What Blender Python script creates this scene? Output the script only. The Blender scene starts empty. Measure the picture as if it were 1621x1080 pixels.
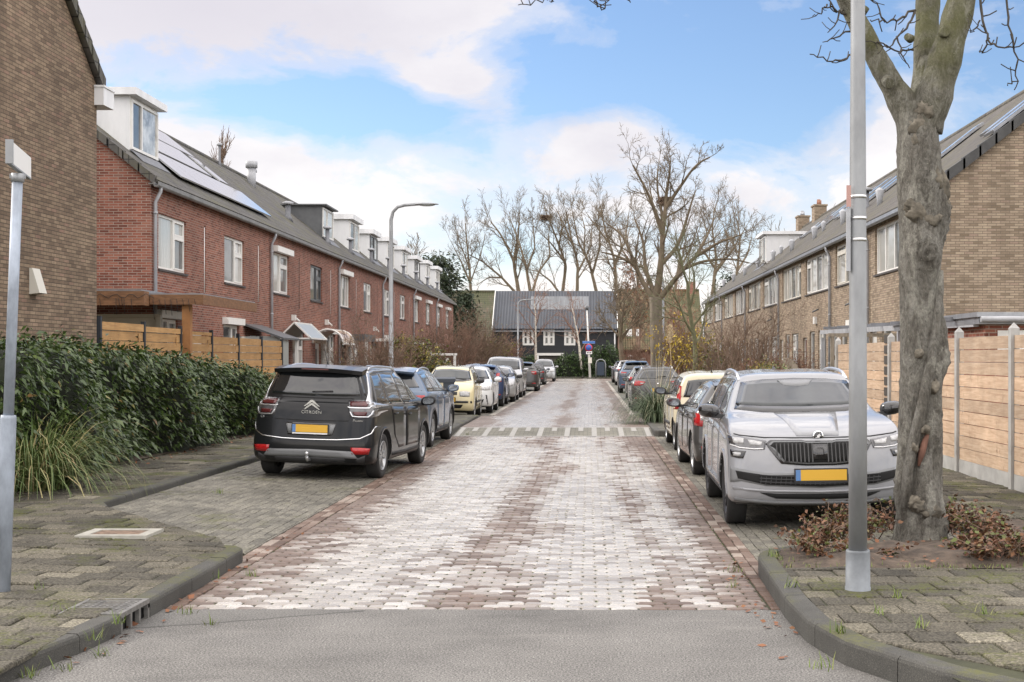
import bpy, bmesh, math, random
import numpy as np
from mathutils import Vector, Matrix
from mathutils.bvhtree import BVHTree
R = math.radians
SC = bpy.context.scene
COL = SC.collection
rnd = random.Random(7)

# ------------------------------------------------------------------ camera
CAMZ = 1.8
FPX = 2150.0
VX, VY = 932.0, 567.0
cam_d = bpy.data.cameras.new("Camera")
cam = bpy.data.objects.new("Camera", cam_d)
COL.objects.link(cam)
cam.location = (0, 0, CAMZ)
cam.rotation_euler = (R(90), 0, 0)
cam_d.sensor_fit = 'HORIZONTAL'
cam_d.sensor_width = 36.0
cam_d.lens = FPX / 1621.0 * 36.0
cam_d.shift_x = -(VX - 810.5) / 1621.0
cam_d.shift_y = (VY - 540.0) / 1621.0
cam_d.clip_start = 0.1
cam_d.clip_end = 3000
SC.camera = cam

def wx(px, Y): return (px - VX) * Y / FPX
def wz(py, Y): return CAMZ - (py - VY) * Y / FPX
def gy(py, Z=0.0): return (CAMZ - Z) * FPX / (py - VY)

# ------------------------------------------------------------------ mesh builder
class MB:
    def __init__(s):
        s.v = []; s.f = []; s.m = []; s.s = []; s.M = None
    def add(s, vs, fs, m=0, smooth=False):
        b = len(s.v)
        if s.M is not None:
            vs = [tuple(s.M @ Vector(p)) for p in vs]
        s.v.extend(vs)
        for f in fs:
            s.f.append([b + i for i in f]); s.m.append(m); s.s.append(smooth)
        return s
    def box(s, x0, x1, y0, y1, z0, z1, m=0):
        v = [(x0,y0,z0),(x1,y0,z0),(x1,y1,z0),(x0,y1,z0),(x0,y0,z1),(x1,y0,z1),(x1,y1,z1),(x0,y1,z1)]
        return s.add(v, [(0,3,2,1),(4,5,6,7),(0,1,5,4),(1,2,6,5),(2,3,7,6),(3,0,4,7)], m)
    def bar(s, p, q, w, h, m=0, up=(0,0,1)):
        p, q, up = Vector(p), Vector(q), Vector(up)
        d = (q - p).normalized(); a = d.cross(up)
        if a.length < 1e-4: a = d.cross(Vector((1,0,0)))
        a.normalize(); b = a.cross(d)
        a *= w/2; b *= h/2
        v = [tuple(c + i*a + j*b) for c in (p, q) for (i, j) in ((-1,-1),(1,-1),(1,1),(-1,1))]
        return s.add(v, [(0,1,2,3),(7,6,5,4),(0,4,5,1),(1,5,6,2),(2,6,7,3),(3,7,4,0)], m)
    def quad(s, a, b, c, d, m=0):
        return s.add([a,b,c,d], [(0,1,2,3)], m)
    def tube(s, pts, rad, n=8, m=0, cap=True, smooth=True):
        pts = [Vector(p) for p in pts]
        k = len(pts)
        if not hasattr(rad, '__len__'): rad = [rad]*k
        vs = []; ref = None
        for i in range(k):
            t = (pts[min(i+1,k-1)] - pts[max(i-1,0)])
            if t.length < 1e-9: t = Vector((0,0,1))
            t.normalize()
            if ref is None:
                ref = Vector((1,0,0)) if abs(t.x) < .8 else Vector((0,1,0))
            a = ref - t*ref.dot(t)
            if a.length < 1e-5: a = t.orthogonal()
            a.normalize(); b = t.cross(a); ref = a
            for j in range(n):
                an = 2*math.pi*j/n
                vs.append(tuple(pts[i] + (a*math.cos(an) + b*math.sin(an))*rad[i]))
        fs = []
        for i in range(k-1):
            for j in range(n):
                j2 = (j+1) % n
                fs.append((i*n+j, i*n+j2, (i+1)*n+j2, (i+1)*n+j))
        s.add(vs, fs, m, smooth)
        if cap and n > 2:
            b0 = len(s.v) - k*n
            s.f.append([b0 + j for j in range(n)][::-1]); s.m.append(m); s.s.append(False)
            s.f.append([b0 + (k-1)*n + j for j in range(n)]); s.m.append(m); s.s.append(False)
        return s
    def lathe(s, prof, n=24, m=0, axis='z', c=(0,0,0), smooth=True):
        vs = []
        for (r, h) in prof:
            for j in range(n):
                a = 2*math.pi*j/n
                p = (r*math.cos(a), r*math.sin(a), h)
                if axis == 'x': p = (h, r*math.cos(a), r*math.sin(a))
                elif axis == 'y': p = (r*math.cos(a), h, r*math.sin(a))
                vs.append((p[0]+c[0], p[1]+c[1], p[2]+c[2]))
        fs = []
        for i in range(len(prof)-1):
            for j in range(n):
                j2 = (j+1) % n
                fs.append((i*n+j, i*n+j2, (i+1)*n+j2, (i+1)*n+j))
        fs.append(tuple(range(n))[::-1]); fs.append(tuple((len(prof)-1)*n + j for j in range(n)))
        return s.add(vs, fs, m, smooth)
    def prism(s, poly, axis, a, b, m=0):
        n = len(poly)
        def P(q, h):
            if axis == 'x': return (h, q[0], q[1])
            if axis == 'y': return (q[0], h, q[1])
            return (q[0], q[1], h)
        vs = [P(q, a) for q in poly] + [P(q, b) for q in poly]
        fs = [tuple(range(n))[::-1], tuple(range(n, 2*n))]
        for i in range(n):
            j = (i+1) % n
            fs.append((i, j, n+j, n+i))
        return s.add(vs, fs, m)
    def ell(s, c, r, n=10, k=7, m=0):
        vs = []; fs = []
        for i in range(k+1):
            ph = math.pi*i/k
            for j in range(n):
                a = 2*math.pi*j/n
                vs.append((c[0]+r[0]*math.sin(ph)*math.cos(a), c[1]+r[1]*math.sin(ph)*math.sin(a), c[2]+r[2]*math.cos(ph)))
        for i in range(k):
            for j in range(n):
                j2 = (j+1) % n
                fs.append((i*n+j, (i+1)*n+j, (i+1)*n+j2, i*n+j2))
        return s.add(vs, fs, m, True)
    def build(s, name, mats, parent=None, recalc=True, uv=True):
        me = bpy.data.meshes.new(name)
        me.from_pydata([tuple(p) for p in s.v], [], s.f)
        if not isinstance(mats, (list, tuple)): mats = [mats]
        for mt in mats: me.materials.append(mt)
        if len(mats) > 1: me.polygons.foreach_set("material_index", s.m)
        me.polygons.foreach_set("use_smooth", s.s)
        if recalc:
            bm = bmesh.new(); bm.from_mesh(me)
            bmesh.ops.recalc_face_normals(bm, faces=bm.faces)
            bm.to_mesh(me); bm.free()
        if uv: box_uv(me)
        if getattr(s, 'c', None):
            tot = [len(f) for f in s.f]
            me.uv_layers.new(name='cen').data.foreach_set('uv', np.repeat(np.array(s.c, 'f'), tot, axis=0).ravel())
        o = bpy.data.objects.new(name, me)
        COL.objects.link(o)
        if parent is not None: o.parent = parent
        return o

def box_uv(me):
    nl = len(me.loops)
    if nl == 0: return
    uvl = me.uv_layers.new(name="uv")
    co = np.empty(len(me.vertices)*3, 'f'); me.vertices.foreach_get("co", co); co = co.reshape(-1,3)
    li = np.empty(nl, 'i'); me.loops.foreach_get("vertex_index", li)
    nr = np.empty(len(me.polygons)*3, 'f'); me.polygons.foreach_get("normal", nr); nr = np.abs(nr.reshape(-1,3))
    tot = np.empty(len(me.polygons), 'i'); me.polygons.foreach_get("loop_total", tot)
    ax = np.argmax(nr * np.array([1.0, 1.0, 1.02], 'f'), axis=1)
    # sloped roofs (x-z or y-z normal) use the run along the slope
    axl = np.repeat(ax, tot); nl3 = np.repeat(nr, tot, axis=0)
    p = co[li]
    u = np.where(axl == 0, p[:,1], p[:,0]); v = np.where(axl == 2, p[:,1], p[:,2])
    slope = (nl3[:,2] > .3) & (nl3[:,2] < .97)
    sx = slope & (nl3[:,0] > nl3[:,1]); sy = slope & (nl3[:,0] <= nl3[:,1])
    u = np.where(sx, p[:,1], u); v = np.where(sx, p[:,2]/np.maximum(nl3[:,0], .2), v)
    u = np.where(sy, p[:,0], u); v = np.where(sy, p[:,2]/np.maximum(nl3[:,1], .2), v)
    uvl.data.foreach_set("uv", np.stack([u, v], 1).astype('f').ravel())

def tag(o, label=None, cat=None, group=None, kind=None):
    if label: o["label"] = label
    if cat: o["category"] = cat
    if group: o["group"] = group
    if kind: o["kind"] = kind
    return o

def thing(name, label, cat, loc=(0,0,0), rz=0.0, group=None):
    o = bpy.data.objects.new(name, None)
    COL.objects.link(o)
    o.empty_display_size = 0.2
    o.location = loc; o.rotation_euler = (0, 0, rz)
    return tag(o, label, cat, group)

def copy_thing(src, loc, rz, label, scale=None, group=None):
    c = src.copy(); COL.objects.link(c)
    c.location = loc; c.rotation_euler = (0, 0, rz)
    if scale: c.scale = scale if hasattr(scale, '__len__') else (scale,)*3
    c["label"] = label
    if group: c["group"] = group
    for ch in list(src.children):
        k = ch.copy(); COL.objects.link(k); k.parent = c
        for g in list(ch.children):
            h = g.copy(); COL.objects.link(h); h.parent = k
    return c

# ------------------------------------------------------------------ materials
def _nt(name):
    m = bpy.data.materials.new(name); m.use_nodes = True
    nt = m.node_tree
    return m, nt, nt.nodes["Principled BSDF"]

def lnk(nt, a, b): nt.links.new(a, b)

def nnode(nt, typ, **kw):
    n = nt.nodes.new(typ)
    for k, v in kw.items():
        if k.startswith('i_'): n.inputs[k[2:].replace('_', ' ')].default_value = v
        else: setattr(n, k, v)
    return n

def noise(nt, vec, scale, detail=4, rough=.55, dist=0.0):
    n = nt.nodes.new('ShaderNodeTexNoise')
    n.inputs['Scale'].default_value = scale; n.inputs['Detail'].default_value = detail
    n.inputs['Roughness'].default_value = rough; n.inputs['Distortion'].default_value = dist
    if vec is not None: lnk(nt, vec, n.inputs['Vector'])
    return n.outputs['Fac']

def ramp(nt, fac, stops, interp='LINEAR'):
    n = nt.nodes.new('ShaderNodeValToRGB'); n.color_ramp.interpolation = interp
    e = n.color_ramp.elements
    while len(e) < len(stops): e.new(0.5)
    for i, (p, c) in enumerate(stops):
        e[i].position = p
        if not hasattr(c, '__len__'): c = (c, c, c)
        e[i].color = (c[0], c[1], c[2], 1)
    lnk(nt, fac, n.inputs['Fac'])
    return n.outputs['Color']

def mix(nt, fac, a, b, typ='MIX'):
    n = nt.nodes.new('ShaderNodeMix'); n.data_type = 'RGBA'; n.blend_type = typ
    for i, val in ((0, fac), (6, a), (7, b)):
        sock = n.inputs[i]
        if hasattr(val, 'is_output'): lnk(nt, val, sock)
        elif hasattr(val, '__len__'): sock.default_value = (val[0], val[1], val[2], 1)
        else: sock.default_value = val if i == 0 else (val, val, val, 1)
    return n.outputs[2]

def mth(nt, op, a, b=None, clamp=False):
    n = nt.nodes.new('ShaderNodeMath'); n.operation = op; n.use_clamp = clamp
    for sock, val in ((n.inputs[0], a), (n.inputs[1], b)):
        if val is None: continue
        if hasattr(val, 'is_output'): lnk(nt, val, sock)
        else: sock.default_value = val
    return n.outputs[0]

def coords(nt, kind='Object', scale=None, loc=None):
    if kind == 'UV':
        n = nt.nodes.new('ShaderNodeUVMap'); n.uv_map = "uv"; o = n.outputs[0]
    else:
        o = nt.nodes.new('ShaderNodeTexCoord').outputs[kind]
    if scale or loc:
        mp = nt.nodes.new('ShaderNodeMapping')
        if scale: mp.inputs['Scale'].default_value = scale
        if loc: mp.inputs['Location'].default_value = loc
        lnk(nt, o, mp.inputs['Vector']); o = mp.outputs[0]
    return o

def bump(nt, b, h, strength=.3, dist=.02):
    n = nt.nodes.new('ShaderNodeBump'); n.inputs['Strength'].default_value = strength
    n.inputs['Distance'].default_value = dist
    lnk(nt, h, n.inputs['Height']); lnk(nt, n.outputs[0], b.inputs['Normal'])

def M(name, c, rough=.6, metal=0.0, var=0.0, vs=6.0, bmp=0.0, bs=30.0, spec=.5, coat=0.0, ior=None, emit=None, vscale=None, rvar=0.0):
    m, nt, b = _nt(name)
    b.inputs['Base Color'].default_value = (*c, 1)
    b.inputs['Roughness'].default_value = rough; b.inputs['Metallic'].default_value = metal
    b.inputs['Specular IOR Level'].default_value = spec
    if coat: b.inputs['Coat Weight'].default_value = coat; b.inputs['Coat Roughness'].default_value = .04
    if ior: b.inputs['IOR'].default_value = ior
    if emit: b.inputs['Emission Color'].default_value = (*emit[0], 1); b.inputs['Emission Strength'].default_value = emit[1]
    if var or bmp or rvar:
        v = coords(nt, 'Object', scale=vscale)
    if var:
        f = noise(nt, v, vs, 5, .6)
        lnk(nt, mix(nt, 1.0, c, ramp(nt, f, [(.3, 1-var), (.7, 1+var)]), 'MULTIPLY'), b.inputs['Base Color'])
    if rvar:
        f2 = noise(nt, v, vs*1.7, 4, .6)
        lnk(nt, mth(nt, 'ADD', mth(nt, 'MULTIPLY', f2, rvar*2), rough - rvar), b.inputs['Roughness'])
    if bmp: bump(nt, b, noise(nt, v, bs, 5, .6), bmp, .01)
    return m

def brick_tex(nt, vec, bw, rh, ms, c1=(0,0,0), c2=(1,1,1), mort=(0,0,0), off=.5, smooth=.1, freq=2):
    n = nt.nodes.new('ShaderNodeTexBrick')
    n.offset = off; n.offset_frequency = freq; n.squash = 1
    n.inputs['Color1'].default_value = (*c1, 1); n.inputs['Color2'].default_value = (*c2, 1); n.inputs['Mortar'].default_value = (*mort, 1)
    n.inputs['Scale'].default_value = 1.0; n.inputs['Mortar Size'].default_value = ms
    n.inputs['Mortar Smooth'].default_value = smooth; n.inputs['Brick Width'].default_value = bw; n.inputs['Row Height'].default_value = rh
    lnk(nt, vec, n.inputs['Vector'])
    return n.outputs['Color'], n.outputs['Fac']

def brick_wall(name, stops, mortar, bw=.22, rh=.0625, ms=.006, dirt=.18, rough=.85, bmp=.5):
    m, nt, b = _nt(name)
    uv = coords(nt, 'UV')
    # slightly wavy courses
    rv, fac = brick_tex(nt, uv, bw, rh, ms)
    col = ramp(nt, rv, stops)
    big = ramp(nt, noise(nt, uv, .35, 5, .6), [(.3, 1-dirt), (.7, 1+dirt*.7)])
    fine = ramp(nt, noise(nt, uv, 45, 3, .6), [(.25, .82), (.75, 1.15)])
    strk = ramp(nt, noise(nt, coords(nt, 'UV', scale=(2.2, .22, 1)), 1.0, 5, .65), [(.3, .74), (.68, 1.1)])
    col = mix(nt, 1.0, mix(nt, 1.0, mix(nt, 1.0, col, fine, 'MULTIPLY'), big, 'MULTIPLY'), strk, 'MULTIPLY')
    mcol = mix(nt, 1.0, mortar, big, 'MULTIPLY')
    lnk(nt, mix(nt, fac, col, mcol), b.inputs['Base Color'])
    b.inputs['Roughness'].default_value = rough; b.inputs['Specular IOR Level'].default_value = .25
    h = mth(nt, 'ADD', mth(nt, 'MULTIPLY', fac, -1.0), mth(nt, 'MULTIPLY', noise(nt, uv, 60, 3), .35))
    bump(nt, b, h, bmp, .008)
    return m

def tile_roof(name, c1, c2, moss=None, bw=.24, rh=.34, rough=.75, mossamt=.5):
    m, nt, b = _nt(name)
    uv = coords(nt, 'UV')
    rv, fac = brick_tex(nt, uv, bw, rh, .016, off=0.0, smooth=.6)
    col = mix(nt, rv, c1, c2)
    col = mix(nt, 1.0, col, ramp(nt, noise(nt, uv, 1.3, 5, .65), [(.3, .7), (.7, 1.25)]), 'MULTIPLY')
    if moss:
        col = mix(nt, ramp(nt, noise(nt, uv, .5, 6, .7), [(.62-mossamt*.4, 0), (.7-mossamt*.25, 1)]), col, moss)
    col = mix(nt, fac, col, mix(nt, 1.0, col, (.28,.28,.28), 'MULTIPLY'))
    lnk(nt, col, b.inputs['Base Color']); b.inputs['Roughness'].default_value = rough
    # each tile a rounded pan, rows stepping
    sep = nt.nodes.new('ShaderNodeSeparateXYZ'); lnk(nt, uv, sep.inputs[0])
    wv = mth(nt, 'SINE', mth(nt, 'MULTIPLY', sep.outputs[0], 2*math.pi/bw))
    st = mth(nt, 'FRACT', mth(nt, 'DIVIDE', sep.outputs[1], rh))
    bump(nt, b, mth(nt, 'SUBTRACT', mth(nt, 'MULTIPLY', wv, .5), st), .9, .03)
    return m

def pavers(name, stops, joint, bw, rh, ms, rot=False, moss=None, mossthr=.6, rough=.8, speck=.25, bmp=.5, dirt=.2, off=.5):
    m, nt, b = _nt(name)
    uv = coords(nt, 'UV')
    if rot:
        mp = nt.nodes.new('ShaderNodeMapping'); mp.inputs['Rotation'].default_value = (0, 0, R(90)); lnk(nt, uv, mp.inputs['Vector']); uvb = mp.outputs[0]
    else: uvb = uv
    # wobble so that the rows are not ruler straight
    wob = nt.nodes.new('ShaderNodeTexNoise'); wob.inputs['Scale'].default_value = .9; wob.inputs['Detail'].default_value = 2; lnk(nt, uvb, wob.inputs['Vector'])
    va = nt.nodes.new('ShaderNodeVectorMath'); va.operation = 'MULTIPLY_ADD'
    lnk(nt, wob.outputs['Color'], va.inputs[0]); va.inputs[1].default_value = (.05, .05, 0); lnk(nt, uvb, va.inputs[2])
    rv, fac = brick_tex(nt, va.outputs[0], bw, rh, ms, smooth=.2, off=off)
    col = ramp(nt, rv, stops)
    sp = ramp(nt, noise(nt, uv, 160, 2, .7), [(.3, 1-speck), (.5, 1.0), (.7, 1+speck*1.3)])
    big = ramp(nt, noise(nt, uv, .55, 6, .65), [(.28, 1-dirt), (.72, 1+dirt)])
    col = mix(nt, 1.0, mix(nt, 1.0, col, sp, 'MULTIPLY'), big, 'MULTIPLY')
    jc = joint
    if moss:
        jm = ramp(nt, noise(nt, uv, 1.1, 5, .7), [(.42, 0), (.58, 1)])
        jc = mix(nt, jm, joint, moss)
        mm = mth(nt, 'MULTIPLY', ramp(nt, noise(nt, uv, .8, 6, .72), [(mossthr, 0), (mossthr+.1, 1)]), ramp(nt, noise(nt, uv, 22, 4, .7), [(.4, 0), (.6, .8)]))
        col = mix(nt, mm, col, moss)
    lnk(nt, mix(nt, fac, col, jc), b.inputs['Base Color'])
    b.inputs['Roughness'].default_value = rough
    h = mth(nt, 'ADD', mth(nt, 'ADD', mth(nt, 'MULTIPLY', fac, -1.2), mth(nt, 'MULTIPLY', rv, .35)), mth(nt, 'MULTIPLY', noise(nt, uv, 110, 3, .7), .35))
    bump(nt, b, h, bmp, .008)
    return m
# ------------------------------------------------------------------ world, sun
SUN_EL, SUN_AZ = 30.0, -62.0      # azimuth measured from +Y (down the street) towards +X
world = bpy.data.worlds.new("World"); SC.world = world
world.use_nodes = True
nt = world.node_tree
bg = nt.nodes["Background"]
sky = nt.nodes.new('ShaderNodeTexSky'); sky.sky_type = 'NISHITA'; sky.sun_disc = False
sky.sun_elevation = R(SUN_EL); sky.sun_rotation = R(SUN_AZ)
sky.air_density = 1.0; sky.dust_density = .2; sky.ozone_density = 3.0
d = nt.nodes.new('ShaderNodeTexCoord').outputs['Generated']
sep = nt.nodes.new('ShaderNodeSeparateXYZ'); lnk(nt, d, sep.inputs[0])
dx, dy, dz = sep.outputs
ahead = mth(nt, 'MAXIMUM', dy, .08)
u = mth(nt, 'DIVIDE', dx, ahead); v = mth(nt, 'DIVIDE', dz, ahead)
mpv = nt.nodes.new('ShaderNodeMapping'); mpv.inputs['Scale'].default_value = (1, 1, 2.1); mpv.inputs['Location'].default_value = (3.1, .4, 1.7)
lnk(nt, d, mpv.inputs['Vector']); dv = mpv.outputs[0]
n1 = noise(nt, dv, 8.0, 7, .6, .3)
n2 = noise(nt, dv, 3.2, 3, .6)
n3 = noise(nt, dv, 26.0, 4, .62)
dens = mth(nt, 'ADD', mth(nt, 'MULTIPLY', mth(nt, 'SUBTRACT', n1, .5), 3.3), mth(nt, 'MULTIPLY', mth(nt, 'SUBTRACT', n3, .5), .7))
blobs = [(280, -60, 400, 135, 1.15), (715, 125, 100, 42, 1.5), (940, 215, 120, 48, .9), (220, 215, 150, 45, .7), (430, 262, 160, 45, .7),
         (640, 310, 300, 60, .75), (1000, 280, 180, 50, .4), (1400, 215, 85, 75, .95), (720, 10, 130, 45, .6), (1200, 320, 260, 50, .4), (1560, 30, 120, 60, .25), (470, 40, 200, 70, .5)]
holes = [(480, 160, 230, 38, .8), (555, 175, 100, 45, .5), (870, 140, 60, 60, .5), (1150, 200, 90, 60, .4), (1080, 90, 250, 90, .55), (1300, 60, 160, 70, .3), (700, 200, 120, 30, .2)]
for (px, py, rx, ry, am) in blobs + [(a, b, c, e, -f) for (a, b, c, e, f) in holes]:
    uu = mth(nt, 'DIVIDE', mth(nt, 'SUBTRACT', u, (px-VX)/FPX), rx/FPX)
    vv = mth(nt, 'DIVIDE', mth(nt, 'SUBTRACT', v, (VY-py)/FPX), ry/FPX)
    r2 = mth(nt, 'ADD', mth(nt, 'MULTIPLY', uu, uu), mth(nt, 'MULTIPLY', vv, vv))
    g = mth(nt, 'MULTIPLY', mth(nt, 'EXPONENT', mth(nt, 'MULTIPLY', r2, -1.0)), am)
    dens = mth(nt, 'ADD', dens, g)
back = ramp(nt, dy, [(.3, .5), (.85, 0.0)])           # overhead and behind the viewer: unseen bright cloud added as fill light
dens = mth(nt, 'ADD', dens, back)
dens = mth(nt, 'ADD', dens, ramp(nt, dz, [(.27, 0.0), (.36, .45), (.5, .8)]))
low = mth(nt, 'EXPONENT', mth(nt, 'MULTIPLY', mth(nt, 'MAXIMUM', dz, 0.0), -14.0))
dens = mth(nt, 'ADD', dens, mth(nt, 'MULTIPLY', low, 2.0))
cloud = ramp(nt, dens, [(-.2, .02), (.2, .17), (.6, .55), (1.05, 1.0)], 'EASE')
# sunlit cloud body, thicker parts greyer lilac
ccol = ramp(nt, mth(nt, 'ADD', n2, mth(nt, 'MULTIPLY', n3, .25)), [(.38, (9.6, 9.6, 9.8)), (.6, (8.9, 8.8, 9.2)), (.85, (6.9, 6.8, 7.6))])
uu = mth(nt, 'DIVIDE', mth(nt, 'SUBTRACT', u, (330-VX)/FPX), 520/FPX)
vv = mth(nt, 'DIVIDE', mth(nt, 'SUBTRACT', v, (VY-10)/FPX), 170/FPX)
thick = mth(nt, 'EXPONENT', mth(nt, 'MULTIPLY', mth(nt, 'ADD', mth(nt, 'MULTIPLY', uu, uu), mth(nt, 'MULTIPLY', vv, vv)), -1.0))
ccol = mix(nt, mth(nt, 'MULTIPLY', thick, .8), ccol, (6.3, 6.1, 7.0))
# towards the horizon the light is warm and thin
hz = mth(nt, 'EXPONENT', mth(nt, 'MULTIPLY', mth(nt, 'MAXIMUM', dz, 0.0), -16.0))
ccol = mix(nt, mth(nt, 'MULTIPLY', hz, .75), ccol, (10.6, 10.2, 9.3))
skyc = mix(nt, 1.0, sky.outputs[0], (1.0, 1.0, 1.0), 'MULTIPLY')
SKYMULT = (1.30, 1.32, 1.42)
skyc = mix(nt, 1.0, skyc, SKYMULT, 'MULTIPLY')
fy = ramp(nt, dy, [(0.0, (2.8, 2.68, 2.48)), (.4, (2.4, 2.3, 2.14)), (.86, (1.0, .99, .97))])  # cloud behind the viewer brightened, unseen, to fill the street
fz = ramp(nt, dz, [(.26, (1.0, .99, .97)), (.48, (2.1, 2.03, 1.92))])  # cloud above the view brightened to add glare on road and car roofs
ccol = mix(nt, 1.0, ccol, mix(nt, 1.0, fy, fz, 'LIGHTEN'), 'MULTIPLY')
fin = mix(nt, cloud, skyc, ccol)
lnk(nt, fin, bg.inputs['Color'])
bg.inputs['Strength'].default_value = .115
world.cycles.sampling_method = 'MANUAL'; world.cycles.sample_map_resolution = 256

sl = bpy.data.lights.new("Sun", 'SUN'); sl.energy = 2.4; sl.angle = R(9); sl.color = (1.0, .93, .84)
so = bpy.data.objects.new("Sun", sl); COL.objects.link(so)
sdir = Vector((math.sin(R(SUN_AZ))*math.cos(R(SUN_EL)), math.cos(R(SUN_AZ))*math.cos(R(SUN_EL)), math.sin(R(SUN_EL))))
so.rotation_euler = sdir.to_track_quat('Z', 'Y').to_euler()
SC.view_settings.view_transform = 'Standard'; SC.view_settings.look = 'None'
SC.view_settings.exposure = 0.0; SC.view_settings.gamma = 1.0
SC.cycles.max_bounces = 6; SC.cycles.diffuse_bounces = 3; SC.cycles.glossy_bounces = 3
SC.cycles.transmission_bounces = 4; SC.cycles.transparent_max_bounces = 6
SC.cycles.caustics_reflective = False; SC.cycles.caustics_refractive = False

# ------------------------------------------------------------------ ground
def clip_convex(poly, region):
    """poly clipped by a convex counter-clockwise region (x, y)."""
    out = poly
    n = len(region)
    for i in range(n):
        a, b = region[i], region[(i+1) % n]
        ex, ey = b[0]-a[0], b[1]-a[1]
        inp, out = out, []
        if not inp: break
        def side(p): return ex*(p[1]-a[1]) - ey*(p[0]-a[0])
        for k in range(len(inp)):
            p, q = inp[k], inp[(k+1) % len(inp)]
            sp, sq = side(p), side(q)
            if sp >= 0: out.append(p)
            if (sp >= 0) != (sq >= 0):
                t = sp/(sp-sq)
                out.append((p[0]+(q[0]-p[0])*t, p[1]+(q[1]-p[1])*t))
    return out

def paver_field(mb, regions, bw, rh, gap, zf, tilt=.004, hjit=.003, rows='x', seed=1, thick=.03, origin=(0, 0), chamfer=.006, m=0, wob=.004, cut=0.0):
    """single stones laid in half bond, each its own little block, cut to the convex regions"""
    rg = random.Random(seed)
    for reg in regions:
        xs = [p[0] for p in reg]; ys = [p[1] for p in reg]
        if rows == 'x': a0, a1, b0, b1, oa, ob = min(xs), max(xs), min(ys), max(ys), origin[0], origin[1]
        else: a0, a1, b0, b1, oa, ob = min(ys), max(ys), min(xs), max(xs), origin[1], origin[0]
        j = math.floor((b0-ob)/rh)
        while ob + j*rh < b1:
            off = (j % 2)*.5*bw + rg.uniform(-.03, .03)*bw
            i = math.floor((a0-oa-off)/bw)
            while oa + off + i*bw < a1:
                A0 = oa+off+i*bw+gap/2; A1 = A0+bw-gap; B0 = ob+j*rh+gap/2; B1 = B0+rh-gap
                A0 += rg.uniform(-wob, wob); A1 += rg.uniform(-wob, wob); B0 += rg.uniform(-wob, wob); B1 += rg.uniform(-wob, wob)
                sk = rg.uniform(-wob, wob)
                rect = [(A0, B0), (A1, B0+sk), (A1, B1+sk), (A0, B1)]
                if cut:
                    c1, c2, c3, c4 = (cut*rg.uniform(.5, 1.4) for _ in range(4)); h_ = .45
                    rect = [(A0+c1, B0), (A1-c2, B0+sk), (A1, B0+sk+c2*h_*2), (A1, B1+sk-c3*h_*2), (A1-c3, B1+sk), (A0+c4, B1), (A0, B1-c4*h_*2), (A0, B0+c1*h_*2)]
                if rows != 'x': rect = [(q[1], q[0]) for q in rect][::-1]
                i += 1
                pl = clip_convex(rect, reg)
                if len(pl) < 3: continue
                cx = sum(p[0] for p in pl)/len(pl); cy = sum(p[1] for p in pl)/len(pl)
                ar = abs(sum(pl[k][0]*pl[(k+1) % len(pl)][1]-pl[(k+1) % len(pl)][0]*pl[k][1] for k in range(len(pl))))/2
                if ar < .0008: continue
                tx, ty, dz_ = rg.gauss(0, tilt), rg.gauss(0, tilt), rg.gauss(0, hjit)
                def Z(x, y): return zf(x, y) + dz_ + tx*(x-cx) + ty*(y-cy)
                n = len(pl)
                mx = max(math.hypot(p[0]-cx, p[1]-cy) for p in pl)
                s_in = max(.5, 1 - chamfer/mx*1.6)
                bot = [(p[0], p[1], Z(*p)-thick) for p in pl]
                edge = [(p[0], p[1], Z(*p)-chamfer) for p in pl]
                top = [(cx+(p[0]-cx)*s_in, cy+(p[1]-cy)*s_in, Z(*p)) for p in pl]
                fs = []
                for k in range(n):
                    k2 = (k+1) % n
                    fs.append((k, k2, n+k2, n+k)); fs.append((n+k, n+k2, 2*n+k2, 2*n+k))
                fs.append(tuple(range(2*n, 3*n)))
                mb.add(bot+edge+top, fs, m, False)
                if not hasattr(mb, 'c'): mb.c = []
                mb.c += [(cx, cy)]*len(fs)
            j += 1

def island_pavers(name, stops, moss=None, mossthr=.6, rough=.8, speck=.25, dirt=.2, sps=160, bmp=.4, side=(.09,.085,.07)):
    m, nt, b = _nt(name)
    oc = coords(nt, 'Object')
    rv = nt.nodes.new('ShaderNodeNewGeometry').outputs['Random Per Island']
    col = ramp(nt, rv, stops)
    sp = ramp(nt, noise(nt, oc, sps, 2, .7), [(.3, 1-speck), (.5, 1.0), (.7, 1+speck*1.4)])
    big = ramp(nt, noise(nt, oc, .7, 6, .65), [(.28, 1-dirt), (.72, 1+dirt)])
    col = mix(nt, 1.0, mix(nt, 1.0, col, sp, 'MULTIPLY'), big, 'MULTIPLY')
    if moss:
        mm = mth(nt, 'MULTIPLY', ramp(nt, noise(nt, oc, .9, 6, .72), [(mossthr, 0), (mossthr+.1, 1)]), ramp(nt, noise(nt, oc, 26, 4, .7), [(.4, 0), (.6, .85)]))
        col = mix(nt, mm, col, moss)
    lnk(nt, col, b.inputs['Base Color']); b.inputs['Roughness'].default_value = rough; b.inputs['Specular IOR Level'].default_value = .18
    bump(nt, b, noise(nt, oc, 90, 4, .75), bmp, .006)
    return m

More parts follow.
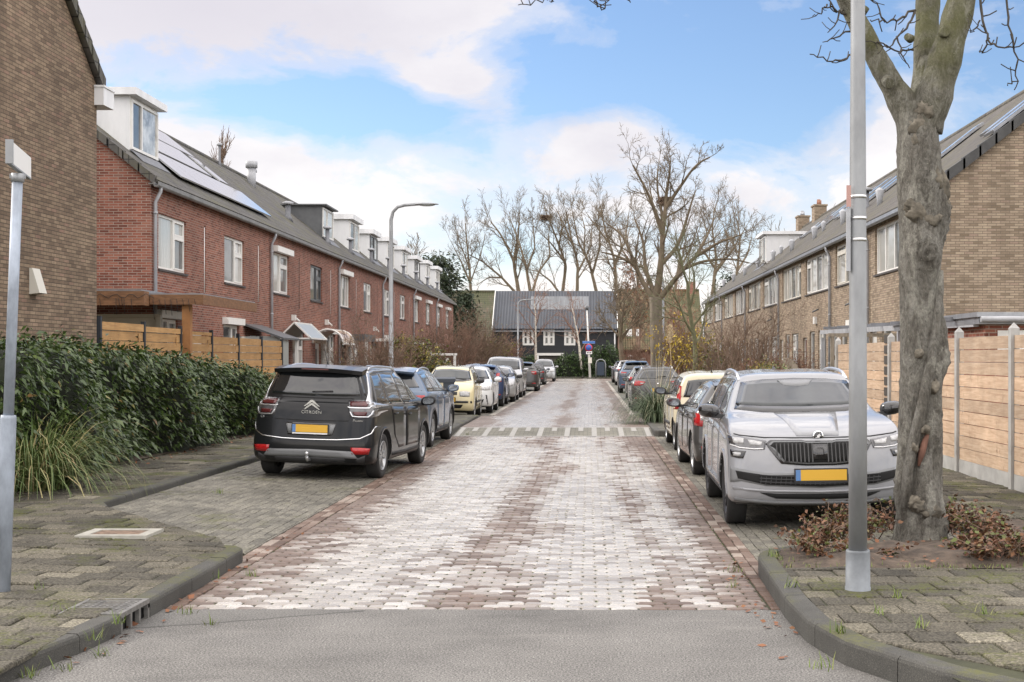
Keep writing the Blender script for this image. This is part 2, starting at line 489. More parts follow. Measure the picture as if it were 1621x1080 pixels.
# road bricks: red brown, worn smooth and still damp where the tyres run, sky glare painted in as paler colour
def road_brick_mat(name, island):
    m, nt, b = _nt(name)
    oc = coords(nt, 'Object')
    if island:
        rv = nt.nodes.new('ShaderNodeNewGeometry').outputs['Random Per Island']; fac = None
    else:
        rv, fac = brick_tex(nt, oc, .205, .103, .006, smooth=.3)
    col = ramp(nt, rv, [(0, (.10, .07, .055)), (.3, (.135, .095, .074)), (.6, (.17, .122, .097)), (.85, (.16, .125, .105)), (1, (.24, .195, .165))])
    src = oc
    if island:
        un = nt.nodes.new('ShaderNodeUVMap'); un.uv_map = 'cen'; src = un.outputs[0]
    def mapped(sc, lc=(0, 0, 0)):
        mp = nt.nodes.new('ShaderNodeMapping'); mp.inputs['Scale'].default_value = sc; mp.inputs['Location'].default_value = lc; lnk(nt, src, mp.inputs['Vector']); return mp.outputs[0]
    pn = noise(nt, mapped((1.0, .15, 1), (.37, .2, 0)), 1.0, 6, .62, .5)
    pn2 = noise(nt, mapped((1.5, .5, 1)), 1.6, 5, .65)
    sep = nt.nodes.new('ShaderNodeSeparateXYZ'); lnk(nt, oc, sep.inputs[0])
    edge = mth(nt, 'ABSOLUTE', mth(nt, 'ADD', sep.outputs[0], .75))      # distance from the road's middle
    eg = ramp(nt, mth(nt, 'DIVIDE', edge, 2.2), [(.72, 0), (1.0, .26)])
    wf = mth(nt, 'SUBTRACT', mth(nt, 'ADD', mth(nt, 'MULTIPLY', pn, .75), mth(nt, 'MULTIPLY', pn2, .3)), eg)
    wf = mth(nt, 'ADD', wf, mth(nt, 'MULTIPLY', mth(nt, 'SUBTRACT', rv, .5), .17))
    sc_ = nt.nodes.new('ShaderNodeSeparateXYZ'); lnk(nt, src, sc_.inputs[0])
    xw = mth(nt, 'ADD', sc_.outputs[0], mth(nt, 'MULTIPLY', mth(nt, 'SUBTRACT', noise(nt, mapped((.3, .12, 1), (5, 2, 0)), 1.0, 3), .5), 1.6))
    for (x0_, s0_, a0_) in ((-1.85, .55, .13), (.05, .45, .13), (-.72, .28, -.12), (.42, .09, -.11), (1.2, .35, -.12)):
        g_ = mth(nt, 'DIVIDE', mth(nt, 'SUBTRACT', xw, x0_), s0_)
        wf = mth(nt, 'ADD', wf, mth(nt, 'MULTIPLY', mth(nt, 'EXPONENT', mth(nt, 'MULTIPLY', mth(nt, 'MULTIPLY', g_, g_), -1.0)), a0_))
    worn_glare = ramp(nt, wf, [(.40, 0), (.575, 1)])
    pale = ramp(nt, rv, [(0, (.31, .287, .26)), (.5, (.42, .395, .36)), (1, (.53, .505, .47))])  # sky glare on the smooth bricks, painted into their base colour
    col = mix(nt, mth(nt, 'MULTIPLY', worn_glare, .92), col, pale)
    col = mix(nt, 1.0, col, ramp(nt, noise(nt, oc, 70, 3, .65), [(.3, .8), (.7, 1.2)]), 'MULTIPLY')
    if fac is not None: col = mix(nt, fac, col, (.07, .065, .045))
    lnk(nt, col, b.inputs['Base Color'])
    rg_ = mix(nt, worn_glare, (.6,)*3, (.26,)*3)
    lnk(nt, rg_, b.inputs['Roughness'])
    b.inputs['Specular IOR Level'].default_value = .6
    if fac is not None:
        bump(nt, b, mth(nt, 'ADD', mth(nt, 'MULTIPLY', fac, -1.0), mth(nt, 'MULTIPLY', noise(nt, oc, 60, 3, .7), .4)), .5, .008)
    else:
        bump(nt, b, noise(nt, oc, 60, 4, .7), .35, .006)
    return m

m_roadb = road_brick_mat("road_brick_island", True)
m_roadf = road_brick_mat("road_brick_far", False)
m_joint = M("joint_moss", (.04, .042, .02), .95, var=.35, vs=5, bmp=.4, bs=60)
m_asph = None
def asphalt():
    m, nt, b = _nt("asphalt")
    oc = coords(nt, 'Object')
    sp = ramp(nt, noise(nt, oc, 80, 3, .85), [(.36, (.045, .043, .04)), (.5, (.13, .125, .118)), (.62, (.30, .29, .272))])
    big = ramp(nt, noise(nt, oc, .9, 7, .7), [(.3, .74), (.7, 1.2)])
    col = mix(nt, 1.0, sp, big, 'MULTIPLY')
    stn = ramp(nt, noise(nt, coords(nt, 'Object', scale=(.5, 1.3, 1), loc=(3, 1, 0)), 1.3, 5, .6), [(.60, 1.0), (.72, .70)])
    col = mix(nt, 1.0, col, stn, 'MULTIPLY')
    rub = ramp(nt, noise(nt, coords(nt, 'Object', scale=(.35, 2.4, 1)), 2.0, 6, .7), [(.56, 0), (.70, .30)])
    col = mix(nt, rub, col, (.25, .24, .22))
    # older darker strip along the kerb at the left, its seam wandering
    sp3 = nt.nodes.new('ShaderNodeSeparateXYZ'); lnk(nt, oc, sp3.inputs[0])
    ln = mth(nt, 'ADD', mth(nt, 'ADD', sp3.outputs[1], mth(nt, 'MULTIPLY', sp3.outputs[0], -.42)), mth(nt, 'MULTIPLY', noise(nt, oc, 1.4, 4), .25))
    seam = mth(nt, 'ABSOLUTE', mth(nt, 'SUBTRACT', ln, 10.45))
    old = ramp(nt, ln, [(0.0, 1), (1.0, 1)])
    cr = ramp(nt, mth(nt, 'MULTIPLY', seam, 14.0), [(.12, .45), (.4, 1)])
    cr = mix(nt, ramp(nt, sp3.outputs[0], [(0, 1), (1, 1)]), cr, cr)
    gate = mth(nt, 'LESS_THAN', sp3.outputs[0], -1.6)
    col = mix(nt, gate, col, mix(nt, 1.0, col, cr, 'MULTIPLY'))
    dark = mth(nt, 'MULTIPLY', gate, mth(nt, 'GREATER_THAN', ln, 10.45))
    col = mix(nt, mth(nt, 'MULTIPLY', dark, .28), col, (.10, .10, .095))
    lnk(nt, col, b.inputs['Base Color']); b.inputs['Roughness'].default_value = .75
    b.inputs['Specular IOR Level'].default_value = .2
    bump(nt, b, noise(nt, oc, 80, 3, .85), .4, .006)
    return m
m_asph = asphalt()
m_slab = island_pavers("pavement_slab", [(0, (.060, .055, .044)), (.4, (.082, .075, .060)), (.75, (.105, .095, .074)), (.95, (.13, .118, .09)), (1, (.17, .155, .12))],
                       moss=(.085, .095, .02), mossthr=.50, speck=.7, dirt=.38, sps=58)
m_slabfar = pavers("pavement_far", [(0, (.05, .046, .038)), (.5, (.075, .07, .055)), (1, (.11, .10, .08))], (.03, .03, .018), .3, .3, .008, moss=(.09, .10, .03), mossthr=.56)
m_bay = pavers("parking_paver", [(0, (.085, .08, .068)), (.5, (.11, .104, .088)), (1, (.14, .132, .11))], (.055, .05, .04), .21, .105, .007, rot=True,
               moss=(.10, .11, .04), mossthr=.62, speck=.3, rough=.7)
m_bayn = island_pavers("parking_paver_island", [(0, (.11, .104, .088)), (.5, (.145, .137, .115)), (1, (.18, .17, .14))], moss=(.11, .115, .04), mossthr=.56, speck=.5, dirt=.3, rough=.7, sps=48)
m_kerb = None
def kerbm():
    m, nt, b = _nt("kerb_concrete")
    oc = coords(nt, 'Object')
    col = ramp(nt, noise(nt, oc, 140, 3, .7), [(.3, (.03, .03, .027)), (.55, (.058, .056, .05)), (.75, (.14, .132, .115))])
    col = mix(nt, 1.0, col, ramp(nt, noise(nt, oc, 1.2, 5, .65), [(.3, .7), (.7, 1.35)]), 'MULTIPLY')
    gn = nt.nodes.new('ShaderNodeNewGeometry'); sp = nt.nodes.new('ShaderNodeSeparateXYZ'); lnk(nt, gn.outputs['Normal'], sp.inputs[0])
    up = ramp(nt, sp.outputs[2], [(.5, 0), (.9, 1)])
    mm = mth(nt, 'MULTIPLY', up, mth(nt, 'MULTIPLY', ramp(nt, noise(nt, oc, 1.1, 5, .7), [(.45, 0), (.62, 1)]), ramp(nt, noise(nt, oc, 30, 4, .7), [(.35, .2), (.6, 1)])))
    col = mix(nt, mm, col, (.09, .092, .022))
    lnk(nt, col, b.inputs['Base Color']); b.inputs['Roughness'].default_value = .85
    bump(nt, b, noise(nt, oc, 120, 4, .7), .6, .004)
    return m
m_kerb = kerbm()
m_soil = M("soil", (.075, .055, .04), .95, var=.55, vs=9, bmp=1.0, bs=24)
m_lawn = M("garden_ground", (.085, .085, .05), .95, var=.5, vs=3, bmp=.6, bs=20)
m_white = M("white_paint_mark", (.29, .28, .255), .6, var=.15, vs=12)
m_humpd = pavers("hump_dark_block", [(0, (.13, .125, .10)), (1, (.20, .19, .155))], (.05, .05, .04), .2, .1, .008)

ZP = .12      # pavement level above the road
XL, XR = -2.95, 1.30       # brick road edges
XKL, XKR = -5.5, 3.75      # kerbs behind the parking bays
BAYL, BAYR = .085, .04     # rise of the parking bays towards the kerb

def zl(x, y=0): return max(0, (XL - x)/(XL-XKL))*BAYL
def zr_(x, y=0): return max(0, (x - XR)/(XKR-XR))*BAYR
ZPL = ZP + BAYL - .03      # left pavement level beside the bays
ZPR = ZP + BAYR
def zpl(x, y):            # left pavement: low near the road edge, higher behind the bay kerb
    t = min(1, max(0, (-3.1 - x)/2.4))
    return ZP + (ZPL-ZP)*t

def sheet(name, rects, mat, z, kind='structure', label=None):
    mb = MB()
    for r in rects:
        mb.add([(p[0], p[1], z(p[0], p[1]) if callable(z) else z) for p in r], [tuple(range(len(r)))])
    o = mb.build(name, mat, recalc=False); tag(o, label, None, None, kind); return o
def rect(x0, x1, y0, y1): return [(x0, y0), (x1, y0), (x1, y1), (x0, y1)]

sheet('ground', [rect(-900, 900, -300, 1500)], m_lawn, -.06)
_ra = random.Random(2)
sheet('asphalt_road', [[(-60, -25), (60, -25), (60, 9.70), (1.3, 9.70)] + [(1.2-.06*k, 9.70+_ra.uniform(-.012, .014)+.0006*k) for k in range(72)] + [(-3.2, 9.74), (-60, 9.74)]], m_asph, 0.0)
# near part of the street: real bricks
YE = 31.2
sheet('road_bed', [rect(XL-.3, XR+.3, 9.72, 122)], m_joint, -.012)
mb = MB()
paver_field(mb, [rect(XL, XR, 9.72, YE)], .207, .104, .009, lambda x, y: 0.0, tilt=.010, hjit=.0015, seed=3, thick=.012, origin=(XL, 9.72), chamfer=.010, wob=.005, cut=.017)
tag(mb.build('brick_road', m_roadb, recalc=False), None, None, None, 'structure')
# lengthwise gutter rows
mb = MB()
paver_field(mb, [rect(XL-.20, XL-.002, 12.4, YE), rect(XR+.002, XR+.20, 9.72, YE)], .207, .099, .008, lambda x, y: .002, tilt=.006, hjit=.0015, rows='y', seed=5, thick=.012, origin=(XL, 0), chamfer=.006)
paver_field(mb, [rect(XL-.25, XL-.002, 9.72, 12.4)], .207, .099, .008, lambda x, y: -.001, tilt=.006, hjit=.0015, rows='y', seed=6, thick=.012, origin=(XL, 0), chamfer=.006)
m_gut = island_pavers("gutter_brick", [(0, (.11, .075, .058)), (.4, (.15, .103, .08)), (.75, (.20, .15, .122)), (1, (.31, .26, .22))], rough=.6, speck=.2, dirt=.25, sps=70)
tag(mb.build('gutter', m_gut, recalc=False), None, None, None, 'structure')

# speed table: ramp up, flat top, ramp down
HY0, HY1, HY2, HY3, HZ = 31.2, 33.3, 40.0, 42.0, .10
mb = MB()
mb.add([(XL-.2, HY0, 0), (XR+.2, HY0, 0), (XR+.2, HY1, HZ), (XL-.2, HY1, HZ)], [(0,1,2,3)], 0)
mb.add([(XL-.2, HY1, HZ), (XR+.2, HY1, HZ), (XR+.2, HY2, HZ), (XL-.2, HY2, HZ)], [(0,1,2,3)], 1)
mb.add([(XL-.2, HY2, HZ), (XR+.2, HY2, HZ), (XR+.2, HY3, 0), (XL-.2, HY3, 0)], [(0,1,2,3)], 0)
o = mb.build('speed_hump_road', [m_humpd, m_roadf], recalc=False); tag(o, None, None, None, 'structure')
mb = MB()
def rz_(y): return HZ*(y-HY0)/(HY1-HY0)+.004
def rq(x0, x1, y0, y1): mb.quad((x0, y0, rz_(y0)), (x1, y0, rz_(y0)), (x1, y1, rz_(y1)), (x0, y1, rz_(y1)))
rq(XL-.2, XR+.2, HY0, HY0+.1); rq(XL-.2, XR+.2, HY1-.1, HY1)
for k in range(8):
    xc = XL-.1 + k*(XR-XL+.2)/7
    rq(xc-.06, xc+.06, HY0+.1, HY1-.1)
    if k < 7:
        xm = xc + (XR-XL+.2)/14
        rq(xm-.06, xm+.06, HY0+1.2, HY1-.1)
o = mb.build('road_markings', m_white, recalc=False); tag(o, None, None, None, 'structure')
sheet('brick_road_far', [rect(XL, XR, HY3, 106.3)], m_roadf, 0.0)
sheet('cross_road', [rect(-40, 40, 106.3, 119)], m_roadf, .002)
mb = MB()
for k in range(9):
    x0 = XL + .25 + k*.5
    mb.box(x0, x0+.28, 105.7, 106.25, 0.0, .02)
o = mb.build('road_markings', m_white); tag(o, None, None, None, 'structure')
# edge strips beyond the hump: a pale kerb line at the left, gutter bricks at the right
mb = MB(); mb.box(XL-.16, XL-.002, 42.5, 105, -.02, .012); mb.box(XR+.002, XR+.16, 40.2, 105, -.02, .012)
o = mb.build('gutter_far', M("gutter_far", (.30, .275, .24), .7, var=.3, vs=2)); tag(o, None, None, None, 'structure')

# parking bays
mb = MB()
BL = [(-5.5, 15.35), (-3.15, 12.45), (-3.15, YE), (-5.5, YE)]
paver_field(mb, [BL[::1]], .212, .106, .007, zl, tilt=.004, hjit=.0012, rows='y', seed=11, thick=.012, origin=(0, 0), chamfer=.004)
o = mb.build('parking_bay_left', m_bayn, recalc=False); tag(o, None, None, None, 'structure')
sheet('parking_bed_left', [BL], m_joint, lambda x, y: zl(x)-.011)
sheet('parking_left_far', [rect(XKL, XL-.16, 39.0, 106)], m_bay, zl)
mb = MB()
BR = [(XR+.2, 11.9), (3.75, 12.9), (3.75, YE), (XR+.2, YE)]
paver_field(mb, [BR], .212, .106, .007, zr_, tilt=.004, hjit=.0012, rows='y', seed=12, thick=.012, chamfer=.004)
o = mb.build('parking_bay_right', m_bayn, recalc=False); tag(o, None, None, None, 'structure')
sheet('parking_bed_right', [BR], m_joint, lambda x, y: zr_(x)-.011)
sheet('parking_right_far', [rect(XR+.16, XKR, 38.5, 106)], m_bay, zr_)

# pavements
mb = MB()
LP = [[(-9.5, 7.0), (-3.18, 7.0), (-3.18, 12.0), (-9.5, 12.0)], [(-9.5, 12.0), (-3.2, 12.0), (-3.42, 12.6), (-5.62, 15.3), (-9.5, 15.3)]]
paver_field(mb, LP + [[(-7.15, 15.3), (-5.62, 15.3), (-5.62, YE), (-7.15, YE)]], .302, .302, .012, zpl, tilt=.014, hjit=.004, seed=21, thick=.03, chamfer=.009, wob=.003)
o = mb.build('pavement_left', m_slab, recalc=False); tag(o, None, None, None, 'structure')
sheet('pavement_bed_left', [[(-30, -2), (-4.5, -2), (-3.18, 7), (-3.18, 12), (-5.6, 15.3), (-7.1, 15.4), (-30, 15.4)], rect(-7.15, -5.6, 15.3, YE)], m_joint, lambda x, y: zpl(x, y)-.012)
sheet('pavement_left_far', [rect(-7.15, -5.6, YE, 118), rect(-5.6, XL-.3, YE+.02, 38.9)], m_slabfar, lambda x, y: ZPL)
mb = MB()
RP = [[(1.52, 8.6), (1.75, 7.9), (2.6, 6.9), (6.5, 6.4), (6.5, 10.75), (1.52, 10.75)], [(4.6, 10.75), (6.5, 10.75), (6.5, 14.2), (4.6, 14.2)], [(3.9, 14.2), (5.45, 14.2), (5.45, YE), (3.9, YE)]]
paver_field(mb, RP, .302, .302, .012, lambda x, y: ZPR-.02, tilt=.014, hjit=.004, seed=22, thick=.03, chamfer=.009, wob=.003, origin=(.1, .08))
o = mb.build('pavement_right', m_slab, recalc=False); tag(o, None, None, None, 'structure')
sheet('pavement_bed_right', [[(2.8, 3), (30, 3), (30, 10.75), (1.5, 10.75), (1.5, 8.7), (1.8, 7.6)], rect(4.5, 30, 10.75, 14.2), rect(3.88, 5.45, 14.2, YE)], m_joint, ZPR-.034)
sheet('pavement_right_far', [rect(3.88, 5.45, YE, 118), rect(XR+.3, 3.88, YE+.02, 38.4)], m_slabfar, ZPR-.02)
sheet('pavement_far_end', [rect(-40, 40, 119.2, 127)], m_slabfar, .12)
sheet('garden_left', [rect(-10.3, -7.15, 15.4, 118)], m_soil, ZPL+.01)
sheet('garden_right', [rect(5.45, 8.2, 14.2, 118)], m_lawn, ZPR)

# kerbs
def sweep_kerb(mb, pts, ztop, w=.14, side=1, zb=-.05):
    """kerb along pts (road side line); body lies to the left (side=1) or right of the line; rounded road edge"""
    n = len(pts); P = [Vector((p[0], p[1], 0)) for p in pts]
    prof = [(0, zb), (0, -.03), (.006, -.012), (.022, 0), (w, .002), (w, -.06)]
    vs = []
    for i in range(n):
        t = (P[min(i+1, n-1)] - P[max(i-1, 0)]).normalized()
        nrm = Vector((-t.y, t.x, 0))*side
        zt = ztop[i] if hasattr(ztop, '__len__') else ztop
        for k, (a, h) in enumerate(prof):
            q = P[i] + nrm*a
            vs.append((q.x, q.y, (zb if k == 0 else zt + h)))
    m = len(prof); fs = []
    for i in range(n-1):
        for k in range(m-1):
            fs.append((i*m+k, i*m+k+1, (i+1)*m+k+1, (i+1)*m+k))
    fs.append(tuple(range(m))); fs.append(tuple((n-1)*m+k for k in range(m)))
    mb.add(vs, fs)
def kerb_run(mb, pts, ztop, side=1, L=1.0, **kw):
    """cut a kerb line into stones with thin joints"""
    P = [Vector((p[0], p[1], 0)) for p in pts]
    Z = ztop if hasattr(ztop, '__len__') else [ztop]*len(P)
    seg = [0]
    for i in range(1, len(P)): seg.append(seg[-1] + (P[i]-P[i-1]).length)
    def at(s):
        for i in range(1, len(P)):
            if s <= seg[i] or i == len(P)-1:
                t = (s-seg[i-1])/max(1e-6, seg[i]-seg[i-1]); q = P[i-1].lerp(P[i], t)
                return (q.x, q.y), Z[i-1] + (Z[i]-Z[i-1])*t
    s = 0
    while s < seg[-1]-.02:
        e = min(s+L, seg[-1]); k = max(2, int((e-s)/.12)+1)
        a = [at(s + .004 + (e-s-.008)*j/(k-1)) for j in range(k)]
        dzv = rnd.uniform(-.004, .004)
        sweep_kerb(mb, [q[0] for q in a], [q[1]+dzv for q in a], side=side, **kw)
        s = e
def arc(cx, cy, r, a0, a1, n=10):
    return [(cx+r*math.cos(R(a0+(a1-a0)*i/n)), cy+r*math.sin(R(a0+(a1-a0)*i/n))) for i in range(n+1)]
mb = MB()
l1 = [(-4.6, 4.6), (-3.75, 6.2), (-3.25, 7.4), (-3.08, 8.4), (-3.05, 8.86)]
kerb_run(mb, l1, ZP, side=1)
l2 = [(-3.05, 9.44), (-3.05, 11.9)] + arc(-3.35, 11.95, .3, 0, 75, 6) + [(-3.75, 12.5)]
kerb_run(mb, l2, [ZP]*(len(l2)-1)+[.05], side=1)
kerb_run(mb, [(-3.75, 12.5), (-5.5, 14.7)], [.05, .05], side=1, w=.1)
kerb_run(mb, [(-5.36, 15.2), (-5.5, 15.4), (-5.5, 31.0)], [ZPL-.03, ZPL, ZPL], side=1)
l3 = [(-5.5, 31.0), (-3.3, 31.0), (-3.15, 31.2), (-3.15, 38.9), (-5.5, 39.0), (-5.5, 106)]
kerb_run(mb, l3, ZPL, side=1)
o = mb.build('kerb_left', m_kerb); tag(o, None, None, None, 'structure')
mb = MB()
r1 = [(3.6, 5.2), (2.5, 6.35), (1.85, 7.2), (1.5, 7.95), (1.38, 8.6), (1.36, 9.4), (1.40, 11.2)] + [(1.44, 11.55), (1.56, 11.8), (1.8, 12.0), (2.6, 12.35), (3.6, 12.75)]
kerb_run(mb, r1, [ZPR-.01]*(len(r1)-2)+[.10, .08], side=-1)
kerb_run(mb, [(3.75, 12.8), (3.75, 31.0), (1.6, 31.0), (1.5, 31.2), (1.5, 38.2), (3.75, 38.4), (3.75, 106)], ZPR-.01, side=-1)
o = mb.build('kerb_right', m_kerb); tag(o, None, None, None, 'structure')
# planting bed round the tree: mounded soil
mb = MB()
gx, gyy = 22, 14; vs = []
for j in range(gyy+1):
    for i in range(gx+1):
        x = 1.53 + (5.0-1.53)*i/gx; y0 = 10.8; y1 = 11.75 + (x-1.53)*.33 if x < 4 else 12.56+(x-4)*1.1
        y = y0 + (y1-y0)*j/gyy
        e = min(i/4, (gx-i)/4, j/3, (gyy-j)/3, 1)
        z = ZPR - .03 + e*(.05 + .03*math.sin(x*7+y*5) + rnd.uniform(-.012, .02))
        vs.append((x, y, z))
mb.add(vs, [(j*(gx+1)+i, j*(gx+1)+i+1, (j+1)*(gx+1)+i+1, (j+1)*(gx+1)+i) for j in range(gyy) for i in range(gx)], 0, True)
o = mb.build('soil_bed', m_soil, recalc=False); tag(o, None, None, None, 'structure')
sheet('soil_under', [[(1.5, 10.75), (4.6, 10.75), (4.6, 14.2), (3.9, 14.2), (3.9, 12.9), (1.75, 11.9)]], m_soil, ZPR-.04)
# ------------------------------------------------------------------ houses
m_red = brick_wall("red_brick", [(0, (.15, .05, .036)), (.3, (.22, .078, .054)), (.6, (.275, .10, .068)), (.85, (.32, .13, .09)), (1, (.22, .11, .085))], (.31, .25, .205), ms=.0075, dirt=.26)
m_brown = brick_wall("brown_brick", [(0, (.15, .108, .075)), (.3, (.20, .145, .102)), (.6, (.245, .182, .125)), (.85, (.28, .21, .145)), (1, (.24, .155, .115))], (.085, .068, .052), ms=.006, bmp=.8)
m_tan = brick_wall("tan_brick", [(0, (.22, .168, .118)), (.3, (.30, .232, .168)), (.6, (.36, .283, .208)), (.85, (.41, .33, .24)), (1, (.32, .235, .18))], (.155, .128, .10), ms=.006, bmp=.7)
m_whiteb = brick_wall("white_brick", [(0, (.50, .46, .40)), (.5, (.60, .56, .50)), (1, (.66, .62, .56))], (.30, .27, .23))
m_tile = tile_roof("roof_tile_grey", (.060, .056, .052), (.098, .092, .083), moss=(.085, .08, .045), mossamt=.35)
m_tileb = tile_roof("roof_tile_brown", (.060, .053, .045), (.10, .088, .074), moss=(.08, .072, .042), mossamt=.35)
m_tilem = tile_roof("roof_tile_mossy", (.075, .065, .042), (.12, .095, .06), moss=(.06, .064, .026), mossamt=.55)
m_tileo = tile_roof("roof_tile_ochre", (.15, .10, .055), (.22, .145, .075), moss=(.075, .075, .03), mossamt=.55)
m_zinc = M("zinc", (.30, .31, .33), .45, .6, var=.2, vs=4, rvar=.1)
m_dgut = M("gutter_grey", (.20, .195, .185), .5, .2, var=.25, vs=3)
m_pipe = M("pvc_grey", (.34, .35, .37), .5, var=.15, vs=5)
m_frame = M("frame_white", (.74, .73, .70), .4, var=.06, vs=4)
m_cream = M("frame_cream", (.66, .63, .56), .45, var=.08, vs=4)
m_framed = M("frame_grey", (.09, .095, .10), .4, var=.1)
m_clad = M("dormer_cladding", (.70, .71, .72), .5, var=.12, vs=2, vscale=(1, 1, .3))
m_cladd = M("dormer_dark", (.10, .105, .11), .55, var=.2, vs=3)
m_lead = M("lead", (.16, .165, .18), .6, .2, var=.25, vs=5)
m_black = M("black_matt", (.02, .02, .02), .8)
m_darkw = M("dark_wood", (.05, .042, .035), .7, var=.25, vs=8)
m_sill = M("sill_dark", (.06, .05, .045), .6, var=.2)
def glassm(name, c, rough=.03, var=0, folds=False):
    m, nt, b = _nt(name)
    b.inputs['Roughness'].default_value = .35; b.inputs['Coat Weight'].default_value = 1.0; b.inputs['Coat Roughness'].default_value = rough
    b.inputs['Coat IOR'].default_value = 1.6
    oc = coords(nt, 'UV')
    if folds:
        sp = nt.nodes.new('ShaderNodeSeparateXYZ'); lnk(nt, oc, sp.inputs[0])
        wv = mth(nt, 'SINE', mth(nt, 'ADD', mth(nt, 'MULTIPLY', sp.outputs[0], 55.0), mth(nt, 'MULTIPLY', noise(nt, oc, 3.0, 3), 9.0)))
        col = mix(nt, 1.0, c, ramp(nt, wv, [(0, .72), (1, 1.05)]), 'MULTIPLY')
    else:
        col = mix(nt, 1.0, c, ramp(nt, noise(nt, oc, 2.5, 4, .6), [(.35, .45), (.65, 1.5)]), 'MULTIPLY')
    lnk(nt, col, b.inputs['Base Color'])
    return m
m_glass = glassm("window_glass", (.045, .05, .05))
m_net = glassm("net_curtain", (.50, .50, .47), folds=True)
m_blind = glassm("window_blind", (.42, .42, .40))
m_pv = M("solar_glass", (.05, .052, .06), .12, spec=1.0, coat=1.0)
m_pv.node_tree.nodes["Principled BSDF"].inputs["Coat IOR"].default_value = 2.2
m_alu = M("aluminium", (.55, .56, .57), .35, .8)
m_doorc = [M("door_white", (.62, .61, .58), .45), M("door_brown", (.10, .035, .025), .45), M("door_green", (.03, .07, .05), .4), M("door_grey", (.14, .15, .16), .4)]
m_clear = M("canopy_sheet", (.33, .35, .34), .3, spec=.5)
m_tim = M("timber_brown", (.17, .085, .04), .7, var=.35, vs=6, vscale=(1, 1, 4), bmp=.2, bs=30)

def wall_sheet(mb, W, H, ops, depth=.11, m=0, z0=0.0):
    us = sorted({0, W, *[o[0] for o in ops], *[o[1] for o in ops]})
    zs = sorted({z0, H, *[o[2] for o in ops], *[o[3] for o in ops]})
    for i in range(len(us)-1):
        for j in range(len(zs)-1):
            uc, zc = (us[i]+us[i+1])/2, (zs[j]+zs[j+1])/2
            if any(o[0] < uc < o[1] and o[2] < zc < o[3] for o in ops): continue
            mb.quad((us[i], 0, zs[j]), (us[i+1], 0, zs[j]), (us[i+1], 0, zs[j+1]), (us[i], 0, zs[j+1]), m)
    for (a, b, c, d_) in [o[:4] for o in ops]:
        mb.quad((a, 0, c), (a, 0, d_), (a, depth, d_), (a, depth, c), m)
        mb.quad((b, 0, c), (b, depth, c), (b, depth, d_), (b, 0, d_), m)
        mb.quad((a, 0, d_), (b, 0, d_), (b, depth, d_), (a, depth, d_), m)
        mb.quad((a, 0, c), (a, depth, c), (b, depth, c), (b, 0, c), m)

def weld(o):
    bm = bmesh.new(); bm.from_mesh(o.data); bmesh.ops.remove_doubles(bm, verts=bm.verts, dist=.002); bm.to_mesh(o.data); bm.free(); return o

def window(par, u0, u1, z0, z1, div=(.6,), trans={1: .66}, fm=None, panes=None, y=.06, fw=.065, sill=True, name='window', openz=0):
    """frame as the part; panes and sill as its sub-parts"""
    fm = fm or m_frame
    mb = MB()
    mb.box(u0, u0+fw, y, y+.06, z0, z1); mb.box(u1-fw, u1, y, y+.06, z0, z1)
    mb.box(u0+fw, u1-fw, y, y+.06, z0, z0+fw); mb.box(u0+fw, u1-fw, y, y+.06, z1-fw, z1)
    ed = [0] + list(div) + [1]
    pn = []
    for k in range(len(ed)-1):
        a = u0 + (u1-u0)*ed[k]; b = u0 + (u1-u0)*ed[k+1]
        a2 = a + (fw if k == 0 else fw*.6); b2 = b - (fw if k == len(ed)-2 else fw*.6)
        if k > 0: mb.box(a-fw*.6, a+fw*.6, y-.004, y+.056, z0+fw+.001, z1-fw-.001)
        # casement inside the light, a touch proud
        if k in trans:
            zt = z0 + (z1-z0)*trans[k]
            mb.box(a2, b2, y-.012, y+.05, zt-.035, zt+.035)
            pn.append((a2, b2, z0+fw, zt-.035)); pn.append((a2, b2, zt+.035, z1-fw))
            for (zz0, zz1) in ((z0+fw, zt-.035), (zt+.035, z1-fw)):
                mb.box(a2, a2+.035, y-.015, y+.03, zz0, zz1); mb.box(b2-.035, b2, y-.015, y+.03, zz0, zz1)
                mb.box(a2+.035, b2-.035, y-.015, y+.03, zz0, zz0+.035); mb.box(a2+.035, b2-.035, y-.015, y+.03, zz1-.035, zz1)
        else: pn.append((a2, b2, z0+fw, z1-fw))
    f = mb.build(name, fm, par)
    panes = panes or [m_glass]
    for k, (a, b, c, e) in enumerate(pn):
        q = MB(); q.box(a-.01, b+.01, y+.035, y+.045, c-.01, e+.01)
        q.build('pane', panes[k % len(panes)], f)
    if sill:
        q = MB(); q.box(u0-.03, u1+.03, -.045, y+.02, z0-.055, z0-.003)
        q.build('sill', m_sill, f)
    return f

def door(par, u0, u1, z0, z1, dm, y=.07, glass=True):
    mb = MB(); fw = .07
    mb.box(u0, u0+fw, y, y+.06, z0, z1); mb.box(u1-fw, u1, y, y+.06, z0, z1); mb.box(u0+fw, u1-fw, y, y+.06, z1-fw, z1)
    f = mb.build('door_frame', m_frame, par)
    mb = MB(); mb.box(u0+fw+.003, u1-fw-.003, y+.02, y+.055, z0+.02, z1-fw-.003)
    dd = mb.build('door', dm, par)
    if glass:
        q = MB(); q.box(u0+.3, u1-.3, y+.01, y+.03, z0+1.0, z1-.35); q.build('pane', m_glass, dd)
    q = MB(); q.tube([(u0+.16, y-.02, z0+1.05), (u0+.28, y-.02, z0+1.05)], .012, 6); q.tube([(u0+.17, y-.02, z0+1.05), (u0+.17, y+.025, z0+1.05)], .012, 6)
    q.build('handle', m_alu, dd)
    return dd

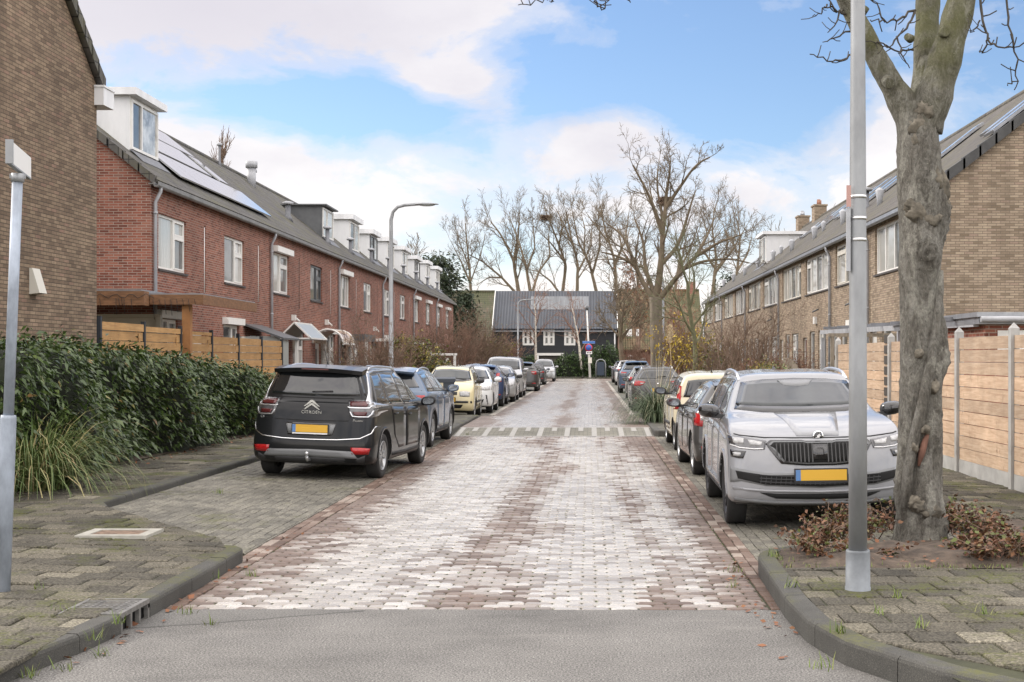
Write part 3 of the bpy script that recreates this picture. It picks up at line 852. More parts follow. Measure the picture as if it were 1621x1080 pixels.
def slab_roof(mb, W, d, eave, slope, over=.13, th=.11, m=0, a=0, both=True):
    """front (and rear) slope as thin slabs meeting at the ridge"""
    rz = eave + d*slope
    nrm = Vector((0, -slope, 1)).normalized()*th
    def sl(p, q):
        v = [(a, p[0], p[1]), (W, p[0], p[1]), (W, q[0], q[1]), (a, q[0], q[1])]
        return v
    fb = sl((-over, eave-over*slope), (d, rz)); ft = [(x, y+nrm.y, z+nrm.z) for x, y, z in fb]
    ft[2] = (W, d, rz+th*1.28); ft[3] = (a, d, rz+th*1.28)
    mb.add(fb+ft, [(3,2,1,0), (4,5,6,7), (0,1,5,4), (1,2,6,5), (3,0,4,7)], m)
    if both:
        rb = [(a, 2*d+over, eave-over*slope), (W, 2*d+over, eave-over*slope), (W, d, rz), (a, d, rz)]
        rt = [(x, y-nrm.y, z+nrm.z) for x, y, z in rb]; rt[2] = (W, d, rz+th*1.28); rt[3] = (a, d, rz+th*1.28)
        mb.add(rb+rt, [(0,1,2,3), (7,6,5,4), (0,4,5,1), (1,5,6,2), (3,7,4,0)], m)

def roof_z(y, eave, slope, th=.13): return eave + y*slope + th

def dormer(par, u0, u1, yf, eave, slope, zt, cm, fm, panes, fas=.18, div=(.4,), fasm=None):
    zb = roof_z(yf, eave, slope)
    yb = (zt-.1-eave)/slope
    mb = MB()
    mb.add([(u0, yf, zb-.15), (u1, yf, zb-.15), (u1, yf, zt), (u0, yf, zt), (u0, yb+.1, zt), (u1, yb+.1, zt)],
           [(0, 3, 4), (1, 5, 2), (0, 1, 2, 3), (3, 2, 5, 4)], 0)
    o = mb.build('dormer', cm, par)
    q = MB(); ov = .16
    q.box(u0-ov, u1+ov, yf-ov-.06, yb+.15, zt+.004, zt+fas)
    q.build('fascia', fasm or m_clad, o)
    f = window(par, u0+.07, u1-.07, zb+.06, zt-.07, div=div, trans={}, fm=fm, panes=panes, y=yf-.055, sill=False, name='dormer_window')
    q = MB(); q.add([(u0-.04, yf-.03, zb+.045), (u1+.04, yf-.03, zb+.045), (u1+.04, yf-.36, zb-.36*slope+.025), (u0-.04, yf-.36, zb-.36*slope+.025)], [(0,1,2,3)])
    q.build('flashing', m_lead, o)
    return o

def vent(par, u, y, eave, slope, h=.5, kind=0, r=.07):
    z = roof_z(y, eave, slope) - .05
    mb = MB()
    if kind == 0:       # cowl with cap on dark foot
        mb.lathe([(r*2.0, z-.06), (r*1.2, z+.16), (r, z+.18), (r, z+h), (r*1.0, z+h)], 10, 0, c=(u, y, 0))
        mb.lathe([(r*1.9, z+h+.001), (r*2.1, z+h+.03), (r*2.1, z+h+.09), (r*.6, z+h+.13)], 10, 1, c=(u, y, 0))
    elif kind == 1:     # twin metal flue
        mb.lathe([(r*1.6, z-.1), (r*1.6, z+h), (r*1.6, z+h)], 12, 1, c=(u, y, 0)); mb.lathe([(r*2.2, z+h), (r*2.2, z+h+.25), (r*2.0, z+h+.26)], 12, 1, c=(u, y, 0))
        mb.lathe([(r, z-.1), (r, z+h*.8), (r, z+h*.8)], 10, 1, c=(u+.25, y, 0)); mb.lathe([(r*1.4, z+h*.8), (r*1.4, z+h*.8+.12), (r, z+h*.8+.13)], 10, 1, c=(u+.25, y, 0))
    else:               # grey cone cowl
        mb.lathe([(r*1.1, z-.1), (r*1.2, z+h*.45), (r*1.9, z+h*.95), (r*1.7, z+h), (r*.4, z+h*1.15)], 10, 1, c=(u, y, 0))
    return mb.build('roof_vent', [m_lead, m_pipe], par)

def gutter(par, W, eave, over=.13, slope=.8, mat=None, a=0):
    mb = MB(); y0 = -over-.115; z = eave-over*slope
    prof = [(y0, z+.04), (y0, z-.05), (y0+.03, z-.085), (y0+.10, z-.085), (y0+.12, z-.05), (y0+.12, z+.03), (y0+.105, z+.03), (y0+.10, z-.06), (y0+.03, z-.06), (y0+.015, z-.045), (y0+.015, z+.04)]
    n = len(prof)
    vs = [(a, p[0], p[1]) for p in prof] + [(W, p[0], p[1]) for p in prof]
    fs = [(i, (i+1) % n, n+(i+1) % n, n+i) for i in range(n)] + [tuple(range(n))[::-1], tuple(range(n, 2*n))]
    mb.add(vs, fs)
    # soffit board
    mb.box(a, W, y0+.125, -.001, z-.02, z-.001)
    return mb.build('gutter', mat or m_dgut, par)

def downpipe(par, u, eave, over=.13, slope=.8, mat=None):
    mb = MB(); z = eave-over*slope-.09
    mb.tube([(u, -over-.06, z+.02), (u, -over-.06, z-.08), (u, -.07, z-.32), (u, -.07, .1)], .045, 8)
    for zz in (z-.6, 3.2, 1.6): mb.lathe([(.056, zz), (.056, zz+.05), (.05, zz+.05)], 8, 0, c=(u, -.07, 0))
    return mb.build('downpipe', mat or m_pipe, par)

def roof_window(par, u0, u1, y0, y1, eave, slope, name='skylight', gm=None):
    mb = MB(); t = .15; t2 = .22
    def P(u, y, h): return (u, y - h*.62, eave + y*slope + h*.78)
    v = [P(u0, y0, t), P(u1, y0, t), P(u1, y1, t), P(u0, y1, t), P(u0, y0, t2), P(u1, y0, t2), P(u1, y1, t2), P(u0, y1, t2)]
    mb.add(v, [(0,3,2,1), (4,5,6,7), (0,1,5,4), (1,2,6,5), (2,3,7,6), (3,0,4,7)])
    o = mb.build(name, m_zinc, par)
    q = MB(); e = .06; t3 = .228
    q.add([P(u0+e, y0+e, t3), P(u1-e, y0+e, t3), P(u1-e, y1-e, t3), P(u0+e, y1-e, t3)], [(0,1,2,3)])
    q.build('pane', gm or m_glass, o)
    return o

def solar(par, u0, y0, eave, slope, w=.99, h=1.3):
    mb = MB(); t0, t1 = .19, .23
    def P(u, y, h_): return (u, y - h_*.62, eave + y*slope + h_*.78)
    dy = h*.78
    v = [P(u0, y0, t0), P(u0+w, y0, t0), P(u0+w, y0+dy, t0), P(u0, y0+dy, t0), P(u0, y0, t1), P(u0+w, y0, t1), P(u0+w, y0+dy, t1), P(u0, y0+dy, t1)]
    mb.add(v, [(0,3,2,1), (0,1,5,4), (1,2,6,5), (2,3,7,6), (3,0,4,7)], 0)
    mb.add(v[4:], [(0,1,2,3)], 1)
    return mb.build('solar_panel', [m_alu, m_pv], par)

def roller(par, u0, u1, z, mat=None):
    mb = MB(); mb.box(u0, u1, -.17, -.001, z, z+.19)
    mb.prism([(-.17, z), (-.17, z+.12), (-.10, z+.20), (0, z+.20), (0, z)], 'x', u0-.02, u0)
    return mb.build('roller_shutter', mat or m_frame, par)

# ---- left red terrace
LX, LY0, LP_ = -10.3, 31.95, 5.94
EAVE, SL, DD = 6.0, .80, 3.9
door_lab = ['white door', 'brown door', 'white door', 'white door', 'dark green door', 'grey door', 'white door', 'brown door', 'white door', 'green door', 'white door', 'grey door']
LL = ['end house of the red brick terrace beside the timber carport, with a white dormer',
      'red brick terraced house with solar panels and no dormer, behind the wooden fence',
      'red brick terraced house with a gabled glass canopy over its front door',
      'red brick terraced house with a curved door canopy and a twin metal roof flue',
      'red brick terraced house with the dark grey dormer and flat black door canopy',
      'red brick terraced house whose dormer has horizontal white boards, next to the dark dormer',
      'red brick terraced house behind the yellow-leaved shrub, pale dormer, second past the dark dormer',
      'red brick terraced house behind the tall street lamp post, third past the dark dormer',
      'red brick terraced house with an open tilted upper window, fifth from the far end',
      'red brick terraced house with white door frame and small dormer, fourth from the far end',
      'red brick terraced house third from the far end, behind bare brown shrubs',
      'red brick terraced house second from the far end, with a white window awning box',
      'far end house of the red brick terrace, its gable next to the mossy roof']
NL = 12
for i in range(NL):
    Y0 = LY0 + i*LP_
    W = LP_
    lab = LL[i] if i < NL-1 else LL[-1]
    h = thing('terraced_house', lab, 'house', (LX, Y0, 0), R(90), 'red brick terraced houses')
    uw = (.55, 2.82) if i % 2 == 0 else (.5, 2.72)
    dc = {1: 3.9, 2: 2.5, 3: 1.9, 4: 1.4}.get(i, 3.9)
    gw = (.4, 2.1) if dc > 3 else (3.4, 5.3)
    ops = [(uw[0], uw[1], 3.95, 5.28), (4.42, 4.56, 3.55, 5.35), (gw[0], gw[1], .75, 2.75), (dc-.5, dc+.5, .2, 2.5)]
    mb = MB()
    wall_sheet(mb, W, EAVE+.05, ops)
    if i == 0:
        mb.add([(0, 0, 0), (0, 2*DD, 0), (0, 2*DD, EAVE), (0, DD, EAVE+DD*SL), (0, 0, EAVE)], [(0,1,2,3,4)])
    if i == NL-1:
        mb.add([(W, 0, 0), (W, 2*DD, 0), (W, 2*DD, EAVE), (W, DD, EAVE+DD*SL), (W, 0, EAVE)], [(0,1,2,3,4)])
    weld(mb.build('wall', m_red, h))
    mb = MB(); mb.quad((0, 2*DD, 0), (W, 2*DD, 0), (W, 2*DD, EAVE), (0, 2*DD, EAVE)); mb.build('rear_wall', m_red, h)
    mb = MB(); a0 = -.08 if i == 0 else 0; a1 = W+.08 if i == NL-1 else W
    slab_roof(mb, a1, DD, EAVE, SL, a=a0)
    rf = mb.build('roof', m_tile, h)
    q = MB(); q.tube([(a0, DD, EAVE+DD*SL+.10), (a1, DD, EAVE+DD*SL+.10)], .12, 8, smooth=True); q.build('ridge_tile', m_tile, rf)
    if i == 0:
        q = MB()
        for k in range(11):
            y = -.13+k*(DD+.13)/11; y2 = y+(DD+.13)/11+.03
            q.add([(-.13, y, EAVE+y*SL-.03), (.06, y, EAVE+y*SL-.03), (.06, y2, EAVE+y2*SL-.03), (-.13, y2, EAVE+y2*SL-.03),
                   (-.13, y, EAVE+y*SL+.19), (.06, y, EAVE+y*SL+.19), (.06, y2, EAVE+y2*SL+.16), (-.13, y2, EAVE+y2*SL+.16)],
                  [(0,3,2,1), (4,5,6,7), (0,1,5,4), (1,2,6,5), (2,3,7,6), (3,0,4,7)])
        q.build('verge_tile', m_tile, rf)
    gutter(h, a1+(.12 if i == NL-1 else 0), EAVE, a=a0-(.12 if i == 0 else 0))
    if i % 2 == 0: downpipe(h, .12 if i == 0 else .02, EAVE)
    # upper window
    st = i % 4
    fm = m_framed if i in (3,) else m_frame
    pn = [[m_net, m_glass, m_net], [m_glass, m_net, m_blind], [m_net, m_glass, m_glass], [m_glass, m_glass, m_glass]][st]
    dv, tr = [((.6,), {1: .66}), ((.58,), {1: .66}), ((.5,), {1: .7}), ((.36, .68), {})][(0, 1, 2, 1, 3, 0, 1, 2, 3, 1, 0, 2)[i]]
    w = window(h, uw[0], uw[1], 3.95, 5.28, dv, tr, fm, pn)
    if i in (2, 4, 8, 9, 10, 11): roller(h, uw[0]-.06, uw[1]+.06, 5.29)
    q = MB(); q.box(4.42, 4.56, .06, .10, 3.55, 5.35); q.build('wall_slot', m_sill, h)
    q = MB(); q.tube([(4.49, .03, 3.5), (4.49, .03, 5.3)], .028, 6); q.build('slot_pipe', m_frame if i % 3 < 2 else m_sill, h)
    window(h, gw[0], gw[1], .75, 2.75, (.62,), {1: .7}, m_frame, [m_glass, m_net])
    if i in (0, 1, 2, 3, 6): roller(h, gw[0]-.08, gw[1]+.08, 2.76)
    door(h, dc-.5, dc+.5, .2, 2.5, m_doorc[(0, 1, 0, 0, 2, 3, 0, 1, 0, 2, 0, 3)[i]])
    # pale brick cladding between door and window, proud of the wall
    q = MB(); s0, s1 = (2.2, dc-.58) if dc > 3 else (dc+.58, 3.3)
    if s1-s0 > .3: q.box(s0, s1, -.05, -.003, .1, 2.45); q.build('brick_cladding', m_whiteb, h)
    # canopies
    q = MB()
    if i == 1:
        q.add([(dc-1.3, -1.2, 2.35), (dc+1.0, -1.2, 2.35), (dc+1.0, -.004, 2.78), (dc-1.3, -.004, 2.78), (dc-1.3, -1.2, 2.41), (dc+1.0, -1.2, 2.41), (dc+1.0, -.004, 2.84), (dc-1.3, -.004, 2.84)],
              [(0,3,2,1), (4,5,6,7), (0,1,5,4), (1,2,6,5), (2,3,7,6), (3,0,4,7)], 0)
        q.box(dc-1.2, dc-1.12, -1.15, -1.07, .2, 2.36, 1); q.box(dc+.85, dc+.93, -1.15, -1.07, .2, 2.36, 1)
        q.box(dc-1.18, dc-1.15, -1.06, -.01, .9, 2.45, 2); q.box(dc-1.1, dc-.3, -1.13, -1.11, .9, 2.33, 2)
        q.build('porch', [m_framed, m_frame, m_clear], h)
    elif i == 2:
        a, b = dc-1.35, dc+1.35
        q.add([(a, -1.1, 2.45), (b, -1.1, 2.45), (b, -.55, 2.98), (a, -.55, 2.98), (a, -.01, 2.45), (b, -.01, 2.45)], [(0,1,2,3), (3,2,5,4)], 0)
        for (p, r_) in (((a, -1.1, 2.45), (a, -.55, 2.98)), ((b, -1.1, 2.45), (b, -.55, 2.98)), ((a, -.55, 2.98), (a, -.01, 2.45)), ((b, -.55, 2.98), (b, -.01, 2.45)), ((a, -1.1, 2.45), (b, -1.1, 2.45)), ((a, -.55, 2.98), (b, -.55, 2.98)), ((a, -.01, 2.45), (a, -1.1, 2.45)), ((b, -.01, 2.45), (b, -1.1, 2.45))):
            q.bar(p, r_, .05, .05, 1)
        q.build('door_canopy', [m_clear, m_frame], h, recalc=False)
    elif i == 3:
        a, b = dc-1.2, dc+1.2; ang = [R(180*k/10) for k in range(11)]
        vs = [(a, -.6-.55*math.cos(t), 2.35+.5*math.sin(t)) for t in ang] + [(b, -.6-.55*math.cos(t), 2.35+.5*math.sin(t)) for t in ang]
        q.add(vs, [(k, k+1, 12+k, 11+k) for k in range(10)], 0, True)
        for uu in (a, b):
            q.tube([(uu, -.6-.57*math.cos(t), 2.35+.52*math.sin(t)) for t in ang], .04, 6, 1)
        q.bar((a, -1.16, 2.34), (b, -1.16, 2.34), .05, .09, 1)
        q.build('door_canopy', [M("canopy_amber", (.42, .27, .15), .3, coat=.4), m_frame], h, recalc=False)
    elif i == 4:
        q.box(dc-1.3, dc+1.5, -1.1, -.01, 2.5, 2.78); q.box(dc+1.35, dc+1.45, -1.05, -.95, .2, 2.49); q.build('door_canopy', m_framed, h)
    elif i > 4:
        q.box(dc-.9, dc+.9, -.8, -.01, 2.6, 2.74); q.build('door_canopy', m_frame if i % 2 else m_darkw, h)
    if i in (2, 3, 5):
        q = MB(); q.box(3.2, 3.36, -.14, -.003, 3.1, 3.3); q.tube([(3.28, -.15, 3.18), (3.28, -.28, 3.06)], .035, 6); q.build('outdoor_light', m_frame, h)
    # roof furniture
    zt = 8.2
    if i == 0:
        dormer(h, 1.15, 3.3, .9, EAVE, SL, zt, m_clad, m_frame, [m_glass, m_blind], div=(.36,))
    elif i == 4: dormer(h, 1.3, 3.7, .9, EAVE, SL, zt, m_cladd, m_frame, [m_net, m_net], fas=.06, fasm=m_cladd)
    elif i >= 5: dormer(h, 1.8, 4.2+.2*(i % 2), .9, EAVE, SL, zt+(.08 if i % 3 else -.05), m_clad, m_frame if i % 3 else m_framed, [m_glass, m_net], fas=.24, div=(.5,))
    if i in (0, 1):
        us = [3.45+k*1.01 for k in range(2)] if i == 0 else [-.45+k*1.01 for k in range(6)]
        for uu in us:
            solar(h, uu, .45, EAVE, SL); 
            if not (i == 1 and uu > 4): solar(h, uu, 1.62, EAVE, SL)
            solar(h, uu, 2.72, EAVE, SL, h=1.25)
    if i == 2:
        for k in range(2): solar(h, -.38+k*1.01, .45, EAVE, SL)
        solar(h, -.38, 2.72, EAVE, SL, h=1.25); solar(h, -.38, 1.62, EAVE, SL)
    if i == 3:
        vent(h, 5.0, 3.3, EAVE, SL, .75, 1, .11); vent(h, 1.9, 3.75, EAVE, SL, .8, 0, .05); vent(h, 2.6, 1.3, EAVE, SL, .6, 0, .10)
    if i >= 4: vent(h, .6 if i > 4 else 1.05, .62, EAVE, SL, .62, 0, .085)
    if i in (9, 10, 11): roof_window(h, 4.7, 5.6, .9, 2.3, EAVE, SL)

# ---- right tan terrace (u runs towards the viewer, so each house stands at its far corner)
RX, RY0, RP = 8.0, 32.9, 6.06
EA2, SL2, D2 = 5.64, .78, 5.3
RL = ['near end house of the tan brick terrace, its bare gable behind the plank fence',
      'tan brick terraced house second from the near gable, behind the lamp post',
      'tan brick terraced house with a white alarm box, third from the near gable',
      'tan brick terraced house fourth from the near gable, white curtains upstairs',
      'tan brick terraced house fifth from the near gable, behind the bare garden shrubs',
      'tan brick terraced house sixth from the near gable, next to the one with a dormer',
      'tan brick terraced house with the only dormer of its row',
      'tan brick terraced house just past the dormer, with a brick chimney',
      'tan brick terraced house second from the far end of its row',
      'far end house of the tan brick terrace beside the green stemmed tree']
for i in range(10):
    Y1 = RY0 + (i+1)*RP; W = RP
    h = thing('terraced_house', RL[i], 'house', (RX, Y1, 0), R(-90), 'tan brick terraced houses')
    wu = (1.0, 5.94)
    ops = [(wu[0], wu[1], 4.12, 5.42), (.35, 1.25, .2, 2.55), (1.9, 3.0, .8, 2.75), (3.7, 5.3, .8, 2.75)]
    mb = MB(); wall_sheet(mb, W, EA2+.05, ops)
    if i == 0:
        mb.add([(W, 0, 0), (W, 2*D2, 0), (W, 2*D2, EA2), (W, D2, EA2+D2*SL2), (W, 0, EA2)], [(0,1,2,3,4)])
    if i == 9:
        mb.add([(0, 0, 0), (0, 2*D2, 0), (0, 2*D2, EA2), (0, D2, EA2+D2*SL2), (0, 0, EA2)], [(0,1,2,3,4)])
    weld(mb.build('wall', m_tan, h))
    mb = MB(); mb.quad((0, 2*D2, 0), (W, 2*D2, 0), (W, 2*D2, EA2), (0, 2*D2, EA2)); mb.build('rear_wall', m_tan, h)
    mb = MB(); a0 = -.08 if i == 9 else 0; a1 = W+.06 if i == 0 else W
    slab_roof(mb, a1, D2, EA2, SL2, a=a0)
    rf = mb.build('roof', m_tileb, h)
    q = MB(); q.tube([(a0, D2, EA2+D2*SL2+.10), (a1, D2, EA2+D2*SL2+.10)], .12, 8); q.build('ridge_tile', m_tileb, rf)
    if i == 0:
        q = MB(); n = 14
        for k in range(n):
            y = -.13+k*(D2+.13)/n; y2 = y+(D2+.13)/n+.05
            q.add([(W-.05, y, EA2+y*SL2-.10), (W+.14, y, EA2+y*SL2-.10), (W+.14, y2, EA2+y2*SL2-.10), (W-.05, y2, EA2+y2*SL2-.10),
                   (W-.05, y, EA2+y*SL2+.20), (W+.14, y, EA2+y*SL2+.20), (W+.14, y2, EA2+y2*SL2+.155), (W-.05, y2, EA2+y2*SL2+.155)],
                  [(0,3,2,1), (4,5,6,7), (0,1,5,4), (1,2,6,5), (2,3,7,6), (3,0,4,7)])
        q.build('verge_tile', M("verge_dark", (.045, .045, .045), .6, var=.3, vs=5), rf)
    gutter(h, a1, EA2, slope=SL2, a=a0, mat=m_zinc)
    if i % 2 == 1: downpipe(h, .3, EA2, slope=SL2, mat=m_pipe)
    if i == 0: downpipe(h, .3, EA2, slope=SL2, mat=m_pipe)
    pn = [[m_net, m_net, m_glass, m_net, m_glass], [m_net, m_glass, m_glass, m_net, m_net], [m_glass, m_net, m_net, m_glass, m_net]][i % 3]
    dv = [(.22, .44, .66, .84), (.3, .5, .72), (.18, .42, .64, .86)][i % 3]
    tr = [{4: .78}, {0: .8}, {0: .78, 4: .78}][i % 3]
    window(h, wu[0], wu[1], 4.12, 5.42, dv, tr, m_cream if i % 2 else m_frame, pn)
    door(h, .35, 1.25, .2, 2.55, m_doorc[(0, 3, 1, 0, 2, 0, 3, 0, 1, 0)[i]])
    window(h, 1.9, 3.0, .8, 2.75, (), {}, m_frame, [m_glass])
    window(h, 3.7, 5.3, .8, 2.75, (.4,), {0: .7}, m_frame, [m_glass, m_net])
    if i == 1: roller(h, 3.6, 5.4, 2.76)
    if i == 2:
        q = MB(); q.box(3.2, 3.5, -.1, -.002, 3.0, 3.25); q.build('alarm_box', m_frame, h)
    if i in (1, 2, 4):
        q = MB(); q.tube([(3.9, -.02, 3.5), (3.8, -.22, 3.4)], .03, 6); q.build('outdoor_light', m_framed, h)
    if i == 6: dormer(h, 2.3, 5.0, 1.2, EA2, SL2, 8.2, m_clad, m_frame, [m_glass, m_net, m_glass], fas=.16, div=(.33, .66))
    vent(h, 3.0, 1.0, EA2, SL2, .5, 2, .075)
    if i in (0, 3, 5): vent(h, 2.2, 1.5 if i else 1.25, EA2, SL2, .4, 2, .06)
    if i == 2: vent(h, 5.0, 1.4, EA2, SL2, .65, 0, .11)
    if i != 6: roof_window(h, 3.6, 4.5, 2.3, 3.9, EA2, SL2, gm=m_blind)
    if i == 0: roof_window(h, 5.0, 5.8, 2.0, 3.5, EA2, SL2, gm=m_blind)
    if i in (2, 3, 4): roof_window(h, 1.2, 2.2, 2.2, 3.8, EA2, SL2, gm=m_blind)
    if i in (7, 8):
        q = MB(); zr0 = EA2+D2*SL2
        q.box(2.5, 3.5, D2-.35, D2+.35, zr0-.5, zr0+.75); q.box(2.45, 3.55, D2-.4, D2+.4, zr0+.752, zr0+.85)
        c_ = q.build('chimney', m_tan, h)
        q = MB(); q.lathe([(.12, zr0+.85), (.10, zr0+1.2), (.10, zr0+1.2)], 10, 0, c=(2.8, D2, 0)); q.lathe([(.10, zr0+.85), (.09, zr0+1.1), (.09, zr0+1.1)], 10, 0, c=(3.2, D2, 0)); q.build('chimney_pot', M("terracotta", (.25, .12, .08), .8) if i == 7 else m_zinc, c_)

# ---- brown end house at the left edge
bx, by1, bz = -9.0, 24.84, 6.83; bd = 4.6
h = thing('corner_house', 'brown brick house with a windowless gable wall at the left edge of the street', 'house', (bx, by1, 0))
mb = MB(); L = 14
g = [(-2*bd, 0), (0, 0), (0, bz), (-bd, bz+bd*.78), (-2*bd, bz)]
mb.add([(0, p[0], p[1]) for p in g] + [(-L, p[0], p[1]) for p in g], [(0,1,2,3,4), (9,8,7,6,5), (0,5,6,1), (1,6,7,2), (0,4,9,5)])
mb.build('wall', m_brown, h)
mb = MB()
for s in (1, -1):
    e = (0.15, bz-.15*.78) if s > 0 else (-2*bd-.15, bz-.15*.78)
    r_ = (-bd, bz+bd*.78)
    vs = [(.06, e[0], e[1]), (-L, e[0], e[1]), (-L, r_[0], r_[1]), (.06, r_[0], r_[1])]
    vs += [(x, y, z+.15) for x, y, z in vs]
    mb.add(vs, [(0,3,2,1), (4,5,6,7), (0,1,5,4), (1,2,6,5), (3,0,4,7)])
rf = mb.build('roof', m_tile, h)
q = MB(); n = 14
for k in range(n):
    y = .15-k*(bd+.15)/n; y2 = y-(bd+.15)/n-.04; zz = lambda y_: bz-y_*.78
    q.add([(-.05, y, zz(y)-.05), (.12, y, zz(y)-.05), (.12, y2, zz(y2)-.05), (-.05, y2, zz(y2)-.05),
           (-.05, y, zz(y)+.225), (.12, y, zz(y)+.225), (.12, y2, zz(y2)+.18), (-.05, y2, zz(y2)+.18)], [(0,3,2,1), (4,5,6,7), (0,1,5,4), (1,2,6,5), (2,3,7,6), (3,0,4,7)])
q.build('verge_tile', m_tile, rf)
q = MB(); q.box(-L, .17, -.12, .42, bz-.42, bz-.10); q.box(-L, .19, -.14, .44, bz-.098, bz-.06); q.build('box_gutter', m_clad, h)
q = MB(); yv = -2.85; zv = 3.05
q.add([(.003, yv-.15, zv-.22), (.003, yv+.15, zv-.22), (.003, yv+.15, zv+.2), (.003, yv-.15, zv+.2), (.17, yv-.15, zv-.2), (.17, yv+.15, zv-.2), (.05, yv+.15, zv+.2), (.05, yv-.15, zv+.2)],
      [(0,3,2,1), (4,5,6,7), (0,1,5,4), (1,2,6,5), (2,3,7,6), (3,0,4,7)])
q.build('wall_vent', M("vent_cream", (.55, .53, .47), .5), h)

# ---- timber carport against the red end wall
h = thing('carport', 'flat roofed timber carport with string lights against the red end wall', 'carport', (-10.3, 29.6, 0))
mb = MB(); mb.box(-6, .55, 0, 2.3, 3.235, 3.30); mb.box(-.0, 1.75, .4, 5.2, 3.18, 3.233); mb.build('roof', m_zinc, h)
mb = MB(); mb.box(-6, .56, -.06, -.003, 2.95, 3.26); mb.box(.562, .62, -.06, .3, 2.95, 3.26)
mb.box(.62, 1.80, .34, .397, 2.98, 3.20); mb.box(1.752, 1.80, .4, 5.2, 2.98, 3.20); mb.build('fascia', m_tim, h)
mb = MB(); mb.box(1.3, 1.48, .45, .63, 0, 3.175); mb.build('post', M("post_orange", (.30, .14, .05), .6, var=.25, vs=5), h)
mb = MB(); mb.box(-6, -2.4, 2.28, 2.34, 0, 3.2); mb.build('side_wall', m_darkw, h)
mb = MB(); mb.box(-2.4, .2, 2.2, 2.27, .1, 2.75); mb.box(-2.5, .3, 2.1, 2.198, 2.751, 2.83); mb.box(-2.5, -2.401, 2.1, 2.27, .1, 2.75); mb.box(.201, .3, 2.1, 2.27, .1, 2.75); mb.build('garage_door', M("garage_cream", (.44, .42, .37), .6), h)
mb = MB(); rg = random.Random(4)
pts = []
for k in range(26):
    x = -1.4 + k*.09; pts.append((x, -.075, 3.15 + .05*math.sin(k*1.7)))
mb.tube(pts, .006, 4)
for k in range(12):
    x = rg.uniform(-1.3, .5); l = rg.uniform(.1, .4); mb.tube([(x, -.07, 3.1), (x+.02, -.07, 3.1-l)], .005, 4)
for k in range(8):
    x = .7+k*.13; l = rg.uniform(.08, .5); mb.tube([(x, .32, 3.1), (x+.03, .32, 3.1-l)], .005, 4)
mb.build('string_light', m_black, h)

# ---- far black barn and its neighbours
m_board = M("black_boards", (.016, .018, .022), .6, var=.35, vs=2, vscale=(.3, .3, 9), bmp=.5, bs=3)
def corrug():
    m, nt, b = _nt("corrugated_sheet")
    oc = coords(nt, 'Object'); sp = nt.nodes.new('ShaderNodeSeparateXYZ'); lnk(nt, oc, sp.inputs[0])
    wv = mth(nt, 'SINE', mth(nt, 'MULTIPLY', sp.outputs[0], 2*math.pi/.28))
    col = ramp(nt, wv, [(0, (.04, .046, .058)), (1, (.075, .083, .098))])
    col = mix(nt, 1.0, col, ramp(nt, noise(nt, oc, .6, 4), [(.3, .85), (.7, 1.15)]), 'MULTIPLY')
    lnk(nt, col, b.inputs['Base Color']); b.inputs['Roughness'].default_value = .7
    bump(nt, b, wv, .8, .03)
    return m
m_corr = corrug()
BY = 130.0
h = thing('barn', 'black weatherboarded barn with grey corrugated roof and white windows at the street end', 'barn', (0, BY, 0))
bx0, bx1 = wx(781, BY), wx(976, BY); be, br, bdp = wz(517, BY), wz(459, BY), 4.2
ops = []
mb = MB(); mb.M = Matrix.Translation((bx0, 0, 0))
def bpx(a): return wx(a, BY) - bx0
for (a, b) in ((828, 844), (861, 877), (894, 910)): ops.append((bpx(a), bpx(b), wz(546, BY), wz(521, BY)))
ops.append((bpx(853), bpx(890), 0, wz(562, BY)))
wall_sheet(mb, bx1-bx0, be, ops, depth=.12)
mb.M = None
for x in (bx0, bx1):
    mb.add([(x, 0, 0), (x, 2*bdp, 0), (x, 2*bdp, be), (x, bdp, br), (x, 0, be)], [(0,1,2,3,4)])
weld(mb.build('wall', m_board, h))
mb = MB(); ov = .35
for s in (0, 1):
    y0_, y1_ = (-ov, bdp) if s == 0 else (2*bdp+ov, bdp)
    z0_ = be - ov*(br-be)/bdp
    vs = [(bx0-.05, y0_, z0_), (bx1+.05, y0_, z0_), (bx1+.05, y1_, br), (bx0-.05, y1_, br)]; vs += [(x, y, z+.1) for x, y, z in vs]
    mb.add(vs, [(0,3,2,1), (4,5,6,7), (0,1,5,4), (1,2,6,5), (3,0,4,7)])
rf = mb.build('roof', m_corr, h)
q = MB(); xa, xb = wx(838, BY), wx(932, BY)
def ry(z): return (z-be)/(br-be)*bdp
za, zb = wz(492, BY+1.5), wz(471, BY+3)
q.add([(xa, ry(za), za+.13), (xb, ry(za), za+.13), (xb, ry(zb), zb+.13), (xa, ry(zb), zb+.13)], [(0,1,2,3)]); q.build('roof_light', M("clear_sheet", (.15, .158, .168), .6, var=.3, vs=1.5, vscale=(4, .3, .3)), rf)
q = MB()
for x in (bx0-.09, bx1+.09):
    q.bar((x, -ov, be-ov*(br-be)/bdp+.05), (x, bdp, br+.05), .07, .3)
q.build('barge_board', m_frame, rf)
q = MB(); q.box(bx0, bx1, -ov-.1, -ov-.01, be-.5, be-.40); q.build('gutter', m_zinc, h)
hb = bpy.data.objects.new('tmp', None)
for (a, b, c, d_) in ops[:3]:
    window(h, bx0+a-.05, bx0+b+.05, c-.05, d_+.05, (.5,), {0: .5, 1: .5}, m_frame, [m_glass], y=-.03, fw=.16, sill=False)
bpy.data.objects.remove(hb)
q = MB(); q.box(wx(850, BY), wx(893, BY), -.12, -.02, wz(563, BY), wz(559, BY)); q.box(wx(850, BY), wx(853, BY), -.12, -.02, 0, wz(563.2, BY)); q.box(wx(890, BY), wx(893, BY), -.12, -.02, 0, wz(563.2, BY)); q.build('door_frame', m_frame, h)
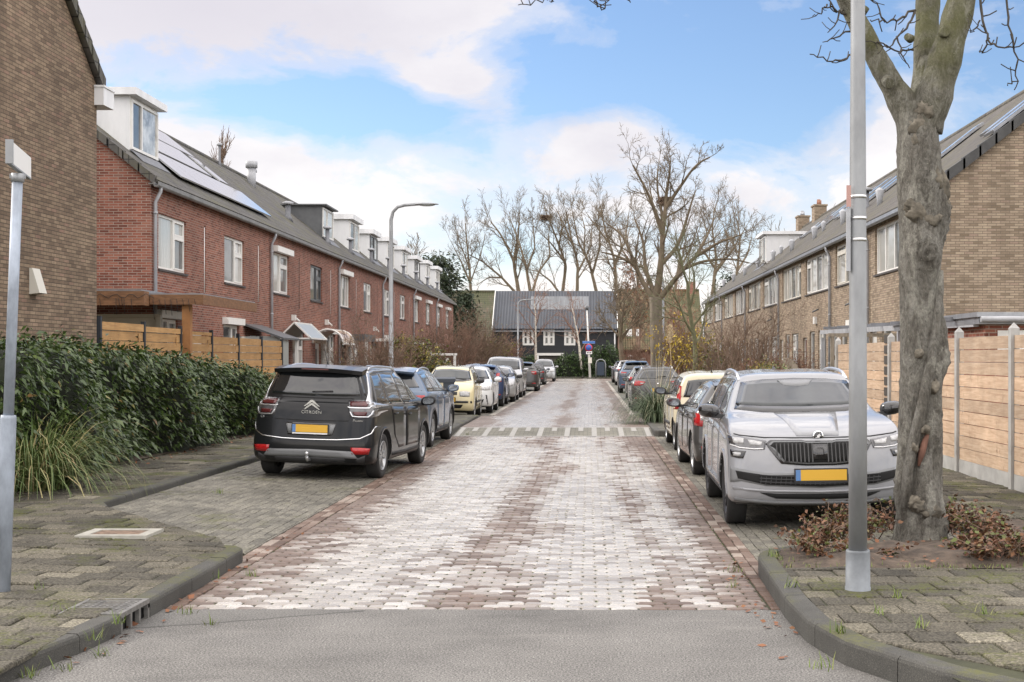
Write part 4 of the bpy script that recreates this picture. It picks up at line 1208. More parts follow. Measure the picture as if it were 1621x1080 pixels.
q = MB(); q.box(wx(853, BY), wx(890, BY), .1, .16, 0, wz(563, BY)); q.build('door', m_darkw, h)
q = MB(); q.tube([(wx(973, BY), -.1, .1), (wx(973, BY), -.1, be-.4)], .06, 6); q.build('downpipe', m_frame, h)

def gable_house(name, label, x0, x1, Y, eave, ridge, dep, wm, rm, wins=(), sky=(), chim=()):
    h = thing(name, label, 'house', (0, Y, 0))
    mb = MB()
    mb.quad((x0, 0, 0), (x1, 0, 0), (x1, 0, eave), (x0, 0, eave)); mb.quad((x0, 2*dep, 0), (x1, 2*dep, 0), (x1, 2*dep, eave), (x0, 2*dep, eave))
    for x in (x0, x1): mb.add([(x, 0, 0), (x, 2*dep, 0), (x, 2*dep, eave), (x, dep, ridge), (x, 0, eave)], [(0,1,2,3,4)])
    weld(mb.build('wall', wm, h))
    mb = MB(); s = (ridge-eave)/dep
    for k in (0, 1):
        y0_, y1_ = (-.4, dep) if k == 0 else (2*dep+.4, dep)
        vs = [(x0-.15, y0_, eave-.4*s), (x1+.15, y0_, eave-.4*s), (x1+.15, y1_, ridge), (x0-.15, y1_, ridge)]; vs += [(x, y, z+.14) for x, y, z in vs]
        mb.add(vs, [(0,3,2,1), (4,5,6,7), (0,1,5,4), (1,2,6,5), (3,0,4,7)])
    rf = mb.build('roof', rm, h)
    q = MB(); q.tube([(x0-.15, dep, ridge+.12), (x1+.15, dep, ridge+.12)], .15, 8); q.build('ridge_tile', rm, rf)
    for (a, b, c, d_) in wins: window(h, a, b, c, d_, (.5,), {}, m_frame, [m_glass], y=-.08, fw=.1, sill=False)
    for (a, b, z0, z1) in sky:
        y0_, y1_ = (z0-eave)/s, (z1-eave)/s
        q = MB(); q.add([(a, y0_, z0+.16), (b, y0_, z0+.16), (b, y1_, z1+.16), (a, y1_, z1+.16), (a, y0_, z0+.22), (b, y0_, z0+.22), (b, y1_, z1+.22), (a, y1_, z1+.22)], [(0,3,2,1), (4,5,6,7), (0,1,5,4), (1,2,6,5), (2,3,7,6), (3,0,4,7)])
        q.build('skylight', m_net, h)
    for (x, w_, hh) in chim:
        q = MB(); q.box(x, x+w_, dep-.4, dep+.4, ridge-.6, ridge+hh); q.build('chimney', wm, h)
    return h
YA = 136.0
gable_house('farmhouse', 'house with a mossy green tiled roof left of the black barn', wx(690, YA), wx(776, YA), YA, wz(543, YA), wz(463, YA+5), 6.0, m_red, m_tilem,
            wins=[(wx(725, YA), wx(738, YA), .8, 2.2), (wx(752, YA), wx(764, YA), .8, 2.2)], sky=[(wx(726, YA), wx(736, YA), wz(498, YA), wz(490, YA))])
YB = 133.0
gable_house('farmhouse', 'low red brick house with an ochre and moss tiled roof right of the black barn', wx(982, YB), wx(1112, YB), YB, wz(549, YB), wz(461, YB+5), 6.0, m_red, m_tileo,
            wins=[(wx(1014, YB), wx(1022, YB), wz(578, YB), wz(567, YB)), (wx(994, YB), wx(1002, YB), wz(585, YB), wz(562, YB)), (wx(1031, YB), wx(1037, YB), wz(577, YB), wz(567, YB))],
            sky=[(wx(992, YB), wx(1001, YB), wz(535, YB), wz(524, YB)), (wx(1008, YB), wx(1013, YB), wz(535, YB), wz(524, YB))], chim=[(wx(1113, YB)-1.2, .9, 1.0)])
# ------------------------------------------------------------------ cars
def paint(name, c, metal=0.0, rough=.35, dirt=.12):
    m, nt, b = _nt(name)
    oc = coords(nt, 'Object')
    dn = ramp(nt, noise(nt, oc, 4, 6, .7), [(.45, .03), (.75, dirt)])
    lnk(nt, mix(nt, dn, c, (.13, .12, .10)), b.inputs['Base Color'])
    b.inputs['Metallic'].default_value = metal
    b.inputs['Roughness'].default_value = rough
    b.inputs['Coat Weight'].default_value = 1.0; b.inputs['Coat IOR'].default_value = 1.42
    lnk(nt, mth(nt, 'ADD', mth(nt, 'MULTIPLY', dn, .35), .035), b.inputs['Coat Roughness'])
    return m
m_tyre = M("tyre_rubber", (.022, .022, .022), .85, var=.3, vs=8)
m_rim = M("alloy", (.42, .43, .44), .35, .75, var=.12, vs=8)
m_rimd = M("alloy_dark", (.05, .05, .055), .4, .5)
m_plast = M("black_plastic", (.028, .028, .03), .6, var=.2, vs=10)
m_gloss = M("gloss_black", (.012, .012, .013), .15, coat=.6)
m_greyp = M("grey_plastic", (.16, .165, .17), .5)
m_chrome = M("chrome", (.75, .76, .78), .12, 1.0)
m_mirg = M("mirror_glass", (.22, .24, .27), .08, 1.0)
m_silv = M("silver_trim", (.60, .61, .63), .28, .85)
m_cglass = M("car_glass", (.012, .014, .016), .03, spec=.5, coat=1.0)
m_wglass = M("windscreen_glass", (.025, .03, .032), .3, spec=.1, coat=1.0, var=.35, vs=2.2)
m_wglass.node_tree.nodes["Principled BSDF"].inputs['Coat IOR'].default_value = 1.5
m_cglass.node_tree.nodes["Principled BSDF"].inputs['Coat IOR'].default_value = 1.45
m_red = m_red
m_lred = M("light_red", (.33, .010, .012), .15, coat=.25, var=.25, vs=14)
m_ldred = M("light_dark_red", (.07, .012, .013), .15, coat=.25, var=.3, vs=14)
m_lclear = M("light_clear", (.34, .34, .34), .08, coat=1.0, var=.5, vs=16)
m_lsmoke = M("light_smoke", (.06, .06, .065), .08, coat=1.0, var=.6, vs=14)
m_yplate = M("plate_yellow", (.62, .36, .035), .45)
m_ublue = M("plate_blue", (.09, .20, .42), .45)
m_wmark = M("badge_white", (.75, .75, .75), .4)
m_hole = M("intake_black", (.006, .006, .006), .9)

def ring_pts(w, yf, yr, zl_, cdf, cdr, nf=2.4, nr=3.0, bulge=.0):
    XS = [0, .3, .55, .74, .87, .95, .985, 1.0]
    def e(x, n): return 1-(max(0, 1-x**n))**(1/n)
    half = [(x*w, yr + cdr*e(x, nr)) for x in XS]
    ya, yb = yr+cdr, yf-cdf
    for k in range(1, 8):
        t = k/8; half.append((w*(1+bulge*4*t*(1-t)), ya+(yb-ya)*t))
    half += [(x*w, yf - cdf*e(x, nf)) for x in XS[::-1]]
    if not hasattr(zl_, '__len__'): zf = lambda y: zl_
    else:
        ys = [p[0] for p in zl_]; zs = [p[1] for p in zl_]
        zf = lambda y: float(np.interp(y, ys, zs))
    pts = [(x, y, zf(y)) for x, y in half]
    pts += [(-x, y, zf(y)) for x, y in half[-2:0:-1]]
    return pts

def eval_mesh(o):
    dg = bpy.context.evaluated_depsgraph_get()
    return bpy.data.meshes.new_from_object(o.evaluated_get(dg))

class Car:
    def __init__(s, name, label, P, pm, loc, rz, roll=0.0, lod=2, group=None):
        s.P = P; s.pm = pm; s.lod = lod
        s.root = thing(name, label, 'car', loc, 0, group)
        s.root.rotation_euler = (0, roll, rz)
        L, W, H = P['L'], P['W'], P['H']; w = W/2; f = L/2; r = -L/2
        gc = P.get('gc', .19)
        hf, zc, zr = P['hf'], P['zc'], P['zr']          # hood front edge, cowl and rear belt heights
        cy, wt, rr = P['cy'], P['wt'], P['rr']          # cowl, windscreen top and roof rear (y)
        rw = P.get('rw', w*.72); tb = P.get('tb', .16)  # roof half width; inset of tailgate at belt height
        cdf, cdr = P.get('cdf', .5), P.get('cdr', .3)
        nz = P.get('nose', .0)
        belt = lambda d, df=0.0: [(r, zr-d), (cy-.4, zc-d), (cy+.05, zc-d-.015), ((cy+f)/2, (zc+hf)/2-d+P.get('crown', .03)-df*.5), (f-.25, hf-d-df), (f, hf-d-.03-df)]
        rings = [
            ring_pts(w*.88, f-.22, r+.2, gc, cdf, cdr),
            ring_pts(w*.965, f-.07-nz, r+.06, gc+.04, cdf, cdr),
            ring_pts(w*.995, f-.01-nz*.5, r+.01, .36, cdf, cdr, bulge=.006),
            ring_pts(w, f, r, .52, cdf, cdr, bulge=.006),
            ring_pts(w*.99, f-.015, r+.02, .64, cdf, cdr, bulge=.006),
            ring_pts(w*.985, f-.05, r+.045, [(r, .80), (f, min(.80, hf-.14))], cdf, cdr, bulge=.01),
            ring_pts(w*.975, f-.09, r+.08, belt(.085, -.02), cdf*1.05, cdr, bulge=.012),
            ring_pts(w*.935, f-.15, r+.10, belt(.0), cdf*1.0, cdr, nf=2.6, bulge=.012),
            ring_pts(w*.90, (f-.15)*.45+cy*.55, r+.11, [(r, zr+.025), (cy-.4, zc+.02), (cy+.1, zc+.02), ((f+cy)/2, (zc+hf)/2+P.get('crown', .03)+.03)], .35, cdr, nf=3.0, bulge=.012),
            ring_pts(w*.885, cy+.02, r+tb, [(r, zr+.05), (cy, zc+.03)], .34, cdr*.9, nf=2.4, bulge=.012),
        ]
        ze = H-.085
        def zroof(d, arch=.05):
            return [(rr, H-d-P.get('rd', .05)), ((rr+wt)/2, H-d), (wt, H-d-.045)]
        for t in (.33, .68):
            ww = w*.885 + (rw-w*.885)*t + .012
            y1 = cy+.02 + (wt-cy-.02)*t; y0 = r+tb + (rr-r-tb)*(t**P.get('tp', 1.0))
            rings.append(ring_pts(ww, y1, y0, [(y0, zr+.05+(ze-P.get('rd', .05)-zr-.05)*t), (y1, zc+.03+(ze-.045-zc-.03)*t)], .30-.05*t, cdr*.85, nf=2.4, bulge=.01))
        rings += [ring_pts(rw, wt, rr, zroof(.085), .26, .16, nf=2.4, bulge=.01),
                  ring_pts(rw-.06, wt-.05, rr+.02, zroof(.032), .24, .14, nf=2.6),
                  ring_pts(rw*.62, wt-.12, rr+.10, zroof(.006), .2, .12, nf=2.6),
                  ring_pts(rw*.22, wt-.4, rr+.4, zroof(0.0), .2, .2)]
        n = len(rings[0]); vs = [p for rg_ in rings for p in rg_]
        fs = []
        for i in range(len(rings)-1):
            for j in range(n):
                j2 = (j+1) % n
                fs.append((i*n+j, i*n+j2, (i+1)*n+j2, (i+1)*n+j))
        fs.append(tuple(range(n))[::-1]); fs.append(tuple((len(rings)-1)*n+j for j in range(n)))
        mi = [1 if k < n else 0 for k in range(len(fs)-2)] + [1, 0]
        me = bpy.data.meshes.new('body'); me.from_pydata(vs, [], fs)
        for mt in (pm, m_plast): me.materials.append(mt)
        me.polygons.foreach_set("material_index", mi); me.polygons.foreach_set("use_smooth", [True]*len(fs))
        o = bpy.data.objects.new('body', me); COL.objects.link(o)
        sm = o.modifiers.new('s', 'SUBSURF'); sm.levels = lod; sm.render_levels = lod
        bpy.context.view_layer.update()
        sub = eval_mesh(o)
        bm = bmesh.new(); bm.from_mesh(sub); s.bvh = BVHTree.FromBMesh(bm); bm.free()
        # wheel openings
        o.modifiers.clear(); o.data = sub
        cut = MB(); wr = P.get('wr', .33); s.wr = wr
        s.ax = (P.get('fa', f-.88), P.get('fa', f-.88)-P['wb'])
        ar = wr + P.get('arch', .055)
        for y in s.ax:
            for sg in (1, -1):
                cut.lathe([(ar, sg*(w-.36)), (ar, sg*(w+.3))][::sg], 28 if lod > 1 else 18, 0, 'x', (0, y, wr+.01))
        co = cut.build('cut', m_hole, uv=False)
        bmod = o.modifiers.new('b', 'BOOLEAN'); bmod.object = co; bmod.operation = 'DIFFERENCE'; bmod.solver = 'EXACT'
        try: bmod.material_mode = 'TRANSFER'
        except Exception: pass
        bpy.context.view_layer.update()
        fin = eval_mesh(o)
        o.modifiers.clear(); o.data = fin; fin.name = 'body'; o.name = 'body'
        bpy.data.objects.remove(co)
        for old in (me, sub):
            if old.users == 0: bpy.data.meshes.remove(old)
        o.parent = s.root; s.body = o
        s.wheels()
    # ---- conformal pieces
    def hit(s, view, a, b):
        if view == 'front': o, d = (a, 6, b), (0, -1, 0)
        elif view == 'rear': o, d = (a, -6, b), (0, 1, 0)
        elif view == 'right': o, d = (3, a, b), (-1, 0, 0)
        elif view == 'left': o, d = (-3, a, b), (1, 0, 0)
        elif view == 'top': o, d = (a, b, 4), (0, 0, -1)
        elif view == 'fcr': o, d = (a+3*.6, a*0+6, b), (-.45, -.893, 0)
        p, nrm, idx, dist = s.bvh.ray_cast(Vector(o), Vector(d))
        if p is None: return None
        if nrm.dot(Vector(d)) > 0: nrm = -nrm
        return p, nrm
    def patch(s, view, top, bot, mat, name, par=None, off=.004, nv=6, sub=3, mirror=False, depth=.012):
        par = par or s.root
        if s.lod < 2: sub = max(1, sub-1); nv = max(2, nv//2)
        out = []
        for sg in ((1, -1) if mirror else (1,)):
            vw = view
            if sg < 0 and view in ('right', 'left'): vw = 'left' if view == 'right' else 'right'
            flip = sg if view not in ('right', 'left') else 1
            def dense(l):
                q = []
                for i in range(len(l)-1):
                    for k in range(sub):
                        t = k/sub; q.append((l[i][0]+(l[i+1][0]-l[i][0])*t, l[i][1]+(l[i+1][1]-l[i][1])*t))
                return q + [l[-1]]
            T, B = dense(top), dense(bot); nu = len(T)
            g = []
            for j in range(nv+1):
                t = j/nv
                for i in range(nu):
                    a = T[i][0]+(B[i][0]-T[i][0])*t; b = T[i][1]+(B[i][1]-T[i][1])*t
                    g.append(s.hit(vw, a*flip, b))
            mb = MB(); vs = []; ok = [h is not None for h in g]
            for h in g:
                vs.append(tuple(h[0]+h[1]*off) if h else (0, 0, 0))
            nb = len(vs)
            for h in g: vs.append(tuple(h[0]-h[1]*depth) if h else (0, 0, 0))
            fs = []; sms = []
            def q(a, b, c, d_):
                if ok[a] and ok[b] and ok[c] and ok[d_]: fs.append((a, b, c, d_)); return True
            for j in range(nv):
                for i in range(nu-1):
                    q(j*nu+i, j*nu+i+1, (j+1)*nu+i+1, (j+1)*nu+i)
            nf = len(fs)
            def sk(a, b):
                if ok[a] and ok[b]: fs.append((a, b, nb+b, nb+a))
            for i in range(nu-1): sk(i, i+1); sk(nv*nu+i+1, nv*nu+i)
            for j in range(nv): sk((j+1)*nu, j*nu); sk(j*nu+nu-1, (j+1)*nu+nu-1)
            used = sorted({i for f_ in fs for i in f_}); mp = {k: i for i, k in enumerate(used)}
            mb.v = [vs[k] for k in used]; mb.f = [[mp[k] for k in f_] for f_ in fs]; mb.m = [0]*len(fs); mb.s = [k < nf for k in range(len(fs))]
            if not mb.f: continue
            out.append(mb.build(name, mat, par, recalc=True, uv=False))
        return out
    def strip(s, view, pts, wd, mat, name, par=None, off=.005, mirror=False):
        """thin line of given width along a polyline in view coordinates"""
        T, B = [], []
        for i in range(len(pts)):
            a, b = pts[max(i-1, 0)], pts[min(i+1, len(pts)-1)]
            dx_, dy_ = b[0]-a[0], b[1]-a[1]; l = math.hypot(dx_, dy_) or 1
            nx, ny = -dy_/l*wd/2, dx_/l*wd/2
            T.append((pts[i][0]+nx, pts[i][1]+ny)); B.append((pts[i][0]-nx, pts[i][1]-ny))
        return s.patch(view, T, B, mat, name, par, off, nv=1, sub=2, mirror=mirror)
    def wheels(s):
        P = s.P; w = P['W']/2; wr = s.wr; tw = P.get('tw', .215); rim = P.get('rim', m_rim); n = 32 if s.lod > 1 else 18
        first = None
        sp = P.get('spokes', 5); rr_ = wr*P.get('rr_', .66)
        for y in s.ax:
            for sg in (1, -1):
                wh = bpy.data.objects.new('wheel', None)
                xo = sg*(w-.02-tw/2)
                mb = MB()
                mb.lathe([(.05, sg*-.06), (rr_*.98, sg*-.06), (rr_*.98, sg*.01), (.05, sg*.01)][::sg], 20, 0, 'x')
                wh = mb.build('wheel', m_hole, s.root, uv=False); wh.location = (xo, y, wr)
                h = tw/2
                prof = [(rr_, -h*.8), (rr_+.02, -h*.95), (wr*.86, -h), (wr*.96, -h*.93), (wr*.995, -h*.75), (wr, 0), (wr*.995, h*.75), (wr*.96, h*.93), (wr*.86, h), (rr_+.02, h*.95), (rr_, h*.8)]
                mb = MB(); mb.lathe(prof, n, 0, 'x')
                mb.f.pop(); mb.m.pop(); mb.s.pop(); mb.f.pop(); mb.m.pop(); mb.s.pop()
                for k in range(4):       # tread grooves as dark rings slightly proud
                    xg = -h*.6+k*h*.4
                mb.build('tyre', m_tyre, wh, uv=False)
                mb = MB(); xf = sg*h*.72
                mb.lathe([(rr_*.93, sg*h*.35), (rr_*1.01, sg*h*.85), (rr_*1.01, sg*h*.93), (rr_*.95, sg*h*.93), (rr_*.86, sg*h*.4)], n, 0, 'x')
                mb.f.pop(); mb.m.pop(); mb.s.pop(); mb.f.pop(); mb.m.pop(); mb.s.pop()
                mb.lathe([(.01, xf), (rr_*.2, xf), (rr_*.26, xf-sg*.02), (rr_*.28, xf-sg*.06)], 14, 0, 'x')
                for k in range(sp):
                    a0 = 2*math.pi*k/sp
                    for da in ((-.16, .16) if P.get('twin', True) else (0,)):
                        a1 = a0 + da*.55; a2 = a0 + da*1.25
                        p = Vector((xf-sg*.012, rr_*.2*math.cos(a1), rr_*.2*math.sin(a1))); q = Vector((xf-sg*.004, rr_*.93*math.cos(a2), rr_*.93*math.sin(a2)))
                        mb.bar(p, q, .028 if P.get('twin', True) else .07, .03, 0, up=(1, 0, 0))
                mb.build('rim', rim, wh, uv=False)
    def mirror(s, y, z, mat=None, mat2=None, out=.0, gl=1):
        w = s.P['W']/2; mat = mat or s.pm
        for sg in (1, -1):
            x0 = s.hit('right' if sg > 0 else 'left', y, z); x0 = x0[0].x if x0 else sg*w*.9
            mb = MB(); c = (x0+sg*(.17+out), y, z+.05)
            vs = []; n = 14
            secs = [(-.055, .80), (-.05, .98), (-.02, 1.0), (.03, .9), (.075, .62), (.095, .2)]
            for (dy_, k) in secs:
                for j in range(n):
                    a = 2*math.pi*j/n; ca, sa = math.cos(a), math.sin(a)
                    px = .125*k*(abs(ca)**.7)*(1 if ca > 0 else -1); pz = .078*k*(abs(sa)**.7)*(1 if sa > 0 else -1)
                    vs.append((c[0]+px, c[1]+dy_, c[2]+pz+ .012*px*sg/.125))
            fs = []
            for i in range(len(secs)-1):
                for j in range(n): fs.append((i*n+j, i*n+(j+1) % n, (i+1)*n+(j+1) % n, (i+1)*n+j))
            fs.append(tuple(range(n))); fs.append(tuple((len(secs)-1)*n+j for j in range(n))[::-1])
            mb.add(vs, fs, 0, True)
            o = mb.build('side_mirror', mat, s.root, uv=False)
            q = MB(); q.bar((x0-sg*.03, y+.01, z-.02), (c[0]-sg*.02, y+.01, z-.0), .07, .05); q.build('mirror_arm', m_plast, o, uv=False)
            q = MB(); q.add([(c[0]+.9*p[0]-.9*c[0]+0, c[1]-.058, c[2]+.86*(p[2]-c[2])) for p in vs[:n]], [tuple(range(n))]); q.build('mirror_glass', m_mirg, o, uv=False)
    def rails(s, y0, y1, x, mat, h=.05, r=.016, thick=None):
        for sg in (1, -1):
            pts = []
            for k in range(9):
                t = k/8; y = y0+(y1-y0)*t
                hh = s.hit('top', sg*x, y); z = hh[0].z if hh else s.P['H']
                e = min(t, 1-t)*6; lift = h*min(1, e)
                pts.append((sg*x, y, z-.01+lift))
            mb = MB(); mb.tube(pts, r, 8); mb.build('roof_rail', mat, s.root, uv=False)
    def plate(s, view, x, z, w=.52, h=.11, frame=True, tilt=0):
        hh = s.hit(view, x, z); hl = s.hit(view, x, z+.05); hb = s.hit(view, x, z-.05)
        y = max(abs(q[0].y) for q in (hh, hl, hb) if q)
        sg = 1 if view == 'front' else -1
        y = sg*(y+.012)
        mb = MB(); mb.box(x-w/2-.012, x+w/2+.012, min(y, y-sg*.03), max(y, y-sg*.03), z-h/2-.02, z+h/2+.012)
        o = mb.build('number_plate', m_plast, s.root, uv=False)
        q = MB(); q.box(x-w/2, x+w/2, min(y, y+sg*.004), max(y, y+sg*.004), z-h/2, z+h/2); q.build('plate_face', m_yplate, o, uv=False)
        xb = x - w/2*(-sg) if view == 'front' else x - w/2
        xa, xc = (x+w/2-.05, x+w/2) if view == 'front' else (x-w/2, x-w/2+.05)
        q = MB(); q.box(xa, xc, min(y+sg*.004, y+sg*.006), max(y+sg*.004, y+sg*.006), z-h/2, z+h/2); q.build('plate_band', m_ublue, o, uv=False)
        return o, y
    def glasshouse(s, mat=None, wmat=None, rmat=None, fw=None):
        """windscreen, rear window and side windows worked out from the car's own proportions"""
        P = s.P; w = P['W']/2; H = P['H']; zc, zr = P['zc'], P['zr']; cy, wt, rr = P['cy'], P['wt'], P['rr']; r = -P['L']/2
        rw = P.get('rw', w*.72); mat = mat or m_cglass
        wz0, wz1 = zc+.055, H-.145
        if 'wsc' in P: wz0, wz1 = P['wsc']
        b, t = w*.80, rw*.93
        if P.get('front', True):
            s.patch('front', [(-t, wz1), (-t*.6, wz1+.028), (0, wz1+.04), (t*.6, wz1+.028), (t, wz1)], [(-b, wz0+.02), (-b*.6, wz0-.01), (0, wz0-.02), (b*.6, wz0-.01), (b, wz0+.02)], m_gloss, 'windscreen_seal', off=.002, nv=8)
            s.patch('front', [(-t+.02, wz1-.012), (-t*.6, wz1+.012), (0, wz1+.022), (t*.6, wz1+.012), (t-.02, wz1-.012)], [(-b+.03, wz0+.075), (-b*.6, wz0+.055), (0, wz0+.045), (b*.6, wz0+.055), (b-.03, wz0+.075)], wmat or m_wglass, 'windscreen', off=.0045, nv=8)
            for xs in (() if P.get('nowipe') else (-.55, .08)):
                q = MB(); pts = []
                for k in range(6):
                    h_ = s.hit('front', xs*w*1.1+k*.105, wz0+.045+.008*k)
                    if h_: pts.append(tuple(h_[0]+h_[1]*.012))
                if len(pts) > 2: q.tube(pts, .008, 5); q.build('wiper', m_plast, s.root, uv=False)
        if P.get('rear', True):
            rz0, rz1 = P.get('rwz', (zr+.07, H-.155)); bb, tt = P.get('rwx', (w*.74, rw*.9))
            s.patch('rear', [(-tt, rz1-.02), (-tt*.6, rz1), (0, rz1+.008), (tt*.6, rz1), (tt, rz1-.02)], [(-bb, rz0+.015), (-bb*.6, rz0), (0, rz0-.006), (bb*.6, rz0), (bb, rz0+.015)], rmat or mat, 'rear_window', off=.004, nv=7)
            if P.get('rwipe', True):
                q = MB(); pts = []
                for k in range(5):
                    h_ = s.hit('rear', -.03+k*.075, rz0+.05+.004*k)
                    if h_: pts.append(tuple(h_[0]+h_[1]*.02))
                if len(pts) > 2: q.tube(pts, .011, 5); q.build('rear_wiper', m_plast, s.root, uv=False)
        # side glass: list of (top pts, bottom pts)
        for nm, T, B in P.get('sg', []):
            s.patch('right', T, B, m_gloss if nm == 'trim' else mat, 'window_trim' if nm == 'trim' else 'side_window', off=.002 if nm == 'trim' else .0045, nv=5, mirror=True)
    def doors(s, spec, handles=True, hm=None, hz=None):
        for (T, B, hy, hz_) in spec:
            ds = s.patch('right', T, B, s.pm, 'door', off=.0035, nv=8, sub=3, mirror=True, depth=.02)
            for k, d_ in enumerate(ds):
                vw = 'right' if k == 0 else 'left'
                pts = []
                for j in range(5):
                    h_ = s.hit(vw, hy-.09+j*.045, hz_ + .002*j)
                    if h_: pts.append(tuple(h_[0]+h_[1]*(.008+.022*min(1, min(j, 4-j)))))
                if handles and len(pts) > 3:
                    q = MB(); q.tube(pts, .013, 6); q.build('handle', hm or s.pm, d_, uv=False)
    def arches(s, mat, wd=.06, off=.006):
        for y in s.ax:
            T, B = [], []
            for k in range(15):
                a = math.pi*(1.08 - 1.16*k/14)
                r0 = s.wr+s.P.get('arch', .055)
                T.append((y+(r0+wd)*math.cos(a), s.wr+.01+(r0+wd)*math.sin(a))); B.append((y+(r0+.002)*math.cos(a), s.wr+.01+(r0+.002)*math.sin(a)))
            s.patch('right', T, B, mat, 'wheel_arch', off=off, nv=2, sub=1, mirror=True)
    def sill(s, z0, z1, mat, name='sill'):
        a, b = s.ax[1]+s.wr+.1, s.ax[0]-s.wr-.1
        s.patch('right', [(a, z1), ((a+b)/2, z1), (b, z1)], [(a, z0), ((a+b)/2, z0), (b, z0)], mat, name, off=.006, nv=2, mirror=True)
    def antenna(s, y, kind='fin'):
        h = s.hit('top', 0, y); z = h[0].z
        q = MB()
        if kind == 'rod': q.tube([(0, y, z-.01), (0, y, z+.03), (0, y-.05, z+.06), (0, y-.2, z+.26)], [.03, .014, .006, .004], 6)
        else: q.add([(-.03, y+.1, z-.005), (.03, y+.1, z-.005), (.025, y-.08, z-.005), (-.025, y-.08, z-.005), (0, y-.07, z+.06), (0, y-.1, z+.055)], [(0,1,4), (1,2,5,4), (3,0,4,5), (2,3,5)], 0, True)
        q.build('antenna', m_plast, s.root, uv=False)

def side_glass(cy, wt, rr, zb, zt, yb, splits, rear_y, rear_top, fr=.30):
    """three side windows between the A pillar foot (cy) and the rear pillar, following belt zb(y) and roof line zt(y)"""
    out = []
    A0 = (cy-fr, zb(cy-fr)); A1 = (wt-.16, zt(wt-.16))
    edges = [(A0, A1)] + [((y_, zb(y_)), (y_+dx_, zt(y_+dx_))) for (y_, dx_) in splits] + [((rear_y, zb(rear_y)), (rear_top, zt(rear_top)))]
    for i in range(len(edges)-1):
        (b0, t0), (b1, t1) = edges[i], edges[i+1]
        g = .028
        n = 4
        T = [(t0[0]-g+(t1[0]+2*g-t0[0])*k/n, zt(t0[0]-g+(t1[0]+2*g-t0[0])*k/n)) for k in range(n+1)]
        B = [(b0[0]-g+(b1[0]+2*g-b0[0])*k/n, zb(b0[0]-g+(b1[0]+2*g-b0[0])*k/n)) for k in range(n+1)]
        out.append(('glass', T, B))
    b0, t0 = edges[0]; b1, t1 = edges[-1]; e = .022; n = 8
    T = [(t0[0]+e+(t1[0]-2*e-t0[0])*k/n, zt(t0[0]+(t1[0]-t0[0])*k/n)+e) for k in range(n+1)]
    B = [(b0[0]+e+(b1[0]-2*e-b0[0])*k/n, zb(b0[0]+(b1[0]-b0[0])*k/n)-e) for k in range(n+1)]
    return [('trim', T, B)] + out

def lin(*p):
    ys = [q[0] for q in p]; zs = [q[1] for q in p]
    return lambda y: float(np.interp(y, ys, zs))

def mirx(l): return [(-a, b) for a, b in l]
pt_black = paint("paint_black", (.006, .007, .009), 0, .3, dirt=.05)
pt_black.node_tree.nodes["Principled BSDF"].inputs["Coat IOR"].default_value = 1.33
pt_black.node_tree.nodes["Principled BSDF"].inputs["Coat Weight"].default_value = .6
pt_black.node_tree.nodes["Principled BSDF"].inputs["Specular IOR Level"].default_value = .2
pt_lgrey = paint("paint_light_grey", (.25, .256, .272), 0, .35, dirt=.2)
pt_blue = paint("paint_steel_blue", (.075, .115, .18), .25, .35)
pt_cream = paint("paint_cream", (.63, .55, .33), 0, .35)
pt_cream2 = paint("paint_pale_cream", (.62, .55, .39), 0, .35)
pt_white = paint("paint_white", (.66, .67, .68), 0, .3)
pt_navy = paint("paint_navy", (.014, .035, .10), .2, .3)
pt_silver = paint("paint_silver", (.40, .41, .42), .5, .4)
pt_dgrey = paint("paint_dark_grey", (.045, .043, .042), .35, .35)
pt_char = paint("paint_charcoal", (.035, .036, .04), .3, .35)
pt_olive = paint("paint_grey_green", (.16, .17, .17), .4, .4)

def text_mesh(body, size, mat, name, parent, loc, rot, ext=.003, sx=1.0):
    cu = bpy.data.curves.new('t', 'FONT'); cu.body = body; cu.size = size; cu.extrude = ext; cu.align_x = 'CENTER'; cu.align_y = 'CENTER'
    o = bpy.data.objects.new('t', cu); COL.objects.link(o)
    bpy.context.view_layer.update()
    me = eval_mesh(o); bpy.data.objects.remove(o)
    me.materials.clear(); me.materials.append(mat)
    p = bpy.data.objects.new(name, me); COL.objects.link(p); p.parent = parent
    p.location = loc; p.rotation_euler = rot; p.scale = (sx, 1, 1)
    return p

